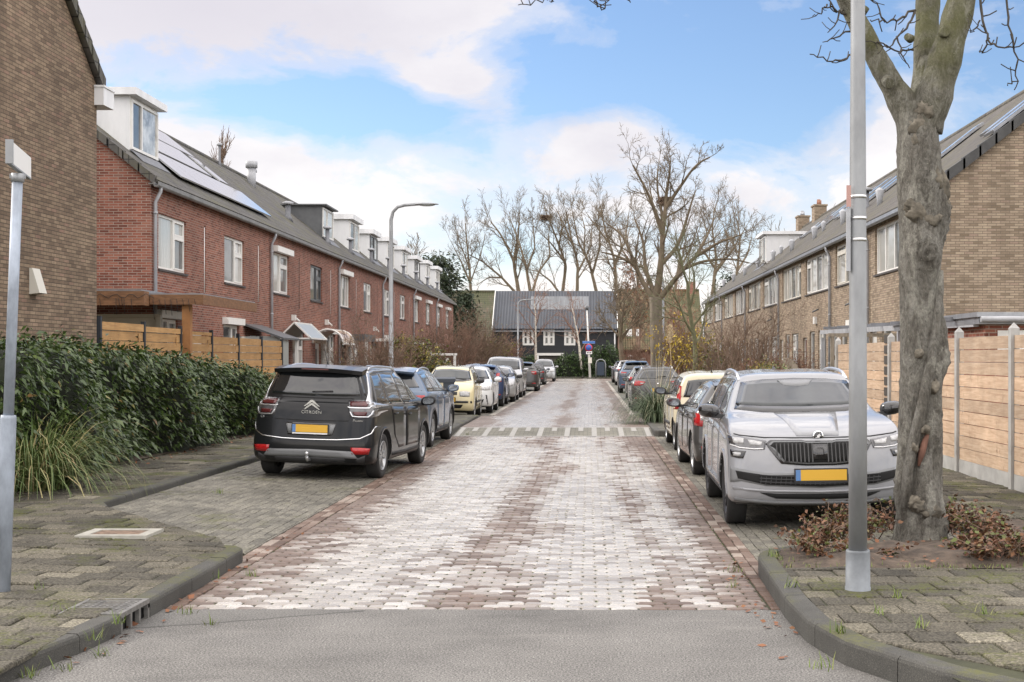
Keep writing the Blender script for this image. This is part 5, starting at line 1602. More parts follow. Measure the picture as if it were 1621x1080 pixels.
# ---------------- black people carrier seen from behind
P = dict(L=4.60, W=1.84, H=1.67, hf=.92, zc=1.10, zr=1.10, cy=1.42, wt=.55, rr=-1.98, rw=.64, tb=.17, wb=2.84, fa=1.38, wr=.335, gc=.21, cdf=.55, cdr=.34, rd=.015, tp=1.35, spokes=5,
         rwz=(1.225, 1.60), rwx=(.735, .60), front=True)
zb = lin((-2.0, 1.16), (-1.2, 1.10), (1.2, 1.04)); zt = lin((-1.6, 1.535), (-.6, 1.565), (.2, 1.56), (.6, 1.50))
P['sg'] = side_glass(1.42, .55, -1.98, zb, zt, 0, [(.62, -.18), (-.10, -.02), (-.98, -.02)], -1.72, -1.50)
def mpv(label, loc, rz, roll):
    c = Car('parked_car', label, P, pt_black, loc, rz, roll, 2, CG)
    c.glasshouse(mat=m_cglass)
    c.doors([([(-.06, 1.02), (.5, 1.01), (1.02, .98)], [(-.06, .40), (.5, .40), (.95, .40)], .16, .90), ([(-1.02, 1.06), (-.6, 1.04), (-.09, 1.02)], [(-.86, .62), (-.55, .40), (-.09, .40)], -.78, .94)])
    # silver arch from the roof rail round the rear pillar
    c.patch('right', [(.55, 1.600), (-.3, 1.617), (-1.2, 1.613), (-1.62, 1.585)], [(.55, 1.57), (-.3, 1.587), (-1.2, 1.58), (-1.56, 1.535)], m_silv, 'roof_trim', off=.006, nv=2, mirror=True)
    c.patch('right', [(-1.50, 1.565), (-1.66, 1.40), (-1.82, 1.22), (-1.90, 1.11)], [(-1.70, 1.565), (-1.84, 1.40), (-1.97, 1.22), (-2.05, 1.11)], m_silv, 'roof_trim', off=.009, nv=3, mirror=True)
    c.patch('right', [(-1.90, 1.15), (-1.5, 1.105), (-1.15, 1.085)], [(-2.0, 1.095), (-1.5, 1.075), (-1.15, 1.070)], m_silv, 'roof_trim', off=.009, nv=2, mirror=True)
    c.rails(-1.55, .45, .60, m_silv, h=.055, r=.018)
    # spoiler
    q = MB(); ys = -2.12
    prof = []
    n = 10; vs = []
    for k in range(n+1):
        x = -.66+1.32*k/n; e = abs(x)/.66; yb_ = ys+.16*e**3; zt_ = 1.665-.035*e**2
        vs += [(x, yb_+.34, zt_+.012), (x, yb_, zt_-.035), (x, yb_+.02, zt_-.095), (x, yb_+.2, zt_-.085)]
    fs = []
    for k in range(n):
        for j in range(3): fs.append((k*4+j, k*4+4+j, k*4+5+j, k*4+1+j))
    fs += [(0, 1, 2, 3), (n*4+3, n*4+2, n*4+1, n*4)]
    q.add(vs, fs, 0, False); sp_ = q.build('spoiler', pt_black, c.root, uv=False)
    q = MB(); q.box(-.2, .2, ys-.006, ys+.02, 1.60, 1.62); q.build('brake_light', m_ldred, sp_, uv=False)
    # tail lights: two stacked C shapes each side with silver outlines
    lt = dict(mirror=True)
    b = c.patch('rear', [(.50, 1.175), (.62, 1.178), (.74, 1.178), (.85, 1.165), (.895, 1.14)], [(.56, .93), (.66, .925), (.76, .925), (.85, .93), (.895, .95)], m_lsmoke, 'tail_light', off=.006, nv=6, **lt)
    for k, par in enumerate(b):
        def lp(T, B, m, nm, off):
            sgn = 1 if k == 0 else -1
            c.patch('rear', [(sgn*a, z) for a, z in T], [(sgn*a, z) for a, z in B], m, nm, par, off=off, nv=3)
        lp([(.535, 1.155), (.68, 1.158), (.80, 1.158)], [(.555, 1.085), (.68, 1.085), (.78, 1.085)], m_ldred, 'light_lens', .010)
        lp([(.59, 1.01), (.68, 1.01), (.79, 1.012)], [(.62, .955), (.68, .952), (.78, .952)], m_ldred, 'light_lens', .010)
        lp([(.515, 1.085), (.55, 1.075), (.68, 1.073), (.80, 1.073), (.83, 1.10), (.85, 1.155)], [(.515, 1.070), (.555, 1.058), (.68, 1.056), (.805, 1.056), (.845, 1.095), (.868, 1.155)], m_silv, 'light_trim', .012)
        lp([(.565, 1.01), (.60, .95), (.68, .945), (.80, .945), (.835, .98), (.85, 1.03)], [(.55, 1.01), (.59, .938), (.68, .930), (.81, .930), (.85, .972), (.868, 1.03)], m_silv, 'light_trim', .012)
        lp([(.80, 1.15), (.85, 1.14), (.88, 1.12)], [(.80, 1.09), (.85, 1.06), (.88, 1.06)], m_lclear, 'light_lens', .0095)
    # tailgate seam lines, chrome curve, bumper parts
    c.strip('rear', [(-.90, .80), (-.86, .70), (-.72, .625), (-.4, .60), (0, .595), (.4, .60), (.72, .625), (.86, .70), (.90, .80)], .014, m_chrome, 'bumper_trim', off=.007)
    c.strip('rear', [(-.86, .905), (-.5, .875), (0, .865), (.5, .875), (.86, .905)], .012, m_hole, 'tailgate_gap', off=.003)
    c.strip('rear', [(-.735, 1.20), (-.4, 1.193), (0, 1.19), (.4, 1.193), (.735, 1.20)], .012, m_hole, 'tailgate_gap', off=.003)
    c.patch('rear', [(-.37, .83), (0, .835), (.37, .83)], [(-.33, .655), (0, .65), (.33, .655)], m_gloss, 'plate_recess', off=.003, nv=3)
    c.patch('rear', [(-.365, .815), (-.27, .815)], [(-.325, .675), (-.27, .672)], m_greyp, 'plate_panel', off=.006, nv=2)
    c.patch('rear', [(.27, .815), (.365, .815)], [(.27, .672), (.325, .675)], m_greyp, 'plate_panel', off=.006, nv=2)
    o, yp = c.plate('rear', 0, .752)
    q = MB(); q.box(-.26, .26, yp-.004, yp+.02, .672, .690); q.build('plate_holder', m_wmark, o, uv=False)
    c.patch('rear', [(-.86, .485), (-.74, .495), (-.60, .495)], [(-.84, .40), (-.72, .395), (-.62, .40)], m_lred, 'reflector', off=.007, nv=2, mirror=True)
    c.patch('rear', [(-.62, .44), (0, .455), (.62, .44)], [(-.70, .335), (0, .35), (.70, .335)], m_greyp, 'bumper_guard', off=.008, nv=3)
    c.patch('rear', [(-.80, .385), (-.71, .345), (0, .345), (.71, .345), (.80, .385)], [(-.78, .25), (-.7, .235), (0, .23), (.7, .235), (.78, .25)], m_plast, 'bumper_base', off=.004, nv=3)
    # tow bar
    q = MB(); q.tube([(0, -2.1, .30), (0, -2.36, .30), (0, -2.40, .36)], .022, 8); q.ell((0, -2.40, .40), (.03, .03, .03)); q.build('tow_bar', m_silv, c.root, uv=False)
    # chevrons and lettering
    hh = c.hit('rear', 0, 1.08)[0]; yy = hh.y-.012
    q = MB()
    for z0 in (1.06, 1.105):
        pl = [(-.12, z0-.035), (-.10, z0-.035), (0, z0+.03), (.10, z0-.035), (.12, z0-.035), (.02, z0+.055), (0, z0+.062), (-.02, z0+.055)]
        q.prism(pl, 'y', yy-.006, yy+.03)
    q.build('badge', m_chrome, c.root, uv=False)
    hh = c.hit('rear', 0, .985)[0]
    text_mesh("CITRO\u00cbN", .062, m_chrome, 'lettering', c.root, (0, hh.y-.006, .985), (R(90), 0, 0), sx=1.15)
    hh = c.hit('rear', .70, .865)[0]
    text_mesh("Picasso", .05, m_chrome, 'lettering', c.root, (.68, hh.y-.01, .885), (R(90), 0, R(10)))
    text_mesh("C4", .05, m_silv, 'lettering', c.root, (-.74, hh.y-.01, .90), (R(90), 0, R(-10)))
    c.antenna(-1.45, 'rod')
    c.mirror(.98, 1.04, mat=pt_black)
    c.arches(pt_black, wd=.035, off=.012)
    c.strip('right', [(-.95, .33), (0, .315), (.95, .33)], .05, m_plast, 'sill', off=.006, mirror=True)
    # lamps and grille at the nose
    c.patch('front', [(-.86, .88), (-.6, .84), (-.35, .80)], [(-.84, .76), (-.6, .74), (-.40, .74)], m_lclear, 'headlight', off=.006, mirror=True)
    c.patch('front', [(-.5, .46), (0, .47), (.5, .46)], [(-.45, .3), (0, .29), (.45, .3)], m_hole, 'lower_grille', off=.004)
    return c

# ---------------- light grey sport utility facing the camera
PK = dict(L=4.70, W=1.88, H=1.655, hf=.985, zc=1.14, zr=1.12, cy=1.14, wt=.40, rr=-2.05, rw=.665, tb=.14, wb=2.79, fa=1.47, wr=.355, gc=.24, cdf=.42, cdr=.3, rd=.04, crown=.045, arch=.05, nowipe=True, spokes=5, rr_=.7, rim=m_rimd)
zbk = lin((-2.0, 1.17), (0, 1.12), (1.2, 1.09)); ztk = lin((-1.8, 1.50), (-.6, 1.525), (.1, 1.52), (.4, 1.47))
PK['sg'] = side_glass(1.14, .40, -2.05, zbk, ztk, 0, [(-.02, -.02), (-1.02, -.02)], -1.92, -1.68, fr=.26)
def kodi(label, loc, rz, roll):
    pm = pt_lgrey
    c = Car('parked_car', label, PK, pm, loc, rz, roll, 2, CG)
    c.glasshouse()
    # header tint and sensor housing behind the glass
    c.patch('front', [(-.20, 1.525), (0, 1.528), (.20, 1.525)], [(-.14, 1.465), (0, 1.45), (.14, 1.465)], M("sensor_housing", (.13, .135, .14), .4, coat=.8), 'mirror_housing', off=.006, nv=2)
    c.doors([([(.03, 1.05), (.5, 1.045), (.92, 1.02)], [(.03, .44), (.5, .43), (.86, .43)], .14, .99), ([(-.96, 1.06), (-.5, 1.055), (0, 1.05)], [(-.80, .62), (-.5, .44), (0, .44)], -.78, 1.0)])
    c.rails(-1.75, .25, .63, m_silv, h=.06, r=.02)
    # hood shut line and ribs
    c.strip('front', [(-.90, 1.01), (-.80, .985), (-.55, .962), (0, .955), (.55, .962), (.80, .985), (.90, 1.01)], .010, m_hole, 'hood_gap', off=.003)
    c.patch('top', [(-.34, 1.22), (0, 1.20), (.34, 1.22)], [(-.22, 2.14), (0, 2.16), (.22, 2.14)], pm, 'hood_crease', off=.005, nv=8, depth=.02)
    # headlights
    hl = c.patch('front', [(.535, .930), (.66, .950), (.80, .972), (.905, .992)], [(.56, .845), (.66, .840), (.80, .852), (.90, .885)], m_lsmoke, 'headlight', off=.007, nv=5, mirror=True, depth=.03)
    for k, par in enumerate(hl):
        sg = 1 if k == 0 else -1
        f = lambda l: [(sg*a, z) for a, z in l]
        c.patch('front', f([(.575, .918), (.66, .932), (.72, .940)]), f([(.59, .880), (.66, .88), (.70, .885)]), m_lclear, 'light_lens', par, off=.010, nv=2)
        c.patch('front', f([(.76, .955), (.82, .962), (.87, .968)]), f([(.76, .90), (.82, .90), (.86, .91)]), m_lclear, 'light_lens', par, off=.010, nv=2)
        c.strip('front', f([(.57, .852), (.66, .848), (.80, .860), (.89, .89)]), .010, m_wmark, 'light_trim', par, off=.011)
    fl = c.patch('front', [(.745, .825), (.82, .830), (.895, .838)], [(.775, .752), (.82, .750), (.89, .765)], m_gloss, 'fog_light', off=.006, nv=3, mirror=True)
    for k, par in enumerate(fl):
        sg = 1 if k == 0 else -1
        c.patch('front', [(sg*.79, .808), (sg*.83, .812), (sg*.87, .812)], [(sg*.80, .775), (sg*.83, .772), (sg*.865, .778)], m_lclear, 'light_lens', par, off=.010, nv=2)
    # grille: black surround, grey inner frame, dark opening, upright slats
    GT = [(-.545, .90), (-.50, .935), (-.18, .935), (-.14, .925), (.14, .925), (.18, .935), (.50, .935), (.545, .90)]
    GB = [(-.50, .83), (-.40, .70), (-.18, .682), (-.14, .68), (.14, .68), (.18, .682), (.40, .70), (.50, .83)]
    g = c.patch('front', GT, GB, m_gloss, 'grille', off=.008, nv=4, depth=.03)[0]
    sh = lambda l, k, dz: [(a*k, z+dz) for a, z in l]
    c.patch('front', sh(GT, .955, -.012), sh(GB, .945, .016), m_greyp, 'grille_frame', g, off=.011, nv=4)
    c.patch('front', sh(GT, .925, -.022), sh(GB, .905, .028), m_hole, 'grille_opening', g, off=.0125, nv=4)
    q = MB()
    for k in range(-11, 12):
        if abs(k) <= 1: continue
        x = k*.040; 
        zt_ = .905 if abs(x) < .44 else .905-(abs(x)-.44)*.5; zb_ = .715 if abs(x) < .34 else .715+(abs(x)-.34)*.75
        h1 = c.hit('front', x, zt_); h2 = c.hit('front', x, zb_)
        if h1 and h2 and zt_ > zb_+.05:
            q.bar(h1[0]+Vector((0, .016, 0)), h2[0]+Vector((0, .014, 0)), .012, .024, 0, up=(0, 1, 0))
    hm = c.hit('front', -.36, .725); hn = c.hit('front', .36, .725); q.bar(hm[0]+Vector((0, .012, 0)), hn[0]+Vector((0, .012, 0)), .012, .012, 0, up=(0, 1, 0))
    q.build('grille_slats', M("slat_gloss", (.012, .012, .013), .3, coat=.2), g, uv=False)
    c.patch('front', [(-.075, .885), (.075, .885)], [(-.07, .74), (.07, .74)], m_gloss, 'radar_panel', g, off=.028, nv=2)
    # badge
    hh = c.hit('front', 0, .965); y = hh[0].y
    q = MB(); q.lathe([(.001, y+.016), (.050, y+.016), (.056, y+.012), (.056, y-.01)], 24, 0, 'y', (0, 0, .975)); bd = q.build('badge', m_chrome, c.root, uv=False)
    q = MB(); q.lathe([(.001, y+.0185), (.044, y+.0185), (.044, y+.010)], 24, 0, 'y', (0, 0, .975)); q.build('badge_field', m_gloss, bd, uv=False)
    q = MB()
    arrow = [(-.034, -.012), (-.012, -.012), (-.012, .002), (.004, .016), (.022, .024), (.016, .008), (.034, .004), (.012, -.008), (.016, -.026), (.006, -.026), (0, -.016), (-.014, -.022)]
    q.prism([(-a, .975+b) for a, b in arrow], 'y', y+.0185, y+.0215); q.build('badge_arrow', m_wmark, bd, uv=False)
    # lower front
    li = c.patch('front', [(-.90, .665), (-.86, .655), (-.55, .605), (0, .60), (.55, .605), (.86, .655), (.90, .665)], [(-.905, .50), (-.80, .52), (-.55, .475), (0, .455), (.55, .475), (.80, .52), (.905, .50)], m_greyp, 'lower_intake', off=.005, nv=4)[0]
    c.patch('front', [(-.85, .625), (-.55, .585), (0, .585), (.55, .585), (.85, .625)], [(-.83, .545), (-.55, .488), (0, .466), (.55, .488), (.83, .545)], m_hole, 'intake_mesh', li, off=.008, nv=4)
    q = MB()
    for j in range(3):
        z = .50+.034*j; pts = []
        for k in range(17):
            x = -.62+1.24*k/16; h_ = c.hit('front', x, z+ (abs(x)/.62)**2*.02)
            if h_: pts.append(tuple(h_[0]+Vector((0, .010, 0))))
        q.tube(pts, .006, 5)
    for k in range(-12, 13):
        x = k*.05; h1, h2 = c.hit('front', x, .575), c.hit('front', x+.012, .485+abs(x)*.02)
        q.bar(h1[0]+Vector((0, .009, 0)), h2[0]+Vector((0, .009, 0)), .008, .008, 0, up=(0, 1, 0))
    q.build('intake_bars', m_plast, li, uv=False)
    c.patch('front', [(-.62, .405), (-.45, .395), (0, .39), (.45, .395), (.62, .405)], [(-.52, .365), (-.45, .345), (0, .335), (.45, .345), (.52, .365)], m_hole, 'lower_slot', off=.005, nv=2)
    c.strip('front', [(-.88, .445), (-.55, .425), (0, .415), (.55, .425), (.88, .445)], .022, pm, 'bumper_lip', off=.016)
    c.strip('front', [(-.86, .33), (-.45, .30), (0, .295), (.45, .30), (.86, .33)], .03, m_greyp, 'bumper_lip', off=.018)
    c.plate('front', 0, .585)
    c.mirror(.86, 1.15, mat=m_gloss)
    c.arches(pm, wd=.04, off=.012)
    c.sill(.27, .36, m_plast)
    c.strip('right', [(-.95, .42), (0, .41), (.95, .42)], .035, pm, 'sill_trim', off=.014, mirror=True)
    c.strip('right', [(-1.9, 1.0), (-1, 1.02), (0, 1.01), (1.0, .98), (1.7, .93)], .014, pm, 'body_crease', off=.008, mirror=True)
    c.patch('rear', [(.55, 1.08), (.88, 1.08)], [(.6, .90), (.88, .92)], m_lred, 'tail_light', mirror=True)
    c.antenna(-1.6)
    return c

# ---------------- other parked cars from one parametric kind
def generic(label, loc, rz, roll, pm, kind='hatch', lod=1, face='rear', **kw):
    D = dict(
        hatch=dict(L=4.05, W=1.74, H=1.47, hf=.82, zc=.98, zr=1.00, cy=.98, wt=.15, rr=-1.62, rw=.56, tb=.14, wb=2.52, wr=.315, gc=.18, spokes=5),
        suv=dict(L=4.38, W=1.83, H=1.60, hf=.94, zc=1.08, zr=1.10, cy=1.05, wt=.25, rr=-1.80, rw=.60, tb=.16, wb=2.64, wr=.34, gc=.21, spokes=5),
        estate=dict(L=4.60, W=1.80, H=1.47, hf=.80, zc=.97, zr=1.0, cy=1.18, wt=.35, rr=-1.88, rw=.57, tb=.20, wb=2.66, wr=.325, gc=.17, spokes=5),
        panda=dict(L=3.54, W=1.58, H=1.54, hf=.93, zc=1.04, zr=1.0, cy=1.00, wt=.45, rr=-1.60, rw=.56, tb=.10, wb=2.30, wr=.29, gc=.19, cdf=.30, cdr=.2, spokes=6, twin=False, crown=.06),
        van=dict(L=4.75, W=1.90, H=1.85, hf=1.02, zc=1.20, zr=1.20, cy=1.45, wt=.75, rr=-2.2, rw=.72, tb=.08, wb=2.85, wr=.335, gc=.20, spokes=5),
    )[kind]
    D = dict(D); D.update(kw.get('dims', {}))
    f, r, w, H = D['L']/2, -D['L']/2, D['W']/2, D['H']
    zc, zr, cy, wt, rr = D['zc'], D['zr'], D['cy'], D['wt'], D['rr']
    z_b = lin((r, zr+.055), (cy, zc+.02)); z_t = lin((rr, H-.17), ((rr+wt)/2, H-.135), (wt-.1, H-.15), (wt+.1, H-.2))
    D['sg'] = side_glass(cy, wt, rr, z_b, z_t, 0, [(-.05, -.02), (-.05-(cy-wt)*.1-.80, -.02)] if kind != 'panda' else [(.02, -.02), (-.82, -.02)], r+D['tb']+.32, rr+.20, fr=.28)
    D['rwz'] = kw.get('rwz', (zr+.09, H-.15)); D['rwx'] = (w*.74, D['rw']*.86)
    c = Car('parked_car', label, D, pm, loc, rz, roll, lod, CG)
    c.glasshouse(wmat=kw.get('wmat'))
    a0 = c.ax[1]
    c.doors([([(-.02, zc-.02), (cy*.5, zc-.025), (cy-.12, zc-.05)], [(-.02, .36), (cy*.5, .35), (c.ax[0]-c.wr-.12, .35)], .1, zc-.12),
             ([(-.92, zr+.01), (-.5, zc), (-.05, zc-.02)], [(a0+c.wr+.12, .42), (-.5, .36), (-.05, .36)], -.74, zr-.10)])
    c.mirror(cy-.30, zc+.02, mat=kw.get('mmat'))
    pl = kw.get('plastic', kind in ('suv', 'panda'))
    if pl: c.arches(m_plast, wd=.05); c.sill(.22, .36, m_plast)
    if kw.get('rails'): c.rails(rr+.25, wt-.1, D['rw']-.05, kw['rails'], h=.05)
    c.antenna(rr+.25, kw.get('ant', 'fin'))
    # lamps, grille and bumpers, both ends
    hl = kw.get('hl') or ([(.42, hz) for hz in ()] or None)
    hf = D['hf']
    T, B = kw.get('hlamp', ([(w*.52, hf-.07), (w*.75, hf-.035), (w*.95, hf-.01)], [(w*.55, hf-.17), (w*.75, hf-.185), (w*.95, hf-.14)]))
    hls = c.patch('front', T, B, m_lclear, 'headlight', off=.006, nv=3, mirror=True)
    GT, GB = kw.get('grille', ([(-w*.5, hf-.10), (0, hf-.09), (w*.5, hf-.10)], [(-w*.42, hf-.24), (0, hf-.25), (w*.42, hf-.24)]))
    c.patch('front', GT, GB, kw.get('gmat', m_gloss), 'grille', off=.006, nv=3)
    IT, IB = kw.get('intake', ([(-w*.7, .46), (0, .44), (w*.7, .46)], [(-w*.62, .29), (0, .27), (w*.62, .29)]))
    c.patch('front', IT, IB, m_hole, 'lower_grille', off=.006, nv=3)
    c.plate('front', 0, kw.get('fpz', .52))
    T, B = kw.get('tlamp', ([(w*.55, zr-.03), (w*.75, zr-.01), (w*.95, zr-.0)], [(w*.60, zr-.17), (w*.75, zr-.19), (w*.95, zr-.17)]))
    tls = c.patch('rear', T, B, kw.get('tmat', m_lred), 'tail_light', off=.007, nv=4, mirror=True)
    if kw.get('tinner', True):
        for k, par in enumerate(tls):
            sg = 1 if k == 0 else -1; m_ = lambda A, t: [(sg*(a*.94+.05*w), z) for a, z in A]
            Tm = [(sg*(B[i][0]+(T[i][0]-B[i][0])*.62), B[i][1]+(T[i][1]-B[i][1])*.62) for i in range(len(T))]; Bm = [(sg*(B[i][0]+(T[i][0]-B[i][0])*.34), B[i][1]+(T[i][1]-B[i][1])*.34) for i in range(len(T))]
            c.patch('rear', Tm[:-1], Bm[:-1], m_lclear, 'light_lens', par, off=.010, nv=1)
    c.plate('rear', 0, kw.get('rpz', .72 if kind != 'hatch' else .62))
    c.patch('rear', [(-w*.9, .44), (0, .42), (w*.9, .44)], [(-w*.86, .24), (0, .22), (w*.86, .24)], m_plast if pl or kw.get('lowb') else m_plast, 'bumper_base', off=.005, nv=3)
    c.patch('rear', [(w*.62, .46), (w*.86, .47)], [(w*.64, .41), (w*.86, .42)], m_lred, 'reflector', off=.008, nv=1, mirror=True)
    c.strip('rear', [(-w*.80, zr+.045), (0, zr+.035), (w*.80, zr+.045)], .010, m_hole, 'tailgate_gap', off=.004)
    q = MB(); y = c.hit('rear', 0, zr-.1)[0].y; q.lathe([(.001, y-.012), (.045, y-.012), (.045, y+.02)][::-1], 14, 0, 'y', (0, 0, zr-.09)); q.build('badge', m_chrome, c.root, uv=False)
    q = MB(); y = c.hit('front', 0, hf-.05)[0].y; q.lathe([(.001, y+.012), (.045, y+.012), (.045, y-.02)], 14, 0, 'y', (0, 0, hf-.05)); q.build('badge', m_chrome, c.root, uv=False)
    # roof spoiler lip
    if kind in ('hatch', 'suv'):
        q = MB(); rwd = D['rw']; n = 8; vs = []
        for k in range(n+1):
            x = -rwd*.92+rwd*1.84*k/n; e = abs(x)/rwd
            yb_ = rr-.16+.12*e**3; z1 = H-.055-.03*e**2
            vs += [(x, yb_+.30, z1+.02), (x, yb_, z1-.02), (x, yb_+.02, z1-.06), (x, yb_+.14, z1-.07)]
        fs = []
        for k in range(n):
            for j in range(3): fs.append((k*4+j, k*4+4+j, k*4+5+j, k*4+1+j))
        fs += [(0, 1, 2, 3), (n*4+3, n*4+2, n*4+1, n*4)]
        q.add(vs, fs); q.build('spoiler', kw.get('spm', pm), c.root, uv=False)
    ex = kw.get('extra')
    if ex: ex(c, D)
    return c

CG = 'cars parked along the street'
def LX_(x): return zl(x)
rollL, rollR = math.atan(BAYL/2.55)*1.0, -math.atan(BAYR/2.45)
def putL(x, y): return (x, y, zl(x))
def putR(x, y): return (x, y, zr_(x))

car_c4 = mpv('shiny black people carrier with silver roof rails and yellow rear plate beside the hedge', putL(-3.86, 19.62+2.3), R(-5.0), rollL)
car_kd = kodi('light grey sport utility car facing the camera beside the bare tree trunk', putR(2.43, 13.90+2.35), R(180-1), -rollR)

def blue_extra(c, D):
    w = D['W']/2
    c.patch('rear', [(-w*.5, .93), (0, .925), (w*.5, .93)], [(-w*.5, .90), (0, .895), (w*.5, .90)], m_lred, 'light_bar', off=.008, nv=1)
generic('steel blue crossover with silver roof rails parked just past the black people carrier', putL(-4.0, 26.6+2.19), R(-2), rollL, pt_blue, 'suv', 2,
        rails=m_silv, tlamp=([(w_*.915, z_) for w_, z_ in ((.36, 1.035), (.7, 1.05), (.96, 1.06))], [(w_*.915, z_) for w_, z_ in ((.40, .945), (.7, .915), (.96, .93))]), extra=blue_extra, wmat=m_wglass)
def panda_front(c, D):
    w = D['W']/2
    c.strip('front', [(-w*.92, .50), (-w*.5, .50), (-w*.28, .50)], .06, m_plast, 'bumper_strip', off=.010, mirror=True)
    c.patch('right', [(-.75, .52), (0, .52), (.75, .52)], [(-.75, .46), (0, .46), (.75, .46)], m_plast, 'side_strip', off=.012, nv=1, mirror=True)
pk = dict(hlamp=([(.36, .80), (.5, .815), (.66, .80)], [(.38, .655), (.5, .65), (.66, .655)]), grille=([(-.30, .79), (0, .79), (.30, .79)], [(-.30, .70), (0, .70), (.30, .70)]), gmat=m_plast,
          intake=([(-.48, .42), (0, .42), (.48, .42)], [(-.42, .32), (0, .31), (.42, .32)]), fpz=.56)
generic('cream yellow small car facing the camera with roof rails, behind the grey wheelie bin', putL(-4.15, 39.4+1.77), R(180), -rollL, pt_cream, 'panda', 2, rails=m_plast, mmat=m_plast, extra=panda_front, plastic=False, ant='rod', **pk)
def aygo(c, D):
    w = D['W']/2
    c.patch('front', [(-w*.8, .60), (0, .56), (w*.8, .60)], [(-w*.85, .30), (0, .26), (w*.85, .30)], m_plast, 'grille', off=.009, nv=3)
generic('small white hatchback with a black lower grille, facing the camera just past the cream car', putL(-4.0, 43.6+1.9), R(180), -rollL, pt_white, 'hatch', 2, dims=dict(L=3.75, H=1.52, hf=.90, zc=1.02, zr=1.04, cy=.92), extra=aygo, hlamp=([(.46, .84), (.62, .86), (.83, .90)], [(.48, .77), (.62, .74), (.83, .76)]))
generic('dark navy hatchback with tall red tail lights, parked facing away past the white hatchback', putL(-4.05, 49.9+2.05), 0, rollL, pt_navy, 'suv', 1, dims=dict(L=4.1, H=1.56), tlamp=([(.60, 1.22), (.72, 1.24), (.84, 1.22)], [(.58, .93), (.70, .90), (.88, .92)]))
generic('silver hatchback with dark mirrors facing the camera between the navy car and the tall van', putL(-3.85, 54.7+2.0), R(180), -rollL, pt_silver, 'hatch', 1, mmat=m_plast)
generic('tall silver people van facing the camera, highest roof in the left row of cars', putL(-3.95, 61.0+2.4), R(180), -rollL, pt_silver, 'van', 1)
generic('dark brown grey hatchback seen from behind, next after the tall silver van', putL(-3.65, 73.2+2.1), 0, rollL, pt_dgrey, 'suv', 1)
generic('charcoal estate car seen from behind, second from the far end of the left row', putL(-3.8, 90+2.3), 0, rollL, pt_char, 'estate', 1)
generic('silver sport utility car facing the camera at the far end of the left row', putL(-3.5, 103.4+2.2), R(180), -rollL, pt_silver, 'suv', 1, dims=dict(H=1.72))

# right row
generic('dark grey metallic hatchback half hidden behind the light grey sport utility car', putR(2.42, 20.35+2.0), R(1), rollR, pt_dgrey, 'hatch', 2,
        tlamp=([(.68, .99), (.76, 1.03), (.84, 1.02)], [(.62, .80), (.74, .76), (.84, .78)]), ant='rod')
def panda_rear(c, D):
    w = D['W']/2
    panda_front(c, D)
    q = MB(); q.box(-.20, .20, -D['L']/2-.02, -D['L']/2+.02, .60, .74); 
generic('pale cream small car seen from behind with tall red tail lights along its rear pillars', putR(2.42, 26.2+1.77), R(.5), rollR, pt_cream2, 'panda', 2, rails=None, mmat=m_plast, plastic=False, extra=panda_rear, ant='rod', rwz=(1.02, 1.37),
        tlamp=([(.585, 1.40), (.61, 1.40), (.63, 1.38)], [(.66, .80), (.70, .80), (.77, .80)]), tinner=False, **{k: v for k, v in pk.items()})
def est(c, D): pass
generic('dark grey estate car with silver roof rails behind the pampas grass clump', putR(2.35, 45.6+2.3), 0, rollR, pt_dgrey, 'estate', 2, rails=m_silv, dims=dict(H=1.52, L=4.65, W=1.84),
        tlamp=([(.42, .985), (.6, 1.02), (.86, 1.04)], [(.50, .90), (.6, .86), (.88, .87)]))
generic('grey green hatchback seen from behind, next after the dark grey estate', putR(2.5, 57.6+2.0), 0, rollR, pt_olive, 'hatch', 1)
generic('dark blue grey crossover seen from behind, third from the far end of the right row', putR(2.45, 69+2.2), 0, rollR, pt_blue, 'suv', 1, dims=dict(H=1.66))
generic('white crossover seen from behind, second from the far end of the right row', putR(2.65, 88.5+2.2), 0, rollR, pt_white, 'suv', 1, dims=dict(H=1.66))
generic('black hatchback at the far end of the right row', putR(2.6, 98+2.1), 0, rollR, pt_char, 'suv', 1)
# ------------------------------------------------------------------ plants
def leafm(name, stops, rough=.45, spec=.4, trans=0.0):
    m, nt, b = _nt(name)
    rv = nt.nodes.new('ShaderNodeNewGeometry').outputs['Random Per Island']
    lnk(nt, ramp(nt, rv, stops), b.inputs['Base Color'])
    b.inputs['Roughness'].default_value = rough; b.inputs['Specular IOR Level'].default_value = spec
    return m
m_laurel = leafm("laurel_leaf", [(0, (.022, .040, .010)), (.45, (.042, .074, .016)), (.8, (.07, .108, .026)), (.965, (.085, .12, .035)), (.985, (.22, .19, .05)), (1, (.20, .10, .04))], .32, .5)
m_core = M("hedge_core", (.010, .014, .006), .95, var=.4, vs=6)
m_gblade = leafm("grass_blade", [(0, (.05, .085, .02)), (.4, (.09, .13, .035)), (.75, (.14, .17, .06)), (.9, (.26, .23, .10)), (1, (.40, .31, .17))], .5)
m_pampas = leafm("pampas_blade", [(0, (.045, .075, .03)), (.5, (.08, .115, .055)), (.9, (.13, .16, .09)), (1, (.30, .27, .17))], .5)
m_bushg = leafm("bush_leaf", [(0, (.02, .042, .012)), (.5, (.04, .075, .02)), (1, (.07, .11, .03))], .45)
m_yel = leafm("yellow_leaf", [(0, (.20, .14, .015)), (.5, (.42, .29, .02)), (1, (.55, .42, .05))], .5)
m_redl = leafm("russet_leaf", [(0, (.12, .045, .02)), (.5, (.20, .08, .035)), (1, (.27, .13, .06))], .6)
m_ygl = leafm("yellowgreen_leaf", [(0, (.05, .07, .015)), (.6, (.12, .13, .025)), (1, (.33, .26, .04))], .5)
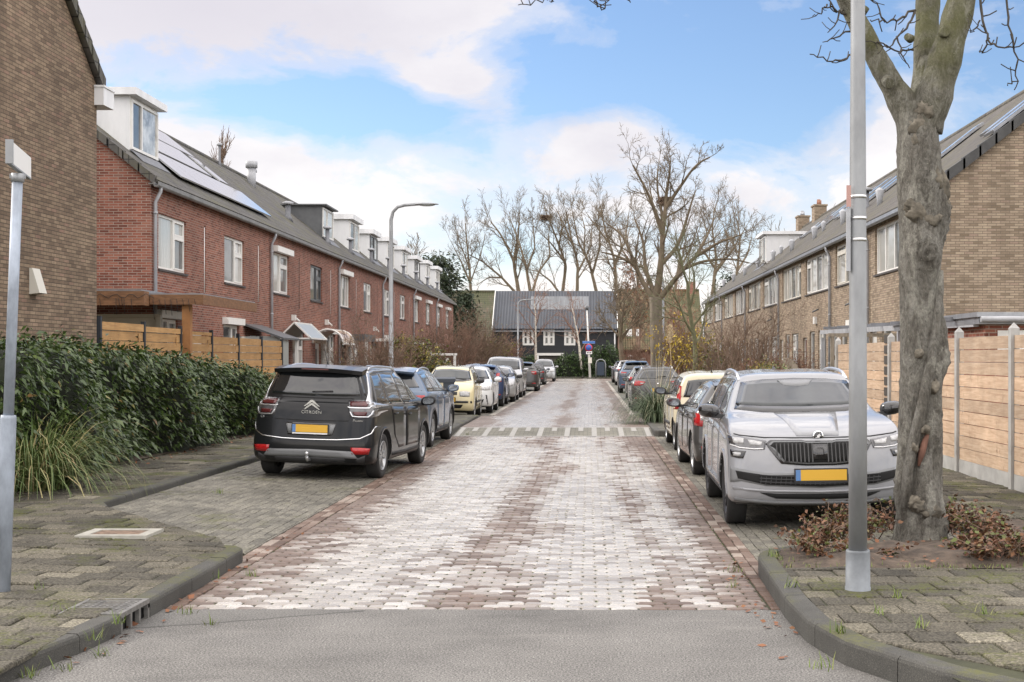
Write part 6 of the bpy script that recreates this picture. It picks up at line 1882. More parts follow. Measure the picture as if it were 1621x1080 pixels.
m_cover = leafm("cover_leaf", [(0, (.05, .035, .02)), (.35, (.13, .055, .03)), (.7, (.20, .10, .05)), (.85, (.09, .10, .03)), (1, (.13, .16, .04))], .5)
m_bark = M("bark_far", (.15, .118, .08), .9, var=.35, vs=2)
m_barkg = M("bark_green", (.15, .15, .085), .9, var=.35, vs=3)
m_twig = M("twig_brown", (.17, .115, .082), .9, var=.3, vs=3)
m_twigr = M("twig_red", (.20, .115, .08), .9, var=.3, vs=3)
m_birch = M("birch_bark", (.48, .44, .38), .8, var=.5, vs=5, vscale=(1, 1, 2.5))
m_conif = leafm("conifer_needles", [(0, (.012, .022, .010)), (.6, (.026, .042, .018)), (1, (.045, .06, .025))], .6)

def leaves(name, Pn, D, S, ln, wd, mat, parent, droop=.25):
    """many single leaves: base points Pn, directions D, side vectors S"""
    Pn, D, S = np.asarray(Pn, 'f'), np.asarray(D, 'f'), np.asarray(S, 'f')
    D = D/np.maximum(1e-5, np.linalg.norm(D, axis=1, keepdims=True)); S = S - D*(S*D).sum(1, keepdims=True); S = S/np.maximum(1e-5, np.linalg.norm(S, axis=1, keepdims=True))
    ln = np.broadcast_to(np.asarray(ln, 'f').reshape(-1, 1) if hasattr(ln, '__len__') else np.float32(ln), (len(Pn), 1)); wd = np.broadcast_to(np.asarray(wd, 'f').reshape(-1, 1) if hasattr(wd, '__len__') else np.float32(wd), (len(Pn), 1))
    dn = np.array([0, 0, -1], 'f')*ln*droop
    v = np.stack([Pn, Pn+D*ln*.45+S*wd*.5, Pn+D*ln+dn, Pn+D*ln*.45-S*wd*.5], 1).reshape(-1, 3)
    n = len(Pn)
    me = bpy.data.meshes.new(name)
    me.vertices.add(n*4); me.vertices.foreach_set("co", v.ravel())
    me.loops.add(n*4); me.loops.foreach_set("vertex_index", np.arange(n*4, dtype='i'))
    me.polygons.add(n); me.polygons.foreach_set("loop_start", np.arange(0, n*4, 4, dtype='i'))
    me.update(calc_edges=True); me.materials.append(mat)
    o = bpy.data.objects.new(name, me); COL.objects.link(o)
    if parent is not None: o.parent = parent
    return o

def blades(name, specs, mat, parent, seg=6):
    """specs: (base, horizontal dir angle, length, width, lean, droop)"""
    vs = []; fs = []
    for (p, a, L, w, lean, dr) in specs:
        b = len(vs); x, y, z = p; th = lean; dx_, dy_ = math.cos(a), math.sin(a); step = L/seg
        for k in range(seg+1):
            ww = w*(1-(k/seg)**1.6)*.5+.0006
            vs += [(x-dy_*ww, y+dx_*ww, z), (x+dy_*ww, y-dx_*ww, z)]
            x += dx_*math.sin(th)*step; y += dy_*math.sin(th)*step; z += math.cos(th)*step
            th += dr/seg*(1+k*.25)
        for k in range(seg): fs.append((b+2*k, b+2*k+1, b+2*k+3, b+2*k+2))
    me = bpy.data.meshes.new(name); me.from_pydata(vs, [], fs); me.materials.append(mat)
    me.polygons.foreach_set("use_smooth", [True]*len(fs))
    o = bpy.data.objects.new(name, me); COL.objects.link(o)
    if parent is not None: o.parent = parent
    return o

def grow(mb, p, d, L, r, lvl, rg, pr, tips=None):
    """one branch and everything that grows from it"""
    maxl = pr['lv']; n = max(3, int(L/pr.get('seg', .5))+2)
    if lvl >= maxl-1: n = 3
    p = Vector(p); d = Vector(d).normalized(); pts = [p.copy()]; rad = [r]; dirs = [d.copy()]
    wig = pr['wig'][min(lvl, len(pr['wig'])-1)]; up = pr['up'][min(lvl, len(pr['up'])-1)]
    rend = max(pr['rmin']*.7, r*pr.get('taper', .45))
    for k in range(1, n+1):
        d = (d + Vector((rg.gauss(0, wig), rg.gauss(0, wig), rg.gauss(0, wig)+up/n))).normalized()
        p = p + d*(L/n); pts.append(p.copy()); rad.append(r+(rend-r)*k/n); dirs.append(d.copy())
    mb.tube(pts, rad, [10, 7, 5, 4, 3, 3, 3][min(lvl+pr.get('sd', 0), 6)], 0, cap=False)
    if tips is not None and lvl >= maxl-1: tips.append((pts[-1], dirs[-1])); tips.append((pts[len(pts)//2], dirs[-1]))
    if lvl >= maxl: return
    nc = pr['nc'][min(lvl, len(pr['nc'])-1)]; t0 = pr['t0'][min(lvl, len(pr['t0'])-1)]
    sp = pr['sp'][min(lvl, len(pr['sp'])-1)]; lr = pr['lr'][min(lvl, len(pr['lr'])-1)]
    az = rg.uniform(0, 6.28)
    for c in range(nc):
        t = t0 + (1-t0)*(c+rg.uniform(.2, .8))/nc
        if c == nc-1: t = 1.0
        i = min(n-1, int(t*n)); f = t*n-i
        q = pts[i].lerp(pts[i+1], f); dd = dirs[i]; rr_ = rad[i]+(rad[i+1]-rad[i])*f
        az += 2.4+rg.uniform(-.5, .5)
        a = dd.orthogonal().normalized(); b = dd.cross(a)
        an = sp*rg.uniform(.65, 1.3)*(.45 if t == 1.0 else 1)
        nd = dd*math.cos(an) + (a*math.cos(az)+b*math.sin(az))*math.sin(an)
        grow(mb, q, nd, L*lr*rg.uniform(.7, 1.2)*(1-.25*(t-t0)), max(pr['rmin'], rr_*(.62 if t < 1 else .85)), lvl+1, rg, pr, tips)

def bare_tree(name, label, loc, H, r, seed, pr, mat=None, group=None, lean=(0, 0), stems=1):
    rg = random.Random(seed)
    t = thing(name, label, 'tree', loc, 0, group)
    mb = MB(); tk = pr.get('trunk', .35)*H
    for s_ in range(stems):
        grow(mb, (rg.uniform(-.1, .1)*(stems-1), rg.uniform(-.1, .1)*(stems-1), -.1), (lean[0]+rg.uniform(-.2, .2)*(stems-1), lean[1]+rg.uniform(-.2, .2)*(stems-1), 1), tk, r, 0, rg, pr)
    # trunk is the first tube of each stem; keep it as its own part
    mb2 = MB()
    o = mb.build('branches', mat or m_bark, t, recalc=False, uv=False)
    return t

TREE = dict(lv=5, wig=[.05, .10, .12, .16, .2, .2], up=[.15, .35, .25, .2, .15, .1], nc=[6, 5, 5, 5, 4], t0=[.75, .35, .25, .2, .15], sp=[.55, .6, .65, .7, .7], lr=[.85, .62, .60, .58, .55], rmin=.012, trunk=.32, seg=.6)

def split_tree(name, label, loc, H, r, seed, pr, mat, group=None, lean=(0, 0), leafmat=None, leafn=0, leafs=.07, cat='tree', extra=None, tm=None):
    """trunk and crown as two parts (plus leaves where it still carries some)"""
    rg = random.Random(seed)
    t = thing(name, label, cat, loc, 0, group)
    tk = pr.get('trunk', .35)*H
    full = MB(); tips = []
    grow(full, (0, 0, -.1), (lean[0], lean[1], 1), tk, r, 0, rg, pr, tips)
    # faces of the first tube form the trunk
    n0 = max(3, int(tk/pr.get('seg', .5))+2)+1; sides = [10, 7, 5, 4, 3][min(pr.get('sd', 0), 4)]
    nv = n0*sides; nf = (n0-1)*sides
    a = MB(); a.v = full.v[:nv]; a.f = full.f[:nf]; a.m = full.m[:nf]; a.s = full.s[:nf]
    b = MB(); b.v = full.v[nv:]; b.f = [[i-nv for i in f] for f in full.f[nf:]]; b.m = full.m[nf:]; b.s = full.s[nf:]
    a.build('trunk', tm or mat, t, recalc=False, uv=False)
    cr = b.build('crown', mat, t, recalc=False, uv=False)
    if leafmat and tips:
        Pn, D, S = [], [], []
        for k in range(leafn):
            p, d = rg.choice(tips)
            q = Vector(p)+Vector((rg.gauss(0, .12), rg.gauss(0, .12), rg.gauss(0, .12)))
            Pn.append(q); D.append((rg.gauss(0, 1), rg.gauss(0, 1), rg.gauss(-.4, .6))); S.append((rg.gauss(0, 1), rg.gauss(0, 1), rg.gauss(0, 1)))
        leaves('leaves', Pn, D, S, [leafs*rg.uniform(.7, 1.3) for _ in Pn], [leafs*.6 for _ in Pn], leafmat, t)
    return t

# --- the big bare tree by the lamp post
def bark_fore():
    m, nt, b = _nt("bark_plane")
    oc = coords(nt, 'Object')
    st = noise(nt, coords(nt, 'Object', scale=(5, 5, 1.6)), 1.5, 10, .74, .9)
    col = ramp(nt, st, [(.30, (.05, .042, .033)), (.45, (.125, .115, .096)), (.58, (.20, .19, .165)), (.74, (.30, .29, .265))])
    fine = noise(nt, coords(nt, 'Object', scale=(1, 1, .55)), 48, 5, .7)
    col = mix(nt, 1.0, col, ramp(nt, fine, [(.3, .5), (.68, 1.3)]), 'MULTIPLY')
    sp = nt.nodes.new('ShaderNodeSeparateXYZ'); lnk(nt, oc, sp.inputs[0])
    gr = mth(nt, 'MULTIPLY', ramp(nt, mth(nt, 'DIVIDE', sp.outputs[2], 6.0), [(.62, 0), (.76, .85)]), ramp(nt, noise(nt, oc, 3.2, 5, .65), [(.36, .25), (.58, 1)]))
    col = mix(nt, mth(nt, 'MULTIPLY', gr, .75), col, (.12, .125, .035))
    pt_ = ramp(nt, noise(nt, coords(nt, 'Object', scale=(1, 1, .6)), 3.6, 6, .7, .8), [(.52, 0), (.60, 1)])
    col = mix(nt, mth(nt, 'MULTIPLY', pt_, .55), col, mix(nt, 1.0, (.36, .35, .30), ramp(nt, fine, [(.3, .55), (.68, 1.2)]), 'MULTIPLY'))
    vor = nt.nodes.new('ShaderNodeTexVoronoi'); vor.inputs['Scale'].default_value = 17; lnk(nt, oc, vor.inputs['Vector'])
    col = mix(nt, ramp(nt, vor.outputs['Distance'], [(.045, .7), (.075, 0)]), col, (.42, .44, .33))
    lnk(nt, col, b.inputs['Base Color']); b.inputs['Roughness'].default_value = .9
    h = mth(nt, 'ADD', st, mth(nt, 'MULTIPLY', fine, .45))
    bump(nt, b, h, 1.0, .05)
    return m
m_plane = bark_fore()
m_burl = M("bark_burl", (.13, .115, .09), .95, var=.6, vs=11, bmp=1.0, bs=22)
m_wound = M("bark_wound", (.17, .085, .06), .9, var=.4, vs=9)
TY = 12.75
tx0 = wx(1456, TY)
tree = thing('street_tree', 'thick bare street tree with gnarled burls and three mossy limbs beside the lamp post', 'tree', (tx0, TY, ZPR-.02))
def tp(px, py, dy=0.0): return Vector((wx(px, TY+dy)-tx0, dy, wz(py, TY+dy)-(ZPR-.02)))
rg = random.Random(5)
def bumps_tube(mb, ctr, radii, n, bumps, seed, amp=.02):
    """a trunk with local swellings: bumps = (index position, angle, radius along, angular width, height)"""
    rr = random.Random(seed); ph = [rr.uniform(0, 6.28) for _ in range(8)]
    k = len(ctr); vs = []
    for i in range(k):
        for j in range(n):
            a = 2*math.pi*j/n; r = radii[i]
            r *= 1+.045*math.sin(2*a+ph[0]+i*.05)+.03*math.sin(3*a+ph[1]-i*.09)+.018*math.sin(5*a+ph[2]+i*.21)
            for (bi, ba, bl, bw, bh) in bumps:
                da = (a-ba+math.pi) % (2*math.pi)-math.pi
                e = math.exp(-((i-bi)/bl)**2-(da/bw)**2)
                r += bh*e*(1+.45*math.sin(i*1.9+j*2.3+bi)*math.sin(j*1.3-i*.8)) 
            r += rr.gauss(0, amp*.16)
            vs.append((ctr[i].x+r*math.cos(a), ctr[i].y+r*math.sin(a), ctr[i].z))
    fs = [(i*n+j, i*n+(j+1) % n, (i+1)*n+(j+1) % n, (i+1)*n+j) for i in range(k-1) for j in range(n)]
    mb.add(vs, fs, 0, True)
keyp = [(872, 1457, 104), (845, 1457, 84), (815, 1456, 73), (760, 1456, 72), (700, 1457, 71), (600, 1456, 68), (500, 1455, 66), (430, 1456, 68), (360, 1457, 74), (300, 1457, 78), (240, 1455, 74), (190, 1452, 68), (165, 1453, 74)]
N = 96; ctr, rad = [], []
pys = [k[0] for k in keyp][::-1]
for i in range(N):
    py = 872+(165-872)*i/(N-1)
    px = float(np.interp(py, pys, [k[1] for k in keyp][::-1])); w_ = float(np.interp(py, pys, [k[2] for k in keyp][::-1]))
    ctr.append(tp(px, py)); rad.append(w_/2*TY/FPX*.93)
F = -math.pi/2      # the side towards the viewer
bumpl = [(78, F+.1, 7, .55, .05), (70, F+.9, 7, .5, .06), (72, F+1.4, 5, .4, .05), (64, F-.15, 4, .45, .075), (62, F+.35, 4, .4, .06), (86, F+.2, 5, .6, .04), (45, F+1.35, 5, .35, .05), (40, F+1.2, 3, .3, .05),
         (10, F+.15, 4, .5, .07), (7, F+1.1, 3, .35, .05), (13, F-1.4, 4, .4, .04), (24, F+.35, 2, .25, .045), (19, F-.05, 2, .22, .045), (32, F+.7, 12, .22, .035), (48, F+1.15, 9, .2, .03), (52, F+1.5, 3, .3, .03), (60, F-1.5, 3, .3, .025)]
mb = MB(); bumps_tube(mb, ctr, rad, 44, bumpl, 8)
# fused rib climbing the right front of the trunk
mb.build('trunk', m_plane, tree, recalc=False, uv=False)
mb = MB()
def lump(c, r, seed):
    rr = random.Random(seed); n, k = 20, 14; vs = []
    for i in range(k+1):
        ph = math.pi*i/k
        for j in range(n):
            a = 2*math.pi*j/n; q = 1+.22*math.sin(3*a+seed)*math.sin(2*ph)+.12*math.sin(7*a+5*ph+seed)+rr.gauss(0, .09)
            vs.append((c.x+r[0]*q*math.sin(ph)*math.cos(a), c.y+r[1]*q*math.sin(ph)*math.sin(a), c.z+r[2]*q*math.cos(ph)))
    mb.add(vs, [(i*n+j, (i+1)*n+j, (i+1)*n+(j+1) % n, i*n+(j+1) % n) for i in range(k) for j in range(n)], 0, True)
q = 0
for (px, py, rx, rz_2, dy) in [(1450, 340, .13, .09, -.19), (1465, 352, .10, .07, -.20), (1438, 330, .08, .06, -.17), (1480, 300, .10, .14, -.13), (1488, 325, .08, .08, -.08), (1470, 285, .08, .11, -.19), (1450, 205, .11, .10, -.16), (1458, 180, .10, .08, -.16), (1445, 230, .06, .08, -.17),
                            (1448, 798, .10, .055, -.2), (1462, 806, .12, .06, -.2), (1440, 790, .07, .05, -.19), (1455, 678, .05, .04, -.215), (1438, 706, .04, .05, -.21), (1470, 612, .05, .06, -.19), (1446, 560, .04, .04, -.205)]:
    q += 1; lump(tp(px, py)+Vector((0, dy*1.06, 0)), (rx*.95, .05, rz_2), q)
mb.build('burls', m_burl, tree, recalc=False, uv=False)['kind'] = 'stuff'
mb = MB()
pts = [tp(1446, 735)+Vector((0, -.222, 0)), tp(1450, 715)+Vector((0, -.235, 0)), tp(1456, 695)+Vector((0, -.23, 0)), tp(1462, 680)+Vector((0, -.222, 0))]
mb.tube([p+Vector((0, .022, 0)) for p in pts], [.012, .035, .03, .01], 8); mb.build('bark_wound', m_wound, tree, recalc=False, uv=False)
mb = MB()
pts = [tp(a, b)+Vector((0, c, 0)) for a, b, c in ((1426, 800, -.17), (1430, 740, -.19), (1440, 690, -.205), (1452, 640, -.205), (1462, 590, -.2), (1474, 520, -.17), (1482, 460, -.13), (1484, 430, -.1))]
mb.tube(pts, [.05, .05, .055, .055, .05, .045, .04, .03], 10); mb.build('bark_rib', m_plane, tree, recalc=False, uv=False)
LIMB = dict(lv=4, wig=[.06, .10, .14, .18, .2], up=[.3, .25, .1, .05], nc=[5, 5, 4, 3], t0=[.3, .3, .25, .2], sp=[.6, .7, .8, .8], lr=[.6, .6, .55, .5], rmin=.006, seg=.35)
def limb(pts, w, seed, tail=True):
    mb = MB(); n = len(pts); C = [tp(*p) for p in pts]; Rr = [x/2*TY/FPX for x in w]
    cs, rs = [], []
    for i in range(n-1):
        for k in range(7):
            t = k/7; cs.append(C[i].lerp(C[i+1], t)); rs.append(Rr[i]+(Rr[i+1]-Rr[i])*t)
    cs.append(C[-1]); rs.append(Rr[-1])
    # smooth the centre line
    for _ in range(3):
        cs = [cs[0]]+[(cs[i-1]+cs[i]*2+cs[i+1])/4 for i in range(1, len(cs)-1)]+[cs[-1]]
    rr = random.Random(seed)
    rs = [r*(1+.05*math.sin(i*.9+seed)+rr.gauss(0, .015)) for i, r in enumerate(rs)]
    mb.tube(cs, rs, 20, 0, cap=True)
    rg2 = random.Random(seed+50)
    if tail:
        d = (cs[-1]-cs[-4]).normalized()
        grow(mb, cs[-1]-d*.02, d, 2.6, rs[-1]*.98, 0, rg2, LIMB)
    o = mb.build('limb', m_plane, tree, recalc=False, uv=False)
    return cs
limb([(1452, 205, 0), (1430, 165, .02), (1402, 118, 0), (1370, 60, -.05), (1340, 0, -.1), (1322, -60, -.15)], [62, 46, 35, 33, 30, 27], 1)
limb([(1460, 200, .1), (1465, 140, .22), (1467, 60, .32), (1469, 0, .4), (1470, -70, .5)], [56, 45, 40, 38, 35], 2)
limb([(1462, 205, -.02), (1482, 140, -.06), (1500, 80, -.1), (1520, 10, -.1), (1538, -70, -.1)], [60, 56, 50, 45, 40], 3)
# cut branch stubs and the hanging twigs that come into view
mb = MB()
for (a, b, c) in (((1405, 128, -.1), (1407, 132, -.2), .05), ((1494, 52, -.2), (1497, 50, -.27), .045), ((1442, 62, 0), (1436, 58, -.05), .035), ((1510, 82, -.1), (1520, 78, -.16), .05), ((1366, 20, -.1), (1372, 12, -.1), .03)):
    mb = MB(); mb.tube([tp(*a), tp(*b)], [c*1.2, c], 10); mb.build('branch_stub', m_plane, tree, recalc=False, uv=False)
def twig(pts, r0, seed, side=True):
    mb = MB(); C = [tp(*p) for p in pts]; rr = random.Random(seed); cs = []
    for i in range(len(C)-1):
        for k in range(4): cs.append(C[i].lerp(C[i+1], k/4)+Vector((rr.gauss(0, .010), rr.gauss(0, .010), rr.gauss(0, .010))))
    cs.append(C[-1]); n = len(cs)
    mb.tube(cs, [r0*(1-.6*i/n)*(1+.15*(i % 3 == 0)) for i in range(n)], 6)
    if side:
        for i in range(2, n-1, 2):
            d = Vector((rr.gauss(0, 1), rr.gauss(0, .5), rr.gauss(.1, .8))).normalized()
            l = rr.uniform(.03, .16)
            mb.tube([cs[i], cs[i]+d*l*.5, cs[i]+d*l+Vector((0, 0, .02))], [r0*.55, r0*.45, r0*.45], 4)
    mb.build('twig', m_twig2, tree, recalc=False, uv=False)
m_twig2 = M("twig_dark", (.045, .038, .03), .85, var=.3, vs=8)
for k, (pts, r0) in enumerate([
    ([(1358, 30, -.1), (1330, 20, -.15), (1318, 12, -.2), (1308, -6, -.2)], .014), ([(1330, 20, -.15), (1322, 40, -.2), (1310, 52, -.2)], .009), ([(1308, 8, -.2), (1298, 22, -.2), (1286, 26, -.2)], .008),
    ([(1352, 85, -.1), (1330, 97, -.2), (1312, 94, -.25), (1282, 86, -.3)], .010), ([(1345, 50, -.1), (1320, 62, -.2), (1302, 67, -.2)], .009),
    ([(1448, 18, .1), (1420, 32, -.05), (1400, 36, -.1), (1378, 32, -.2)], .012), ([(1448, 24, .1), (1425, 55, -.1), (1408, 75, -.2), (1392, 70, -.3)], .011), ([(1420, 60, -.1), (1428, 90, -.2), (1440, 108, -.2)], .009), ([(1400, 36, -.1), (1385, 8, -.1), (1376, -10, -.1)], .008), ([(1446, 78, .1), (1425, 84, 0), (1395, 68, -.1), (1370, 66, -.2)], .010),
    ([(1552, -14, -.2), (1554, 25, -.3), (1563, 58, -.35), (1576, 74, -.4), (1605, 75, -.45), (1640, 66, -.45)], .013), ([(1592, -14, -.3), (1597, 40, -.4), (1609, 95, -.45), (1608, 128, -.45), (1595, 136, -.45)], .011), ([(1554, 30, -.3), (1542, 48, -.3), (1536, 52, -.3)], .008), ([(1563, 60, -.35), (1556, 80, -.3), (1552, 82, -.35)], .009),
    ([(900, -30, -1), (880, -5, -1), (860, -2, -1), (838, 8, -1), (820, 8, -1)], .008), ([(935, -12, -1), (945, 8, -1), (957, 15, -1), (968, -6, -1)], .009), ([(985, -10, -1), (998, 4, -1)], .008), ([(880, -5, -1), (872, 4, -1)], .007),
    ([(1322, -60, -.2), (1200, -75, -.6), (1080, -45, -.9), (985, -20, -1), (900, -30, -1)], .022)]):
    twig(pts, r0, 100+k)

# --- the other trees
SUB = dict(lv=3, wig=[.12, .15, .18, .2], up=[.3, .2, .1, .0], nc=[4, 4, 4, 3], t0=[.2, .15, .15, .2], sp=[.65, .7, .75], lr=[.62, .6, .55], rmin=.008, seg=.35, sd=1)
def skeleton_tree(name, label, px, Y, Z, limbs, seed, mat, tm, every=.42, sub=SUB, sl=1.5, depth=1.6):
    """limbs: [(width px, [(px, py), ...])], the first is the trunk; finer branches grow from every limb"""
    rg = random.Random(seed); x0 = wx(px, Y); t = thing(name, label, 'tree', (x0, Y, Z)); s_ = Y/FPX
    mb = MB(); ends = {}
    for k, (w0, w1, pts) in enumerate(limbs):
        a = rg.uniform(-1, 1)*depth if k else 0; C = []
        tot = len(pts)-1
        for i, (qx, qy) in enumerate(pts):
            C.append(Vector((wx(qx, Y)-x0, (a*i/tot if k else 0), wz(qy, Y)-Z)))
        if k:      # start where the parent limb passes
            best = min(ends, key=lambda e: (e[0]-pts[0][0])**2+(e[1]-pts[0][1])**2); C[0] = ends[best].copy()
            for i in range(1, len(C)): C[i].y += C[0].y
        cs = []
        for i in range(tot):
            n = max(2, int((C[i+1]-C[i]).length/.25))
            for q in range(n): cs.append(C[i].lerp(C[i+1], q/n)+Vector((rg.gauss(0, .02), rg.gauss(0, .02), 0)))
        cs.append(C[-1])
        for _ in range(2): cs = [cs[0]]+[(cs[i-1]+cs[i]*2+cs[i+1])/4 for i in range(1, len(cs)-1)]+[cs[-1]]
        n = len(cs); rs = [(w0+(w1-w0)*(i/(n-1))**.8)*s_/2 for i in range(n)]
        for c in cs: ends[(c.x/s_+px, VY-(c.z+Z-CAMZ)/s_)] = c
        if k == 0:
            tb = MB(); tb.tube(cs, [r*(1.35 if i == 0 else 1.12 if i == 1 else 1) for i, r in enumerate(rs)], 14, 0, cap=False); tb.build('trunk', tm, t, recalc=False, uv=False); continue
        mb.tube(cs, rs, 8, 0, cap=False)
        acc = 0; L = sum((cs[i+1]-cs[i]).length for i in range(n-1)); run = 0
        for i in range(1, n):
            st = (cs[i]-cs[i-1]); run += st.length; acc += st.length
            if run/L > .18 and acc > every or i == n-1:
                acc = 0; d = st.normalized(); o1 = d.orthogonal().normalized(); o2 = d.cross(o1); az = rg.uniform(0, 6.28); an = rg.uniform(.45, 1.0) if i < n-1 else .15
                nd = d*math.cos(an)+(o1*math.cos(az)+o2*math.sin(az))*math.sin(an)
                grow(mb, cs[i], nd, sl*rg.uniform(.6, 1.2)*(1.05-.35*run/L), max(sub['rmin']*1.2, rs[i]*.5), 0, rg, sub)
    mb.build('crown', mat, t, recalc=False, uv=False)
    return t
m_btrunk = M("bark_trunk", (.17, .145, .11), .95, var=.45, vs=3, vscale=(1, 1, .25), bmp=.8, bs=14)
skeleton_tree('street_tree', 'tall bare tree with a bird nest, rising over the right row of cars', 1040, 62, ZPR, [
    (19, 20, [(1040, 600), (1039, 530), (1038, 470)]),
    (13, 3, [(1038, 474), (1046, 420), (1050, 360), (1055, 310), (1060, 265)]),
    (10, 2.5, [(1036, 476), (1014, 440), (1000, 400), (984, 368), (962, 352)]),
    (10.5, 2.5, [(1041, 478), (1068, 442), (1094, 412), (1130, 388), (1168, 376)]),
    (8, 2.5, [(1049, 372), (1032, 325), (1016, 295), (1000, 270)]),
    (7, 2.5, [(1053, 335), (1078, 296), (1100, 264), (1118, 258)]),
    (8, 2.5, [(1047, 420), (1072, 392), (1088, 345), (1098, 310)]),
    (9, 2.5, [(1037, 474), (1022, 425), (1020, 380), (1006, 340)]),
    (6, 2, [(1005, 415), (978, 405), (952, 400)]),
    (6, 2, [(1085, 425), (1112, 415), (1150, 412), (1180, 420)]),
    (7, 2, [(1100, 408), (1118, 375), (1132, 345)]),
    (5, 2, [(1052, 350), (1040, 300), (1042, 262)])], 16, m_bark, m_btrunk, every=.34, sl=1.4)
nest = MB(); rgn = random.Random(3)
for k in range(160):
    a = rgn.uniform(0, 6.28); rr_ = rgn.uniform(.05, .32); z = rgn.uniform(-.18, .18)
    d = Vector((-math.sin(a), math.cos(a), rgn.uniform(-.4, .4))); c = Vector((rr_*math.cos(a), rr_*math.sin(a), z))
    nest.tube([c-d*.28, c, c+d*.28], .014, 3)
o = nest.build('bird_nest', m_twig, None, recalc=False, uv=False); o.location = (wx(1052, 62), 62, wz(319, 62)); tag(o, 'dark twig bird nest high in the tall bare tree', 'nest')
BIG = dict(TREE); BIG.update(nc=[6, 5, 5, 5, 4], t0=[.78, .3, .2, .15, .1], lr=[.80, .62, .62, .6, .55], rmin=.013, trunk=.36, sp=[.62, .62, .7, .75, .75], up=[.1, .45, .3, .2, .1])
SM = dict(TREE); SM.update(lv=5, nc=[7, 4, 4, 4, 3], t0=[.45, .3, .2, .2, .1], trunk=.62, lr=[.42, .62, .6, .55, .5], rmin=.008, sp=[.75, .6, .6, .6])
split_tree('young_tree', 'slender tree with a green mossy trunk before the right terrace', (wx(1099, 54), 54, ZPR), 7.6, .13, 22, SM, m_barkg)
split_tree('leaning_tree', 'dark bare tree leaning left in front of the barn at the street end', (wx(990, 98), 98, ZPR), 8.6, .26, 31, dict(BIG, trunk=.42, rmin=.02, lv=4), m_bark, lean=(-.22, 0))
BI = dict(TREE); BI.update(lv=3, nc=[9, 6, 5, 4], t0=[.35, .2, .1, .1], trunk=.8, lr=[.40, .55, .6, .5], rmin=.011, sp=[.6, .6, .7], up=[.05, .1, -.15, -.4, -.5], taper=.3)
split_tree('birch_tree', 'white barked birch left of the barn windows', (wx(848, 122), 122, .1), 8.4, .14, 41, BI, m_twigr, 'birches before the barn', tm=m_birch)
split_tree('birch_tree', 'white barked birch just left of the no parking sign', (wx(922, 122), 122, .1), 8.0, .14, 44, BI, m_twigr, 'birches before the barn', tm=m_birch, lean=(-.05, 0))
split_tree('russet_tree', 'small tree still holding russet brown leaves, right of the barn', (wx(1008, 108), 108, .1), 8.6, .13, 51, dict(BI, rmin=.02), m_twig, leafmat=m_redl, leafn=1500, leafs=.17)
split_tree('russet_tree', 'reddish twiggy tree before the ochre roof, behind the yellow shrub', (wx(1082, 118), 118, .1), 7.6, .12, 53, dict(BI, rmin=.02), m_twigr, leafmat=m_redl, leafn=500, leafs=.15)
FAR = dict(TREE); FAR.update(lv=5, nc=[5, 5, 5, 4, 3], t0=[.35, .3, .25, .2, .2], trunk=.42, lr=[.82, .62, .58, .56, .55], rmin=.022, sp=[.42, .5, .6, .6], up=[.1, .4, .35, .25, .2], seg=.9)
protos = []
for k, sd in enumerate((61, 67, 73)):
    protos.append((sd, dict(FAR, sp=[.5+.08*k, .55, .6, .6])))
FS = dict(lv=3, wig=[.10, .14, .16, .2], up=[.45, .4, .25, .1], nc=[4, 4, 4, 3], t0=[.25, .2, .2, .2], sp=[.5, .6, .65], lr=[.62, .6, .55], rmin=.014, seg=.7, sd=1)
def ft(label, px, Y, limbs, seed, **k):
    Z0 = 0.0
    t = skeleton_tree('bare_tree', label, px, Y, Z0, limbs, seed, m_bark, m_bark, every=k.get('every', 1.0), sub=FS, sl=k.get('sl', 3.0), depth=2.5); t['group'] = 'bare trees behind the barn'
    return t
ft('thin straight bare tree farthest left in the tree row behind the barn', 746, 150, [(6, 5, [(747, 590), (746, 465)]), (5, 1.5, [(746, 465), (741, 410), (735, 352)]), (2.5, 1, [(745, 450), (728, 410), (716, 385)]), (2.5, 1, [(744, 445), (760, 405), (768, 370)]), (2.5, 1, [(743, 425), (728, 385), (722, 365)])], 201, sl=2.4)
ft('bare tree with low limbs leaning far left above the mossy roof', 815, 152, [(9, 8, [(826, 590), (822, 470)]), (5, 1.5, [(822, 470), (795, 440), (765, 415), (744, 405)]), (7, 2, [(822, 470), (812, 410), (792, 370), (776, 350)]), (4, 1.5, [(812, 412), (820, 370), (822, 340)]), (3, 1, [(795, 440), (775, 440), (758, 452)])], 202)
ft('bare tree forking in two above the left end of the barn roof', 845, 150, [(8, 8, [(842, 590), (841, 468)]), (5, 1.5, [(841, 468), (852, 430), (870, 405), (868, 370)]), (6, 1.5, [(840, 466), (833, 425), (822, 385), (808, 350)]), (3.5, 1.2, [(834, 430), (846, 390), (842, 345)])], 203)
ft('bare tree bending left with a small dark nest, above the barn', 890, 154, [(8, 7, [(892, 590), (890, 470)]), (4.5, 1.2, [(890, 470), (872, 445), (850, 428), (836, 425)]), (6, 1.6, [(902, 468), (896, 420), (880, 375), (864, 335)]), (4, 1.2, [(893, 412), (872, 385), (856, 370)]), (3, 1.2, [(886, 390), (890, 355), (884, 335)])], 204)
ft('pale stemmed bare tree above the middle of the barn roof', 914, 150, [(8, 7, [(914, 590), (913, 470)]), (6, 1.6, [(913, 470), (915, 420), (903, 370), (896, 335)]), (4, 1.2, [(915, 430), (935, 390), (938, 350)]), (3.5, 1.2, [(908, 390), (890, 350), (880, 330)])], 205)
ft('bare tree above the right half of the barn roof', 948, 153, [(8, 7, [(948, 590), (946, 470)]), (6, 1.5, [(946, 470), (934, 420), (915, 380), (906, 335)]), (4.5, 1.2, [(938, 435), (950, 390), (948, 340)]), (3, 1.2, [(925, 400), (926, 360), (920, 335)])], 206)
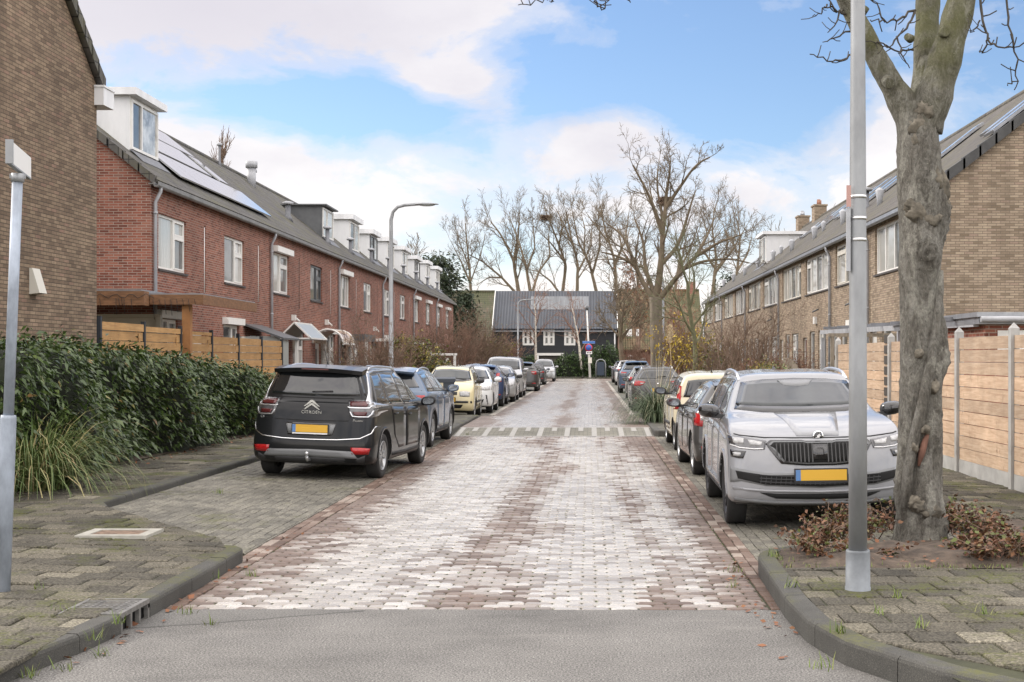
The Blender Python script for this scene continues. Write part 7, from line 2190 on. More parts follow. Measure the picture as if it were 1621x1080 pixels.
ft('tall bare tree above the right end of the barn roof', 978, 148, [(9, 8, [(978, 590), (977, 470)]), (6.5, 1.6, [(977, 470), (972, 410), (958, 365), (950, 328)]), (4.5, 1.2, [(973, 420), (990, 380), (996, 335)]), (4, 1.2, [(965, 385), (944, 360), (930, 340)])], 207)
ft('bare tree behind the russet leaved tree', 1012, 156, [(8, 7, [(1012, 590), (1012, 465)]), (6, 1.5, [(1012, 465), (1006, 410), (1012, 360)]), (4, 1.2, [(1009, 430), (985, 395), (978, 360)])], 208)
ft('bare tree behind the ochre roof', 1068, 150, [(8, 7, [(1068, 590), (1068, 465)]), (6, 1.5, [(1068, 465), (1076, 410), (1070, 370)]), (4.5, 1.2, [(1071, 430), (1092, 395), (1104, 360)])], 209)
ft('bare tree with a wide crown at the right end of the far row', 1128, 142, [(9, 8, [(1128, 590), (1128, 468)]), (6.5, 1.6, [(1128, 468), (1134, 410), (1128, 360), (1132, 330)]), (5, 1.2, [(1131, 435), (1160, 395), (1178, 362)]), (4.5, 1.2, [(1130, 425), (1108, 390), (1100, 362)])], 210)
ft('bare tree rising just left of the right terrace roofs', 1166, 122, [(8, 7, [(1160, 590), (1162, 470)]), (6, 1.5, [(1162, 470), (1168, 420), (1172, 375), (1165, 345)]), (4.5, 1.2, [(1166, 430), (1186, 400), (1194, 372)]), (3, 1.2, [(1170, 400), (1152, 372), (1146, 352)])], 211, sl=2.4)
o = nest.build('bird_nest', m_twig, None, recalc=False, uv=False); o.location = (wx(864, 154), 154, wz(345, 154)); tag(o, 'small dark nest in the bare trees above the barn', 'nest'); o.scale = (2, 2, 1.5)
# trees showing above the roofs
NAR = dict(TREE); NAR.update(lv=3, nc=[70, 5, 4, 3], t0=[.35, .2, .2, .2], trunk=.96, lr=[.085, .6, .5, .5], rmin=.008, sp=[.42, .35, .4], up=[.05, .8, .6, .4], seg=.3)
split_tree('bare_tree', 'narrow bare poplar top above the solar panel roof', (wx(331, 62), 62, 0), 12.0, .10, 81, NAR, m_twig)
split_tree('bare_tree', 'bare tree crown above the chimneys of the right terrace', (wx(1272, 95), 95, 0), 13.0, .24, 83, dict(FAR, rmin=.018), m_bark)
split_tree('bare_tree', 'bare tree crown behind the last dormers of the red terrace', (wx(668, 128), 128, 0), 13.6, .22, 85, dict(FAR, rmin=.022), m_bark)

def conifer(label, loc, H, W_, seed, n=4500, top=.15):
    rg = random.Random(seed); t = thing('conifer', label, 'tree', loc)
    mb = MB(); mb.tube([(0, 0, 0), (0, 0, H*.95)], [.22, .04], 7); mb.build('trunk', m_bark, t, uv=False)
    cl = []
    for k in range(70):
        z = H*(.25+.72*rg.random()**.8); r = W_*(1.08-z/H)**.75*rg.uniform(.4, 1.0); a = rg.uniform(0, 6.28)
        cl.append((r*math.cos(a), r*math.sin(a), z, W_*rg.uniform(.10, .22)))
    Pn, D, S = [], [], []
    for k in range(n):
        x, y, z, r = rg.choice(cl)
        Pn.append((x+rg.gauss(0, r), y+rg.gauss(0, r), z+rg.gauss(0, r*.6))); D.append((x+rg.gauss(0, .6), y+rg.gauss(0, .6), rg.gauss(.1, .5))); S.append((rg.gauss(0, 1), rg.gauss(0, 1), rg.gauss(0, 1)))
    leaves('crown', Pn, D, S, [.42*rg.uniform(.6, 1.3) for _ in Pn], .16, m_conif, t)
    return t
conifer('dark evergreen tree behind the last dormers of the red terrace', (wx(692, 118), 118, 0), 10.6, 3.4, 5)
conifer('low dark evergreen sloping down beside the mossy roof', (wx(735, 128), 128, 0), 8.0, 2.4, 6, 2600)
conifer('dark evergreen behind the bare trees at the right terrace end', (wx(1158, 122), 122, 0), 9.2, 2.6, 7, 2600)

# --- hedge
hd = thing('hedge', 'dense dark green laurel hedge along the left pavement', 'hedge', (-7.95, 23.2, ZPL))
rg = random.Random(12)
HY0_, HY1_ = 16.9, 30.6
def htop(y): return float(np.interp(y, [16.5, 18, 22, 27, 30, 31], [1.55, 1.86, 1.72, 1.50, 1.30, 1.0]))
def hfront(y, z): return .90 + .13*math.sin(y*1.1)+.08*math.sin(y*2.7+1)+.12*math.sin(z*2.6+y*1.3)+.05*math.sin(y*5.3+z*3)-.12*(z/1.8)**2
mb = MB(); ny, nz = 40, 8; vs = []
for i in range(ny+1):
    y = HY0_+.12+(HY1_-HY0_-.24)*i/ny
    prof = [(hfront(y, 0)-.18, 0.0)]
    for k in range(nz+1):
        z = (htop(y)-.16)*k/nz; prof.append((hfront(y, z)-.20, z))
    prof += [(.3, htop(y)-.12), (-.4, htop(y)-.14), (-.75, htop(y)-.3), (-.75, 0)]
    for (x, z) in prof: vs.append((x, y-23.2, z+rg.gauss(0, .01)))
m_ = nz+1+1+4
fs = [(i*m_+k, i*m_+k+1, (i+1)*m_+k+1, (i+1)*m_+k) for i in range(ny) for k in range(m_-1)] + [tuple(range(m_)), tuple(ny*m_+k for k in range(m_))]
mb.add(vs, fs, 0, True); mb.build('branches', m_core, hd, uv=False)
Pn, D, S, ln = [], [], [], []
def hleaf(x, y, z, nx, ny_, nz_):
    Pn.append((x, y-23.2, z)); D.append((nx+rg.gauss(0, .55), ny_+rg.gauss(0, .7), nz_-.55+rg.gauss(0, .45))); S.append((rg.gauss(0, .6), rg.gauss(.8, .5), rg.gauss(0, .4))); ln.append(rg.choice((.05, .075, .09, .11, .14))*rg.uniform(.85, 1.15))
for k in range(21000):
    y = rg.uniform(HY0_, HY1_); H_ = htop(y)
    cl = .10*math.sin(y*5.1+3*math.sin(y*1.3))*math.sin(k % 7)
    if rg.random() < .70:
        z = H_*rg.random()**.9; x = hfront(y, z)+rg.gauss(-.06, .075)+.05*math.sin(y*7+z*9)
        if z < .12: continue
        hleaf(x, y, z, .9, 0, .1)
    else:
        x = rg.uniform(-.8, hfront(y, H_)); hleaf(x, y, H_+rg.gauss(-.05, .07)+.06*math.sin(y*3.3+x*4), .3, 0, .95)
for k in range(1500):
    z = 1.4*rg.random(); x = rg.uniform(-.7, .95); y = (HY0_ if k % 2 else HY1_)+rg.gauss(0, .08); hleaf(x, y, z, .3, -1 if k % 2 else 1, .1)
# shoots above the trimmed line
for k in range(46):
    y = rg.uniform(HY0_, HY1_); x = rg.uniform(-.6, .6); h_ = rg.uniform(.08, .32)
    for j in range(9): hleaf(x+rg.gauss(0, .03), y+rg.gauss(0, .03), htop(y)+h_*j/9, rg.gauss(0, 1), rg.gauss(0, 1), .6)
leaves('leaves', Pn, D, S, ln, [l*.36 for l in ln], m_laurel, hd)

# --- ornamental grass in front of the hedge
def tuft(name, label, loc, n, L, W_, spread, lean, droop, mat, seed, cat='plant'):
    rg = random.Random(seed); t = thing(name, label, cat, loc); sp = []
    for k in range(n):
        a = rg.uniform(0, 6.28); r = spread*math.sqrt(rg.random())
        sp.append(((r*math.cos(a), r*math.sin(a), 0), a+rg.gauss(0, .5), L*rg.uniform(.55, 1.1), W_*rg.uniform(.7, 1.3), lean*rg.random(), droop*rg.uniform(.6, 1.3)))
    blades('blades', sp, mat, t)
    return t
tuft('ornamental_grass', 'big arching tuft of ornamental grass at the near end of the hedge', (-6.95, 16.9, ZPL), 760, 1.65, .017, .45, 1.05, 1.7, m_gblade, 1)
tuft('ornamental_grass', 'smaller half dry grass tuft behind the leaning sign post', (-7.2, 15.7, ZPL), 260, 1.0, .014, .35, .9, 1.2, m_gblade, 2)
tuft('ornamental_grass', 'green grass clump between the wooden fence end and the black people carrier', (-7.0, 31.8, ZPL), 380, 1.5, .02, .4, .5, .7, m_gblade, 6)
rg = random.Random(9)
pp = tuft('pampas_grass', 'round pampas grass clump on the kerbed island behind the cream car', (wx(1040, 36), 35.6, ZPR-.02), 1100, 1.75, .014, .30, 1.15, 1.8, m_pampas, 3)
mb = MB(); mb.tube([(.25, 0, .4), (.35, -.1, 1.5), (.30, -.1, 2.2)], [.012, .010, .008], 5); mb.build('stalk', M("straw", (.36, .27, .15), .8), pp, uv=False)
Pn, D, S = [], [], []
for k in range(420):
    z = 2.05+.45*rg.random(); w_ = .07*math.sin((z-2.03)/.49*math.pi)**.6
    Pn.append((.31+rg.gauss(0, w_*.6), -.1+rg.gauss(0, w_*.6), z)); D.append((rg.gauss(0, .5), rg.gauss(0, .5), .9)); S.append((rg.gauss(0, 1), rg.gauss(0, 1), 0))
leaves('plume', Pn, D, S, .09, .012, M("plume", (.52, .42, .28), .9), pp)
sp = []
for k in range(24):
    a = rg.uniform(0, 6.28); sp.append(((0, 0, .1), a, rg.uniform(1.9, 2.4), .008, rg.uniform(.1, .45), rg.uniform(.2, .7)))
blades('dry_blades', sp, leafm("dry_blade", [(0, (.35, .30, .2)), (1, (.5, .45, .32))]), pp)

# --- round evergreen bushes and shrubs
def bush(name, label, loc, rx, ry, rz_, n, ls, mat, seed, lump=.12, cat='bush', group=None, low=.02):
    rg = random.Random(seed); t = thing(name, label, cat, loc, 0, group)
    mb = MB(); k1, k2 = 14, 9; vs = []
    for i in range(k2+1):
        ph = math.pi/2*i/k2
        for j in range(k1):
            a = 2*math.pi*j/k1; q = .80+lump*math.sin(3*a+seed+2*ph)+rg.gauss(0, .02)
            vs.append((rx*q*math.cos(a)*math.cos(ph), ry*q*math.sin(a)*math.cos(ph), rz_*q*math.sin(ph)+.03))
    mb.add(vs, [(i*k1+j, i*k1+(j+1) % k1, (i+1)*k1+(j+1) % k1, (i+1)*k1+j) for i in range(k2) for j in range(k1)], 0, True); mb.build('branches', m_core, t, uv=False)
    Pn, D, S = [], [], []
    for k in range(n):
        a = rg.uniform(0, 6.28); ph = math.asin(rg.uniform(low, 1)); q = .95+lump*math.sin(3*a+seed+2*ph)+rg.gauss(0, .06)+.05*math.sin(9*a)*math.sin(7*ph)
        d = Vector((math.cos(a)*math.cos(ph), math.sin(a)*math.cos(ph), math.sin(ph)))
        Pn.append((rx*q*d.x, ry*q*d.y, rz_*q*d.z)); D.append((d.x+rg.gauss(0, .6), d.y+rg.gauss(0, .6), d.z+rg.gauss(.1, .6))); S.append((rg.gauss(0, 1), rg.gauss(0, 1), rg.gauss(0, 1)))
    leaves('leaves', Pn, D, S, [ls*rg.uniform(.7, 1.3) for _ in Pn], ls*.5, mat, t)
    return t
EB = 122.5
bush('evergreen_bush', 'wide green hedge bush left of the no parking sign at the street end', (wx(906, EB), EB, .1), 1.9, 1.2, 2.0, 2200, .22, m_bushg, 1)
bush('evergreen_bush', 'low green bush left of the silver car at the street end', (wx(838, EB), EB, .1), 1.4, 1.2, 1.8, 1400, .22, m_bushg, 8)
bush('evergreen_bush', 'tall rounded green bush behind the bicycle rack', (wx(961, EB), EB, .1), 1.85, 1.3, 2.75, 2600, .22, m_bushg, 2)
bush('clipped_bush', 'round clipped yellow green bush above the light grey car roof', (wx(1206, 29), 29, ZPR), .62, .6, 1.55, 2600, .05, m_ygl, 3, lump=.03)
bush('garden_bush', 'bright green low bush beside the round clipped one', (wx(1234, 30), 30, ZPR), .6, .5, 1.46, 1400, .07, m_gblade, 4, lump=.06)

TW = dict(lv=4, wig=[.10, .14, .16, .2], up=[.35, .3, .2, .1], nc=[5, 4, 4, 3], t0=[.25, .2, .2, .2], sp=[.5, .6, .65], lr=[.72, .62, .55, .5], rmin=.006, seg=.25, sd=1)
def shrub(name, label, loc, H, n, seed, mat, leafmat=None, ln_=0, ls=.06, pr=None, spread=.5, group=None):
    rg = random.Random(seed); t = thing(name, label, 'shrub', loc, 0, group); mb = MB(); tips = []
    pr = pr or TW
    for k in range(n):
        a = rg.uniform(0, 6.28); s_ = rg.uniform(.1, spread)
        grow(mb, (.12*math.cos(a), .12*math.sin(a), -.03), (s_*math.cos(a), s_*math.sin(a), 1), H*.52*rg.uniform(.8, 1.15), max(pr['rmin']*1.8, H*.011), 0, rg, pr, tips)
    mb.build('branches', mat, t, recalc=False, uv=False)
    if leafmat:
        Pn, D, S = [], [], []
        for k in range(ln_):
            p, d = rg.choice(tips); Pn.append(Vector(p)+Vector((rg.gauss(0, .06), rg.gauss(0, .06), rg.gauss(0, .06)))); D.append((rg.gauss(0, 1), rg.gauss(0, 1), rg.gauss(-.2, .7))); S.append((rg.gauss(0, 1), rg.gauss(0, 1), rg.gauss(0, 1)))
        leaves('leaves', Pn, D, S, [ls*rg.uniform(.7, 1.3) for _ in Pn], ls*.6, leafmat, t)
    return t
GS = 'garden shrubs along the left terrace'
def sl_(px, Y, lab, H, n, seed, mat, **k): shrub('garden_shrub', lab, (wx(px, Y), Y, ZPL), H, n, seed, mat, group=GS, **k)
sl_(588, 44, 'brown twiggy shrub left of the tall street lamp', 3.0, 6, 1, m_twig)
sl_(568, 47, 'bare shrub in front of the curved door canopy', 2.6, 5, 2, m_twig, leafmat=m_ygl, ln_=160)
sl_(606, 50, 'bare brown shrub behind the tall street lamp pole', 3.0, 6, 3, m_twigr)
sl_(632, 52, 'reddish twiggy shrub just right of the tall street lamp', 2.8, 6, 12, m_twigr)
sl_(655, 52, 'bushy shrub with green and yellow leaves above the blue crossover', 2.7, 9, 4, m_twig, leafmat=m_ygl, ln_=3600, ls=.10)
sl_(690, 62, 'dark small garden tree with a flat crown before the white garden arch', 4.2, 3, 5, m_twig, spread=.7)
sl_(718, 70, 'broad bare shrub behind the cream yellow car', 4.0, 8, 6, m_twigr)
sl_(735, 78, 'bare shrub with upright twigs behind the white hatchback', 4.6, 8, 7, m_twig, pr=dict(TW, rmin=.009))
sl_(758, 84, 'fine twigged shrub before the mossy roof house', 4.4, 8, 8, m_twig, leafmat=m_ygl, ln_=300, pr=dict(TW, rmin=.010))
sl_(778, 92, 'olive leaved shrub above the navy car', 3.4, 8, 9, m_twig, leafmat=m_ygl, ln_=1500, ls=.12, pr=dict(TW, rmin=.010))
sl_(800, 100, 'reddish shrub at the far end of the left gardens', 3.6, 8, 10, m_twigr, pr=dict(TW, rmin=.011))
sl_(673, 56, 'dark green low shrub below the yellow leaved one', 1.7, 8, 11, m_twig, leafmat=m_bushg, ln_=2200, ls=.10)
GR = 'garden shrubs along the right terrace'
def sr_(px, Y, lab, H, n, seed, mat, **k): shrub('garden_shrub', lab, (wx(px, Y), Y, ZPR), H, n, seed, mat, group=GR, **k)
sr_(1150, 44, 'large bare shrub with spreading dark branches before the tan terrace', 3.7, 5, 21, m_twig, spread=.75)
sr_(1170, 48, 'bare shrub half behind the large spreading one', 3.3, 6, 22, m_twig)
sr_(1128, 52, 'leafy dark shrub right of the slender green tree', 2.7, 7, 23, m_twig, leafmat=m_ygl, ln_=1100, ls=.09)
sr_(1086, 58, 'shrub with bright yellow autumn leaves left of the slender green tree', 3.2, 6, 24, m_twig, leafmat=m_yel, ln_=900, ls=.13)
sr_(1072, 75, 'reddish twiggy shrub left of the yellow one', 4.2, 9, 25, m_twigr, pr=dict(TW, rmin=.009))
sr_(1010, 98, 'reddish bare shrub behind the far right cars', 3.0, 7, 26, m_twigr, pr=dict(TW, rmin=.011))
sr_(1246, 38, 'sparse red leaved barberry on the slatted fence', 1.9, 8, 27, m_twigr, leafmat=m_redl, ln_=800, ls=.05)
sr_(1222, 40, 'sparse red leaved barberry left of the slatted fence', 1.7, 8, 28, m_twigr, leafmat=m_redl, ln_=700, ls=.05)

# --- planting under the street tree, weeds and litter: uncountable
rg = random.Random(77); Pn, D, S, ln = [], [], [], []
mbs = MB()
def cover(cx, cy, r, h, n):
    for k in range(max(4, n//26)):
        a = rg.uniform(0, 6.28); x, y = cx+r*.6*rg.random()*math.cos(a), cy+r*.6*rg.random()*math.sin(a)
        tip = Vector((x+rg.gauss(0, .14), y+rg.gauss(0, .12), ZPR+h*rg.uniform(.6, 1.25))); base = Vector((x, y, ZPR-.02)); mid = base.lerp(tip, .5)+Vector((rg.gauss(0, .03), rg.gauss(0, .03), .03))
        mbs.tube([base, mid, tip], [.005, .004, .003], 4)
        for j in range(26):
            t = rg.uniform(.25, 1.05); p = base.lerp(tip, t)
            Pn.append((p.x+rg.gauss(0, .025), p.y+rg.gauss(0, .025), p.z+rg.gauss(0, .015))); D.append((rg.gauss(0, 1), rg.gauss(0, 1), rg.gauss(.25, .5))); S.append((rg.gauss(0, 1), rg.gauss(0, 1), rg.gauss(0, .4))); ln.append(rg.uniform(.035, .065))
for (px, py, r, h, n) in [(1300, 862, .22, .22, 420), (1330, 850, .25, .26, 480), (1275, 872, .18, .16, 260), (1375, 850, .22, .22, 300), (1400, 838, .18, .26, 220), (1310, 880, .2, .14, 220), (1500, 840, .22, .26, 380), (1540, 850, .28, .24, 520), (1580, 862, .28, .22, 520), (1610, 880, .28, .2, 420), (1560, 885, .3, .17, 420), (1530, 870, .2, .14, 240), (1640, 890, .3, .2, 200), (1490, 830, .12, .24, 120), (1360, 878, .2, .1, 160)]:
    Y = gy(py, ZPR); cover(wx(px, Y), Y, r, h, n)
o = leaves('ground_cover', Pn, D, S, ln, [l*.6 for l in ln], m_cover, None); tag(o, 'russet and green ground cover planting round the foot of the street tree', 'plants', None, 'stuff')
st_ = mbs.build('stems', m_twig, o, recalc=False, uv=False)
sp = []; gz = lambda x, y: ZPR-.02
def weed(px, py, Z, n=14, L=.09):
    Y = gy(py, Z); X = wx(px, Y)
    for k in range(n): sp.append(((X+rg.gauss(0, .03), Y+rg.gauss(0, .03), Z-.01), rg.uniform(0, 6.28), L*rg.uniform(.5, 1.2), .006, rg.uniform(.1, .8), rg.uniform(.2, 1)))
for (px, py, Z) in [(165, 1035, .01), (100, 1058, .01), (45, 1070, .01), (295, 970, .01), (400, 912, 0), (335, 915, .02), (230, 800, .02), (205, 803, .03), (190, 985, ZP), (60, 935, ZP), (1255, 928, ZPR), (1330, 1000, ZPR), (1225, 880, ZPR), (1160, 905, 0), (100, 970, ZP), (610, 700, 0), (740, 688, .1), (1420, 945, ZPR), (1560, 970, ZPR), (1460, 990, ZPR), (150, 1010, ZP), (330, 990, 0), (1300, 1055, ZPR), (1160, 930, 0), (345, 780, .1), (1390, 970, ZPR)]:
    weed(px, py, Z)
for k in range(60):      # along the kerbs and house sides
    if k % 2: X, Y, Z = -5.52+rg.gauss(0, .03), rg.uniform(15.5, 30), BAYL
    else: X, Y, Z = rg.uniform(1.5, 5.0), 10.76+rg.gauss(0, .03), ZPR-.02
    for j in range(6): sp.append(((X+rg.gauss(0, .03), Y+rg.gauss(0, .03), Z-.01), rg.uniform(0, 6.28), rg.uniform(.02, .06), .005, rg.uniform(.1, .8), rg.uniform(.2, 1)))
for k in range(900):     # short grass in the planting bed
    X = rg.uniform(1.55, 4.9); Y = rg.uniform(10.8, 11.8)
    sp.append(((X, Y, ZPR-.03), rg.uniform(0, 6.28), rg.uniform(.02, .06), .005, rg.uniform(.1, .9), rg.uniform(.2, 1)))
for k in range(2200):     # tiny tufts of grass in the road joints
    i = rg.randint(0, 20); j = rg.randint(0, 150)
    X = XL + .207*i + (.1035 if j % 2 else 0) + rg.gauss(0, .006); Y = 9.72+.104*j+rg.gauss(0, .01)
    if X > XR: continue
    for q_ in range(3): sp.append(((X+rg.gauss(0, .008), Y+rg.gauss(0, .012), -.012), rg.uniform(0, 6.28), rg.uniform(.012, .026), .004, rg.uniform(.1, .9), rg.uniform(.2, .9)))
o = blades('grass', sp, leafm("weed_blade", [(0, (.07, .11, .02)), (.6, (.12, .17, .03)), (1, (.2, .21, .06))], .6), None, seg=2); tag(o, 'tufts of grass and weeds in the joints and along the kerbs', 'grass', None, 'stuff')
Pn, D, S, ln = [], [], [], []
for k in range(520):
    r_ = rg.random()
    if r_ < .35: X, Y, Z = -7.05+abs(rg.gauss(0, .15)), rg.uniform(16, 30), ZPL+.008
    elif r_ < .65: X, Y, Z = rg.uniform(1.6, 4.8), rg.uniform(10.8, 12.3), ZPR+.02
    elif r_ < .8: X, Y, Z = rg.uniform(.6, 1.4), 75+rg.gauss(0, 1.2), .006
    elif r_ < .9: X, Y, Z = 1.25+rg.gauss(0, .08), rg.uniform(8, 12), .008
    else: X, Y, Z = -3.0+rg.gauss(0, .06), rg.uniform(8, 14), .008
    Pn.append((X, Y, Z)); D.append((rg.gauss(0, 1), rg.gauss(0, 1), rg.gauss(.1, .12))); S.append((rg.gauss(0, 1), rg.gauss(0, 1), .1)); ln.append(rg.uniform(.03, .07))
o = leaves('fallen_leaves', Pn, D, S, ln, [l*.6 for l in ln], m_redl, None, droop=.02); tag(o, 'scattered brown fallen leaves and litter', 'leaves', None, 'stuff')
# ------------------------------------------------------------------ street furniture and fences
m_galv = M("galvanised", (.27, .28, .29), .5, .35, var=.22, vs=5, vscale=(1, 1, .4), rvar=.12)
m_galvold = M("galvanised_old", (.30, .34, .40), .6, .15, var=.35, vs=7, vscale=(1, 1, .5), rvar=.1)
m_strap = M("steel_strap", (.6, .6, .6), .3, .9)
# lamp post at the right
px_ = wx(1358, 9.74)
lp = thing('lamp_post', 'galvanised lamp post with a strapped narrow sign in front of the street tree', 'lamp post', (px_, 9.74, ZPR-.02))
mb = MB(); mb.lathe([(.092, -.05), (.092, .02), (.088, .02), (.086, .27), (.083, .285), (.083, .285)], 28); mb.build('base', M("galv_base", (.17, .185, .20), .6, .2, var=.3, vs=5), lp, uv=False)
mb = MB(); mb.lathe([(.066, .27), (.064, 1.5), (.058, 3.0), (.048, 4.6), (.042, 6.6), (.042, 6.6)], 28); mb.tube([(0, 0, 6.55), (-.05, .05, 6.8), (-.35, .3, 6.95), (-.8, .5, 7.0)], .035, 10); mb.build('pole', m_galv, lp, uv=False)
mb = MB(); mb.ell((-1.05, .62, 7.0), (.3, .16, .07)); mb.build('lamp_head', m_galv, lp, uv=False)
def zp(py): return wz(py, 9.74)-(ZPR-.02)
mb = MB()
for py in (312, 346, 380):
    r = .060; z = zp(py); mb.lathe([(r, z-.012), (r+.003, z-.012), (r+.003, z+.012), (r, z+.012)], 24)
mb.build('strap', m_strap, lp, uv=False)
mb = MB(); mb.box(-.088, -.062, -.05, -.02, zp(430), zp(330)); mb.build('sign_back', m_pipe, lp, uv=False)
mb = MB(); mb.box(-.092, -.06, -.058, -.052, zp(329), zp(295)); mb.build('sign_strip', M("faded_red", (.42, .25, .22), .6), lp, uv=False)
# leaning name sign at the left
lp = thing('street_sign', 'leaning grey post with a blank white sign board seen from behind', 'sign', (wx(3, 9.66), 9.66, ZP+.03))
top = Vector((wx(28, 9.66)-wx(3, 9.66), 0, wz(275, 9.66)-ZP-.03))
mb = MB(); t1 = top*.42
mb.tube([(0, 0, -.1), t1*.98, t1], [.054, .054, .050], 18); mb.build('post_base', m_galvold, lp, uv=False)
mb = MB(); mb.tube([t1*.99, top], [.036, .036], 16); mb.build('post', m_galvold, lp, uv=False)
mb = MB(); mb.tube([top+Vector((0, 0, -.06)), top+Vector((0, 0, .0))], .045, 14); mb.bar(top+Vector((-.05, -.02, -.02)), top+Vector((.05, .02, -.02)), .02, .03); mb.build('clamp', m_galv, lp, uv=False)
b0 = Vector((wx(15, 9.30), 9.30, wz(240, 9.30))); b1 = Vector((wx(47, 10.12), 10.12, wz(268, 10.12))); L0 = Vector(lp.location)
b0 -= L0; b1 -= L0; b1.z = b0.z
mb = MB(); mb.bar(b0, b1, .02, .155); mb.build('sign_board', M("sign_white", (.72, .71, .68), .45), lp, uv=False)
mb = MB(); dv_ = (b1-b0).normalized(); sd_ = dv_.cross(Vector((0, 0, 1)))
mb.bar(b0-dv_*.012+Vector((0, 0, .0)), b0+dv_*.008, .05, .165); mb.bar(b0+Vector((0, 0, -.079))-sd_*.004, b1+Vector((0, 0, -.079))-sd_*.004, .03, .012); mb.build('sign_frame', m_galv, lp, uv=False)

def street_lamp(label, X, Y, Z, H, arm, side, r=.065, group='street lamps', head=(.34, .13, .06)):
    t = thing('street_lamp', label, 'street lamp', (X, Y, Z), 0, group)
    mb = MB(); mb.tube([(0, 0, -.05), (0, 0, 1.1), (0, 0, 1.12), (0, 0, H-.5), (side*.06, 0, H-.22), (side*.22, 0, H-.06), (side*.45, 0, H), (side*arm*.62, 0, H+.04)], [r*1.35, r*1.35, r, r*.72, r*.7, r*.65, r*.6, r*.6], 14)
    mb.build('pole', m_galv, t, uv=False)
    mb = MB(); c = side*(arm-head[0]); n = 10; vs = []
    for (dx_, k, h) in ((-1.0, .35, .5), (-.9, .6, .8), (-.3, .9, 1.0), (.4, 1.0, .8), (.85, .8, .5), (1.0, .3, .2)):
        for j in range(n):
            a = 2*math.pi*j/n; vs.append((c+side*dx_*head[0]*1.15, head[1]*k*math.cos(a), H+.03+head[2]*h*(math.sin(a) if math.sin(a) > 0 else .5*math.sin(a))))
    fs = [(i*n+j, i*n+(j+1) % n, (i+1)*n+(j+1) % n, (i+1)*n+j) for i in range(5) for j in range(n)]+[tuple(range(n)), tuple(5*n+j for j in range(n))]
    mb.add(vs, fs, 0, True); hd_ = mb.build('lamp_head', m_galv, t, uv=False)
    mb = MB(); mb.ell((c, 0, H+.005), (head[0]*.8, head[1]*.8, .045), 10, 6); mb.build('lamp_glass', m_clear, hd_, uv=False)
    return t
YLm = 45.0
street_lamp('tall street lamp with a curved arm rising behind the blue crossover', wx(619, YLm), YLm, ZPL, wz(325, YLm)-ZPL, wx(692, YLm)-wx(619, YLm), 1, .085)
street_lamp('distant street lamp with a curved arm left of the barn windows', wx(820, 120), 120, .1, wz(475, 120)-.1, 1.5, 1, .085)
street_lamp('street lamp pole just right of the tall nest tree', wx(1050, 78), 78, ZPR, wz(437, 78)-ZPR, 1.15, -1, .085)
YS = 118.6
sgp = thing('lamp_post', 'white lamp post carrying the blue street name sign at the street end', 'lamp post', (wx(934, YS), YS, .1))
mb = MB(); tpx = wx(929, YS)-wx(934, YS); mb.tube([(0, 0, 0), (tpx*.5, 0, 2.9), (tpx, 0, wz(489, YS)-.1)], [.11, .08, .055], 10); mb.build('pole', M("pole_white", (.62, .62, .60), .5), sgp, uv=False)
mb = MB(); mb.lathe([(.10, wz(491, YS)-.1), (.16, wz(488, YS)-.1), (.14, wz(485, YS)-.1), (.03, wz(484, YS)-.1)], 12, 0, c=(tpx, 0, 0)); mb.build('lamp_head', m_framed, sgp, uv=False)
mb = MB(); mb.box(-.16, .16, -.16, -.10, 1.25, 1.75); mb.build('notice_box', m_cream, sgp, uv=False)
def disc(mb, cx, cz, r, y, th=.01, n=28): mb.lathe([(r, y), (r, y-th), (.001, y-th)], n, 0, 'y', (cx, 0, cz))
npx, npz = wx(932, YS), wz(550.5, YS)
t = thing('no_parking_sign', 'round blue and red no parking sign on the white post at the street end', 'sign', (npx, YS-.13, npz))
mb = MB(); disc(mb, 0, 0, .33, 0, .02); mb.build('sign_face', M("sign_red", (.50, .03, .03), .45), t, uv=False)
mb = MB(); disc(mb, 0, 0, .255, -.021, .006); mb.build('blue_field', M("sign_blue", (.03, .12, .46), .45), t, uv=False)
mb = MB(); mb.bar((-.19, -.031, .19), (.19, -.031, -.19), .008, .07, up=(0, 1, 0)); mb.build('diagonal', M("sign_red_bar", (.50, .03, .03), .45), t, uv=False)
t = thing('street_name_sign', 'blue street name plate above the no parking sign', 'sign', (wx(932, YS), YS-.13, wz(542, YS)))
mb = MB(); mb.box(-.55, .55, -.015, .015, -.11, .11); mb.build('plate', M("name_blue", (.04, .15, .45), .45), t, uv=False)
mb = MB(); mb.box(-.53, .53, -.019, -.016, .085, .095); mb.box(-.53, .53, -.019, -.016, -.095, -.085); mb.build('plate_border', m_wmark, t, uv=False)
t = thing('sign_plate', 'small white plate with black arrows under the no parking sign', 'sign', (wx(932.5, YS), YS-.13, wz(558.5, YS)))
mb = MB(); mb.box(-.26, .26, -.015, .015, -.12, .12); mb.build('plate', m_wmark, t, uv=False)
mb = MB(); mb.prism([(-.2, 0), (-.1, .07), (-.1, .02), (.1, .02), (.1, .07), (.2, 0), (.1, -.07), (.1, -.02), (-.1, -.02), (-.1, -.07)], 'y', -.021, -.016); mb.build('arrow', m_black, t, uv=False)
# bicycle rack
t = thing('bicycle_rack', 'metal bicycle rack hoop with a dark panel before the rounded bush', 'bicycle rack', (wx(951, 119.8), 119.8, .12))
mb = MB(); w_ = .42; mb.tube([(-w_, 0, 0), (-w_, 0, 1.15), (-w_*.8, 0, 1.42), (-w_*.3, 0, 1.55), (w_*.3, 0, 1.55), (w_*.8, 0, 1.42), (w_, 0, 1.15), (w_, 0, 0)], .05, 8); mb.build('hoop', m_galv, t, uv=False)
mb = MB(); mb.box(-.32, .32, -.02, .02, .15, 1.35); mb.build('panel', M("rack_panel", (.03, .045, .07), .5), t, uv=False)
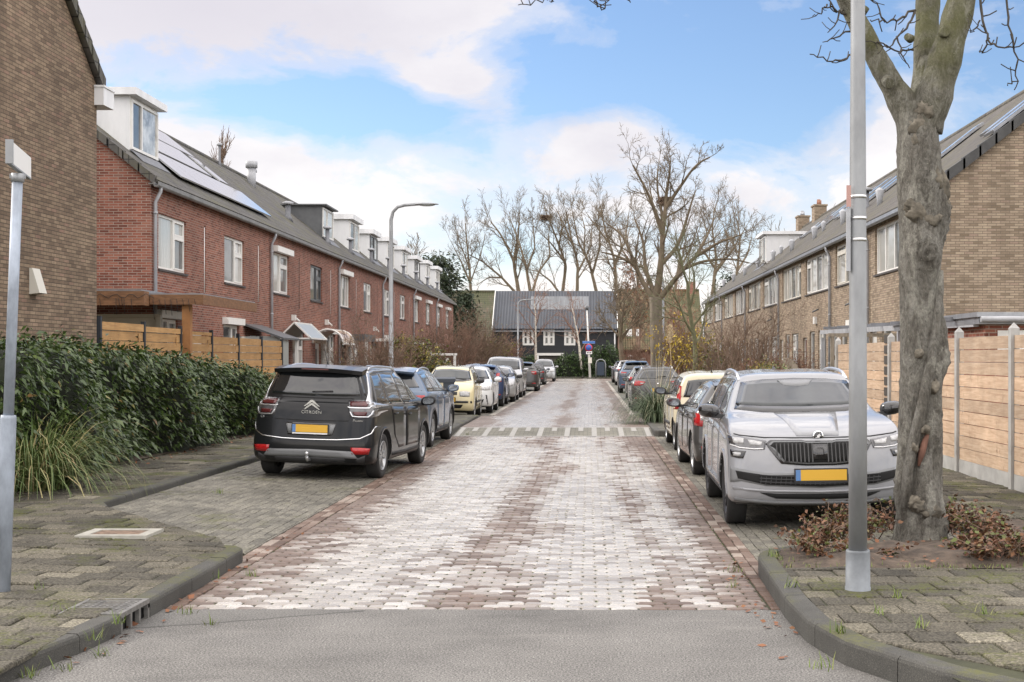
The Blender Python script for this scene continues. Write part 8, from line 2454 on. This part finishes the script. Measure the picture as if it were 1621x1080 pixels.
# wheelie bin
t = thing('wheelie_bin', 'dark grey wheelie bin standing at the kerb before the cream car', 'bin', (-4.12, 38.6, ZPL), R(8))
mb = MB()
v = [(-.24, -.28, .08), (.24, -.28, .08), (.24, .24, .08), (-.24, .24, .08), (-.29, -.36, 1.0), (.29, -.36, 1.0), (.29, .32, 1.0), (-.29, .32, 1.0)]
mb.add(v, [(0,3,2,1), (4,5,6,7), (0,1,5,4), (1,2,6,5), (2,3,7,6), (3,0,4,7)]); mb.box(-.31, .31, -.38, -.362, .94, 1.0); mb.box(-.15, .15, -.30, -.27, .03, .3)
m_bin = M("bin_grey", (.045, .055, .07), .5, var=.15, vs=4); mb.build('body', m_bin, t, uv=False)
mb = MB(); vs = []
for i in range(6):
    y = -.39+.74*i/5; z = 1.01+.07*math.sin(math.pi*(.15+.7*i/5)); vs += [(-.32, y, z), (.32, y, z), (-.32, y, z-.05), (.32, y, z-.05)]
fs = []
for i in range(5): b = i*4; fs += [(b, b+1, b+5, b+4), (b+2, b+6, b+7, b+3), (b, b+4, b+6, b+2), (b+1, b+3, b+7, b+5)]
fs += [(0, 2, 3, 1), (20, 21, 23, 22)]
mb.add(vs, fs); mb.build('lid', m_bin, t, uv=False)
mb = MB(); mb.tube([(-.25, .36, .98), (.25, .36, .98)], .018, 8); mb.build('handle', m_plast, t, uv=False)
for sx in (-.26, .26):
    mb = MB(); mb.lathe([(.03, -.03), (.1, -.03), (.1, .03), (.03, .03)], 16, 0, 'x', (sx, .26, .1)); mb.build('wheel', m_tyre, t, uv=False)
mb = MB(); mb.box(-.19, -.03, -.372, -.362, .80, .93); mb.build('sticker', M("sticker_cream", (.55, .50, .36), .6), t, uv=False)

def knotty(name, c1, c2, c3):
    m, nt, b = _nt(name)
    oc = coords(nt, 'Object')
    g = noise(nt, coords(nt, 'Object', scale=(1, .9, 12)), 2.2, 6, .6, .8)
    col = ramp(nt, g, [(.3, c1), (.55, c2), (.75, c3)])
    kn = noise(nt, coords(nt, 'Object', scale=(1, 2.2, 1.0), loc=(0, 3.3, 0)), 2.6, 3, .5, 1.2)
    st = noise(nt, coords(nt, 'Object', scale=(1, 9, 2.2)), 1.6, 4, .6, 1.5)
    mk = mth(nt, 'MULTIPLY', ramp(nt, kn, [(.58, 0), (.66, 1)]), ramp(nt, st, [(.55, 0), (.62, 1)]))
    rv = nt.nodes.new('ShaderNodeNewGeometry').outputs['Random Per Island']
    col = mix(nt, 1.0, col, ramp(nt, rv, [(0, (.78, .76, .74)), (.5, (1, .98, .95)), (1, (1.14, 1.08, 1.02))]), 'MULTIPLY')
    col = mix(nt, 1.0, col, ramp(nt, noise(nt, oc, 1.4, 5, .65), [(.3, .78), (.7, 1.12)]), 'MULTIPLY')
    col = mix(nt, mth(nt, 'MULTIPLY', mk, .85), col, (.20, .11, .06))
    lnk(nt, col, b.inputs['Base Color']); b.inputs['Roughness'].default_value = .75
    bump(nt, b, g, .25, .006)
    return m
m_pale = knotty("knotty_plank", (.40, .275, .185), (.52, .39, .28), (.60, .475, .36))
# wooden fence at the left: dark posts, horizontal boards
m_pine = knotty("pine_board", (.36, .20, .075), (.46, .275, .115), (.53, .34, .16))
fX = -9.0; fY = [24.97 + 2.47*k for k in range(7)]
t = thing('wooden_fence', 'new wooden board fence with dark metal posts behind the laurel hedge', 'fence', (fX, fY[0], ZPL))
def ftop(y): return float(np.interp(y, [24.9, 40], [2.50, 2.28])) - ZPL
for k, y in enumerate(fY):
    mb = MB(); mb.box(-.04, .04, y-fY[0]-.04, y-fY[0]+.04, 0, ftop(y)+.06); mb.box(-.043, .043, y-fY[0]-.043, y-fY[0]+.043, ftop(y)+.061, ftop(y)+.075); mb.build('post', M("post_dark", (.022, .028, .036), .5) if k == 0 else bpy.data.materials["post_dark"], t, uv=False)
rg = random.Random(31)
for k in range(6):
    mb = MB(); a, b = fY[k]+.042-fY[0], fY[k+1]-.042-fY[0]; z1 = ftop((fY[k]+fY[k+1])/2)
    z = .06; j = 0
    while z < z1-.05:
        h_ = min(.185, z1-z); xo = .012 if j % 2 else -.008
        mb.box(xo-.012, xo+.012, a, b, z+.004, z+h_-.006); z += .19; j += 1
    mb.box(-.036, -.022, b-.32, b-.27, .05, z1-.01); mb.box(.0245, .034, b-.32, b-.27, z1-.36, z1-.18)
    mb.build('fence_panel', m_pine, t)
# plank fence with concrete posts at the right
m_conc = M("concrete_post", (.36, .355, .34), .85, var=.2, vs=3, bmp=.3, bs=40)
rX = 5.4; rY = [14.7, 17.25, 19.8, 22.3, 24.25, 26.8, 29.4]
t = thing('plank_fence', 'pale knotty plank fence with concrete posts behind the street tree', 'fence', (rX, 17.25, ZPR))
zt_ = 2.24-ZPR-.04
for y in rY:
    mb = MB(); yy = y-17.25; mb.box(-.055, .055, yy-.055, yy+.055, -.05, zt_-.02)
    mb.add([(-.055, yy-.055, zt_-.02), (.055, yy-.055, zt_-.02), (.055, yy+.055, zt_-.02), (-.055, yy+.055, zt_-.02), (-.0, yy, zt_+.055)], [(0,1,4), (1,2,4), (2,3,4), (3,0,4)])
    mb.build('post', m_conc, t, uv=False)
for k in range(len(rY)-1):
    a, b = rY[k]-17.25+.057, rY[k+1]-17.25-.057
    mb = MB(); mb.box(-.02, .02, a, b, -.03, .17); mb.build('base_slab', m_conc, t, uv=False)
    mb = MB(); n = 10; hh = (zt_-.10-.172)/n
    for j in range(n):
        xo = rg.uniform(-.004, .004); mb.box(-.014+xo, .014+xo, a, b, .173+j*hh, .173+(j+1)*hh-.012)
    mb.build('fence_panel', m_pale, t)
mb = MB()
for k in range(10): mb.box(-.03, -.016, 24.31-17.25+.02, 24.31-17.25+.4, .2+k*.19, .2+k*.19+.15)
mb.build('old_panel', m_darkw, t, uv=False)
# slatted gate
t = thing('garden_gate', 'weathered gate of upright wooden slats at the end of the plank fence', 'gate', (5.42, 29.5, ZPR))
m_wth = M("weathered_wood", (.22, .185, .14), .85, var=.3, vs=6, vscale=(3, 3, .6))
mb = MB()
for k in range(9): mb.box(.15+k*.15, .15+k*.15+.09, 1.2, 1.225, .05, 1.9)
mb.build('slats', m_wth, t, uv=False)
mb = MB(); mb.box(.05, .13, 1.18, 1.26, 0, 2.12); mb.box(1.5, 1.58, 1.18, 1.26, 0, 2.12); mb.box(.0, 1.65, 1.17, 1.27, 2.122, 2.2); mb.box(.131, 1.499, 1.226, 1.26, .3, .4); mb.box(.131, 1.499, 1.226, 1.26, 1.6, 1.7); mb.build('gate_frame', m_wth, t, uv=False)
# garden shed roof edge behind the plank fence
t = thing('garden_shed', 'low brick shed with a grey flat roof behind the plank fence', 'shed', (6.55, 22.6, ZPR))
mb = MB(); mb.quad((.05, 0, 0), (6, 0, 0), (6, 0, 2.2), (.05, 0, 2.2)); mb.quad((.05, 0, 0), (.05, 6, 0), (.05, 6, 2.2), (.05, 0, 2.2)); mb.build('wall', m_red, t)
mb = MB(); mb.box(-.15, 6, -.2, 6.2, 2.32, 2.40); mb.box(-.1, 6, -.15, 6.1, 2.205, 2.318); mb.build('roof', m_zinc, t, uv=False)
mb = MB(); mb.tube([(-.1, -.26, 2.28), (6, -.26, 2.28)], .05, 8); mb.build('gutter', m_pipe, t, uv=False)
mb = MB(); mb.box(.25, .95, -.03, -.003, 1.7, 2.1); mb.build('window', m_frame, t, uv=False)
t = thing('pergola', 'slim grey pergola beam and posts in front of the tan terrace', 'pergola', (6.5, 22.9, ZPR))
mb = MB(); mb.bar((0, -.1, 2.22), (0, 15, 2.36), .09, .11); mb.build('beam', m_pipe, t, uv=False)
for y in (5.5, 10, 14.8):
    mb = MB(); mb.box(-.05, .05, y-.05, y+.05, 0, 2.2); mb.build('post', m_pipe, t, uv=False)
for y in (1, 3, 5, 7, 9, 11, 13):
    mb = MB(); z = 2.22+y*.0093+.09; mb.bar((-.3, y, z), (1.45, y, z+.05), .05, .07); mb.build('rafter', m_lead, t, uv=False)
t = thing('slatted_fence', 'dark slatted garden fence under the red barberry', 'fence', (5.6, 36.5, ZPR))
mb = MB()
for k in range(26): mb.box(0, .02, k*.14, k*.14+.10, .05, 1.45+.2*math.sin(k*.12))
mb.build('slats', m_wth, t, uv=False)
mb = MB(); mb.box(.021, .06, 0, 3.7, .4, .48); mb.box(.021, .06, 0, 3.7, 1.2, 1.28); mb.build('rail', m_darkw, t, uv=False)
# white garden arch at the left
t = thing('garden_arch', 'white garden arch with diagonal braces beside the dark garden tree', 'arch', (wx(690, 66), 66, ZPL))
mb = MB(); mb.box(-.75, -.55, 0, .15, 0, 1.75); mb.box(.85, .97, 0, .12, 0, 1.75); mb.box(-.8, 1.02, 0, .15, 1.752, 1.86); mb.bar((-.5, .05, .35), (.6, .05, 1.6), .06, .1); mb.build('frame', m_frame, t, uv=False)
# long garden wall and low fences at the left
t = thing('garden_wall', 'low dark brick garden wall in front of the left gardens', 'wall', (-7.3, 47, ZPL)); t['kind'] = 'thing'
mb = MB(); mb.box(-.1, .1, 0, 44, -.02, .85); mb.box(-.14, .14, -.03, 44.03, .852, .91); mb.build('wall', m_brown, t)
t = thing('garden_wall', 'low tan brick wall in front of the right gardens', 'wall', (5.6, 41, ZPR)); t['kind'] = 'thing'
mb = MB(); mb.box(-.1, .1, 0, 42, -.02, .7); mb.box(-.13, .13, -.03, 42.03, .702, .75); mb.build('wall', m_tan, t)
# drain and inspection cover
m_iron = M("cast_iron", (.20, .195, .185), .5, .5, var=.3, vs=18)
dz_ = ZP+.012
t = thing('storm_drain', 'cast iron kerb drain with a grid top at the left pavement corner', 'drain', (-3.05, 9.15, 0))
mb = MB(); x0, x1, y0, y1 = -.42, .0, -.28, .28
mb.box(x0, x1, y0, y0+.035, ZP-.05, dz_); mb.box(x0, x1, y1-.035, y1, ZP-.05, dz_); mb.box(x0, x0+.03, y0+.036, y1-.036, ZP-.05, dz_); mb.box(x1-.035, x1, y0+.036, y1-.036, ZP-.02, dz_)
for k in range(9): mb.box(x0+.031, x1-.036, y0+.07+k*.052, y0+.07+k*.052+.018, ZP-.03, dz_-.003)
for k in range(7): mb.box(x0+.06+k*.048, x0+.06+k*.048+.016, y0+.036, y1-.036, ZP-.03, dz_-.006)
mb.build('grid', m_iron, t, uv=False)
mb = MB()
for y in (-.275, -.09, .08, .265): mb.box(-.03, .0, y-.015, y+.015, -.02, ZP-.021)
mb.box(-.03, .0, -.29, .28, -.04, -.021)
mb.build('inlet_bars', m_iron, t, uv=False)
mb = MB(); mb.box(x0+.002, -.06, y0+.005, y1-.005, -.1, ZP-.07); mb.box(-.062, -.04, y0+.005, y1-.005, -.1, ZP-.03); mb.build('pit', m_hole, t, uv=False)
ic = (wx(190, 12.75), 12.75)
t = thing('inspection_cover', 'square inspection cover with a concrete rim in the left pavement', 'cover', (ic[0], ic[1], zpl(*ic)+.006), R(0))
mb = MB(); w_, d_ = .33, .26
mb.box(-w_, w_, -d_, -d_+.09, -.02, .012); mb.box(-w_, w_, d_-.09, d_, -.02, .012); mb.box(-w_, -w_+.1, -d_+.091, d_-.091, -.02, .012); mb.box(w_-.1, w_, -d_+.091, d_-.091, -.02, .012); mb.build('rim', M("rim_concrete", (.33, .32, .28), .85, var=.2, vs=8), t, uv=False)
mb = MB(); mb.box(-w_+.105, w_-.105, -d_+.096, d_-.096, -.02, .006); mb.build('lid', M("rust_iron", (.19, .13, .09), .7, .3, var=.6, vs=14), t, uv=False)
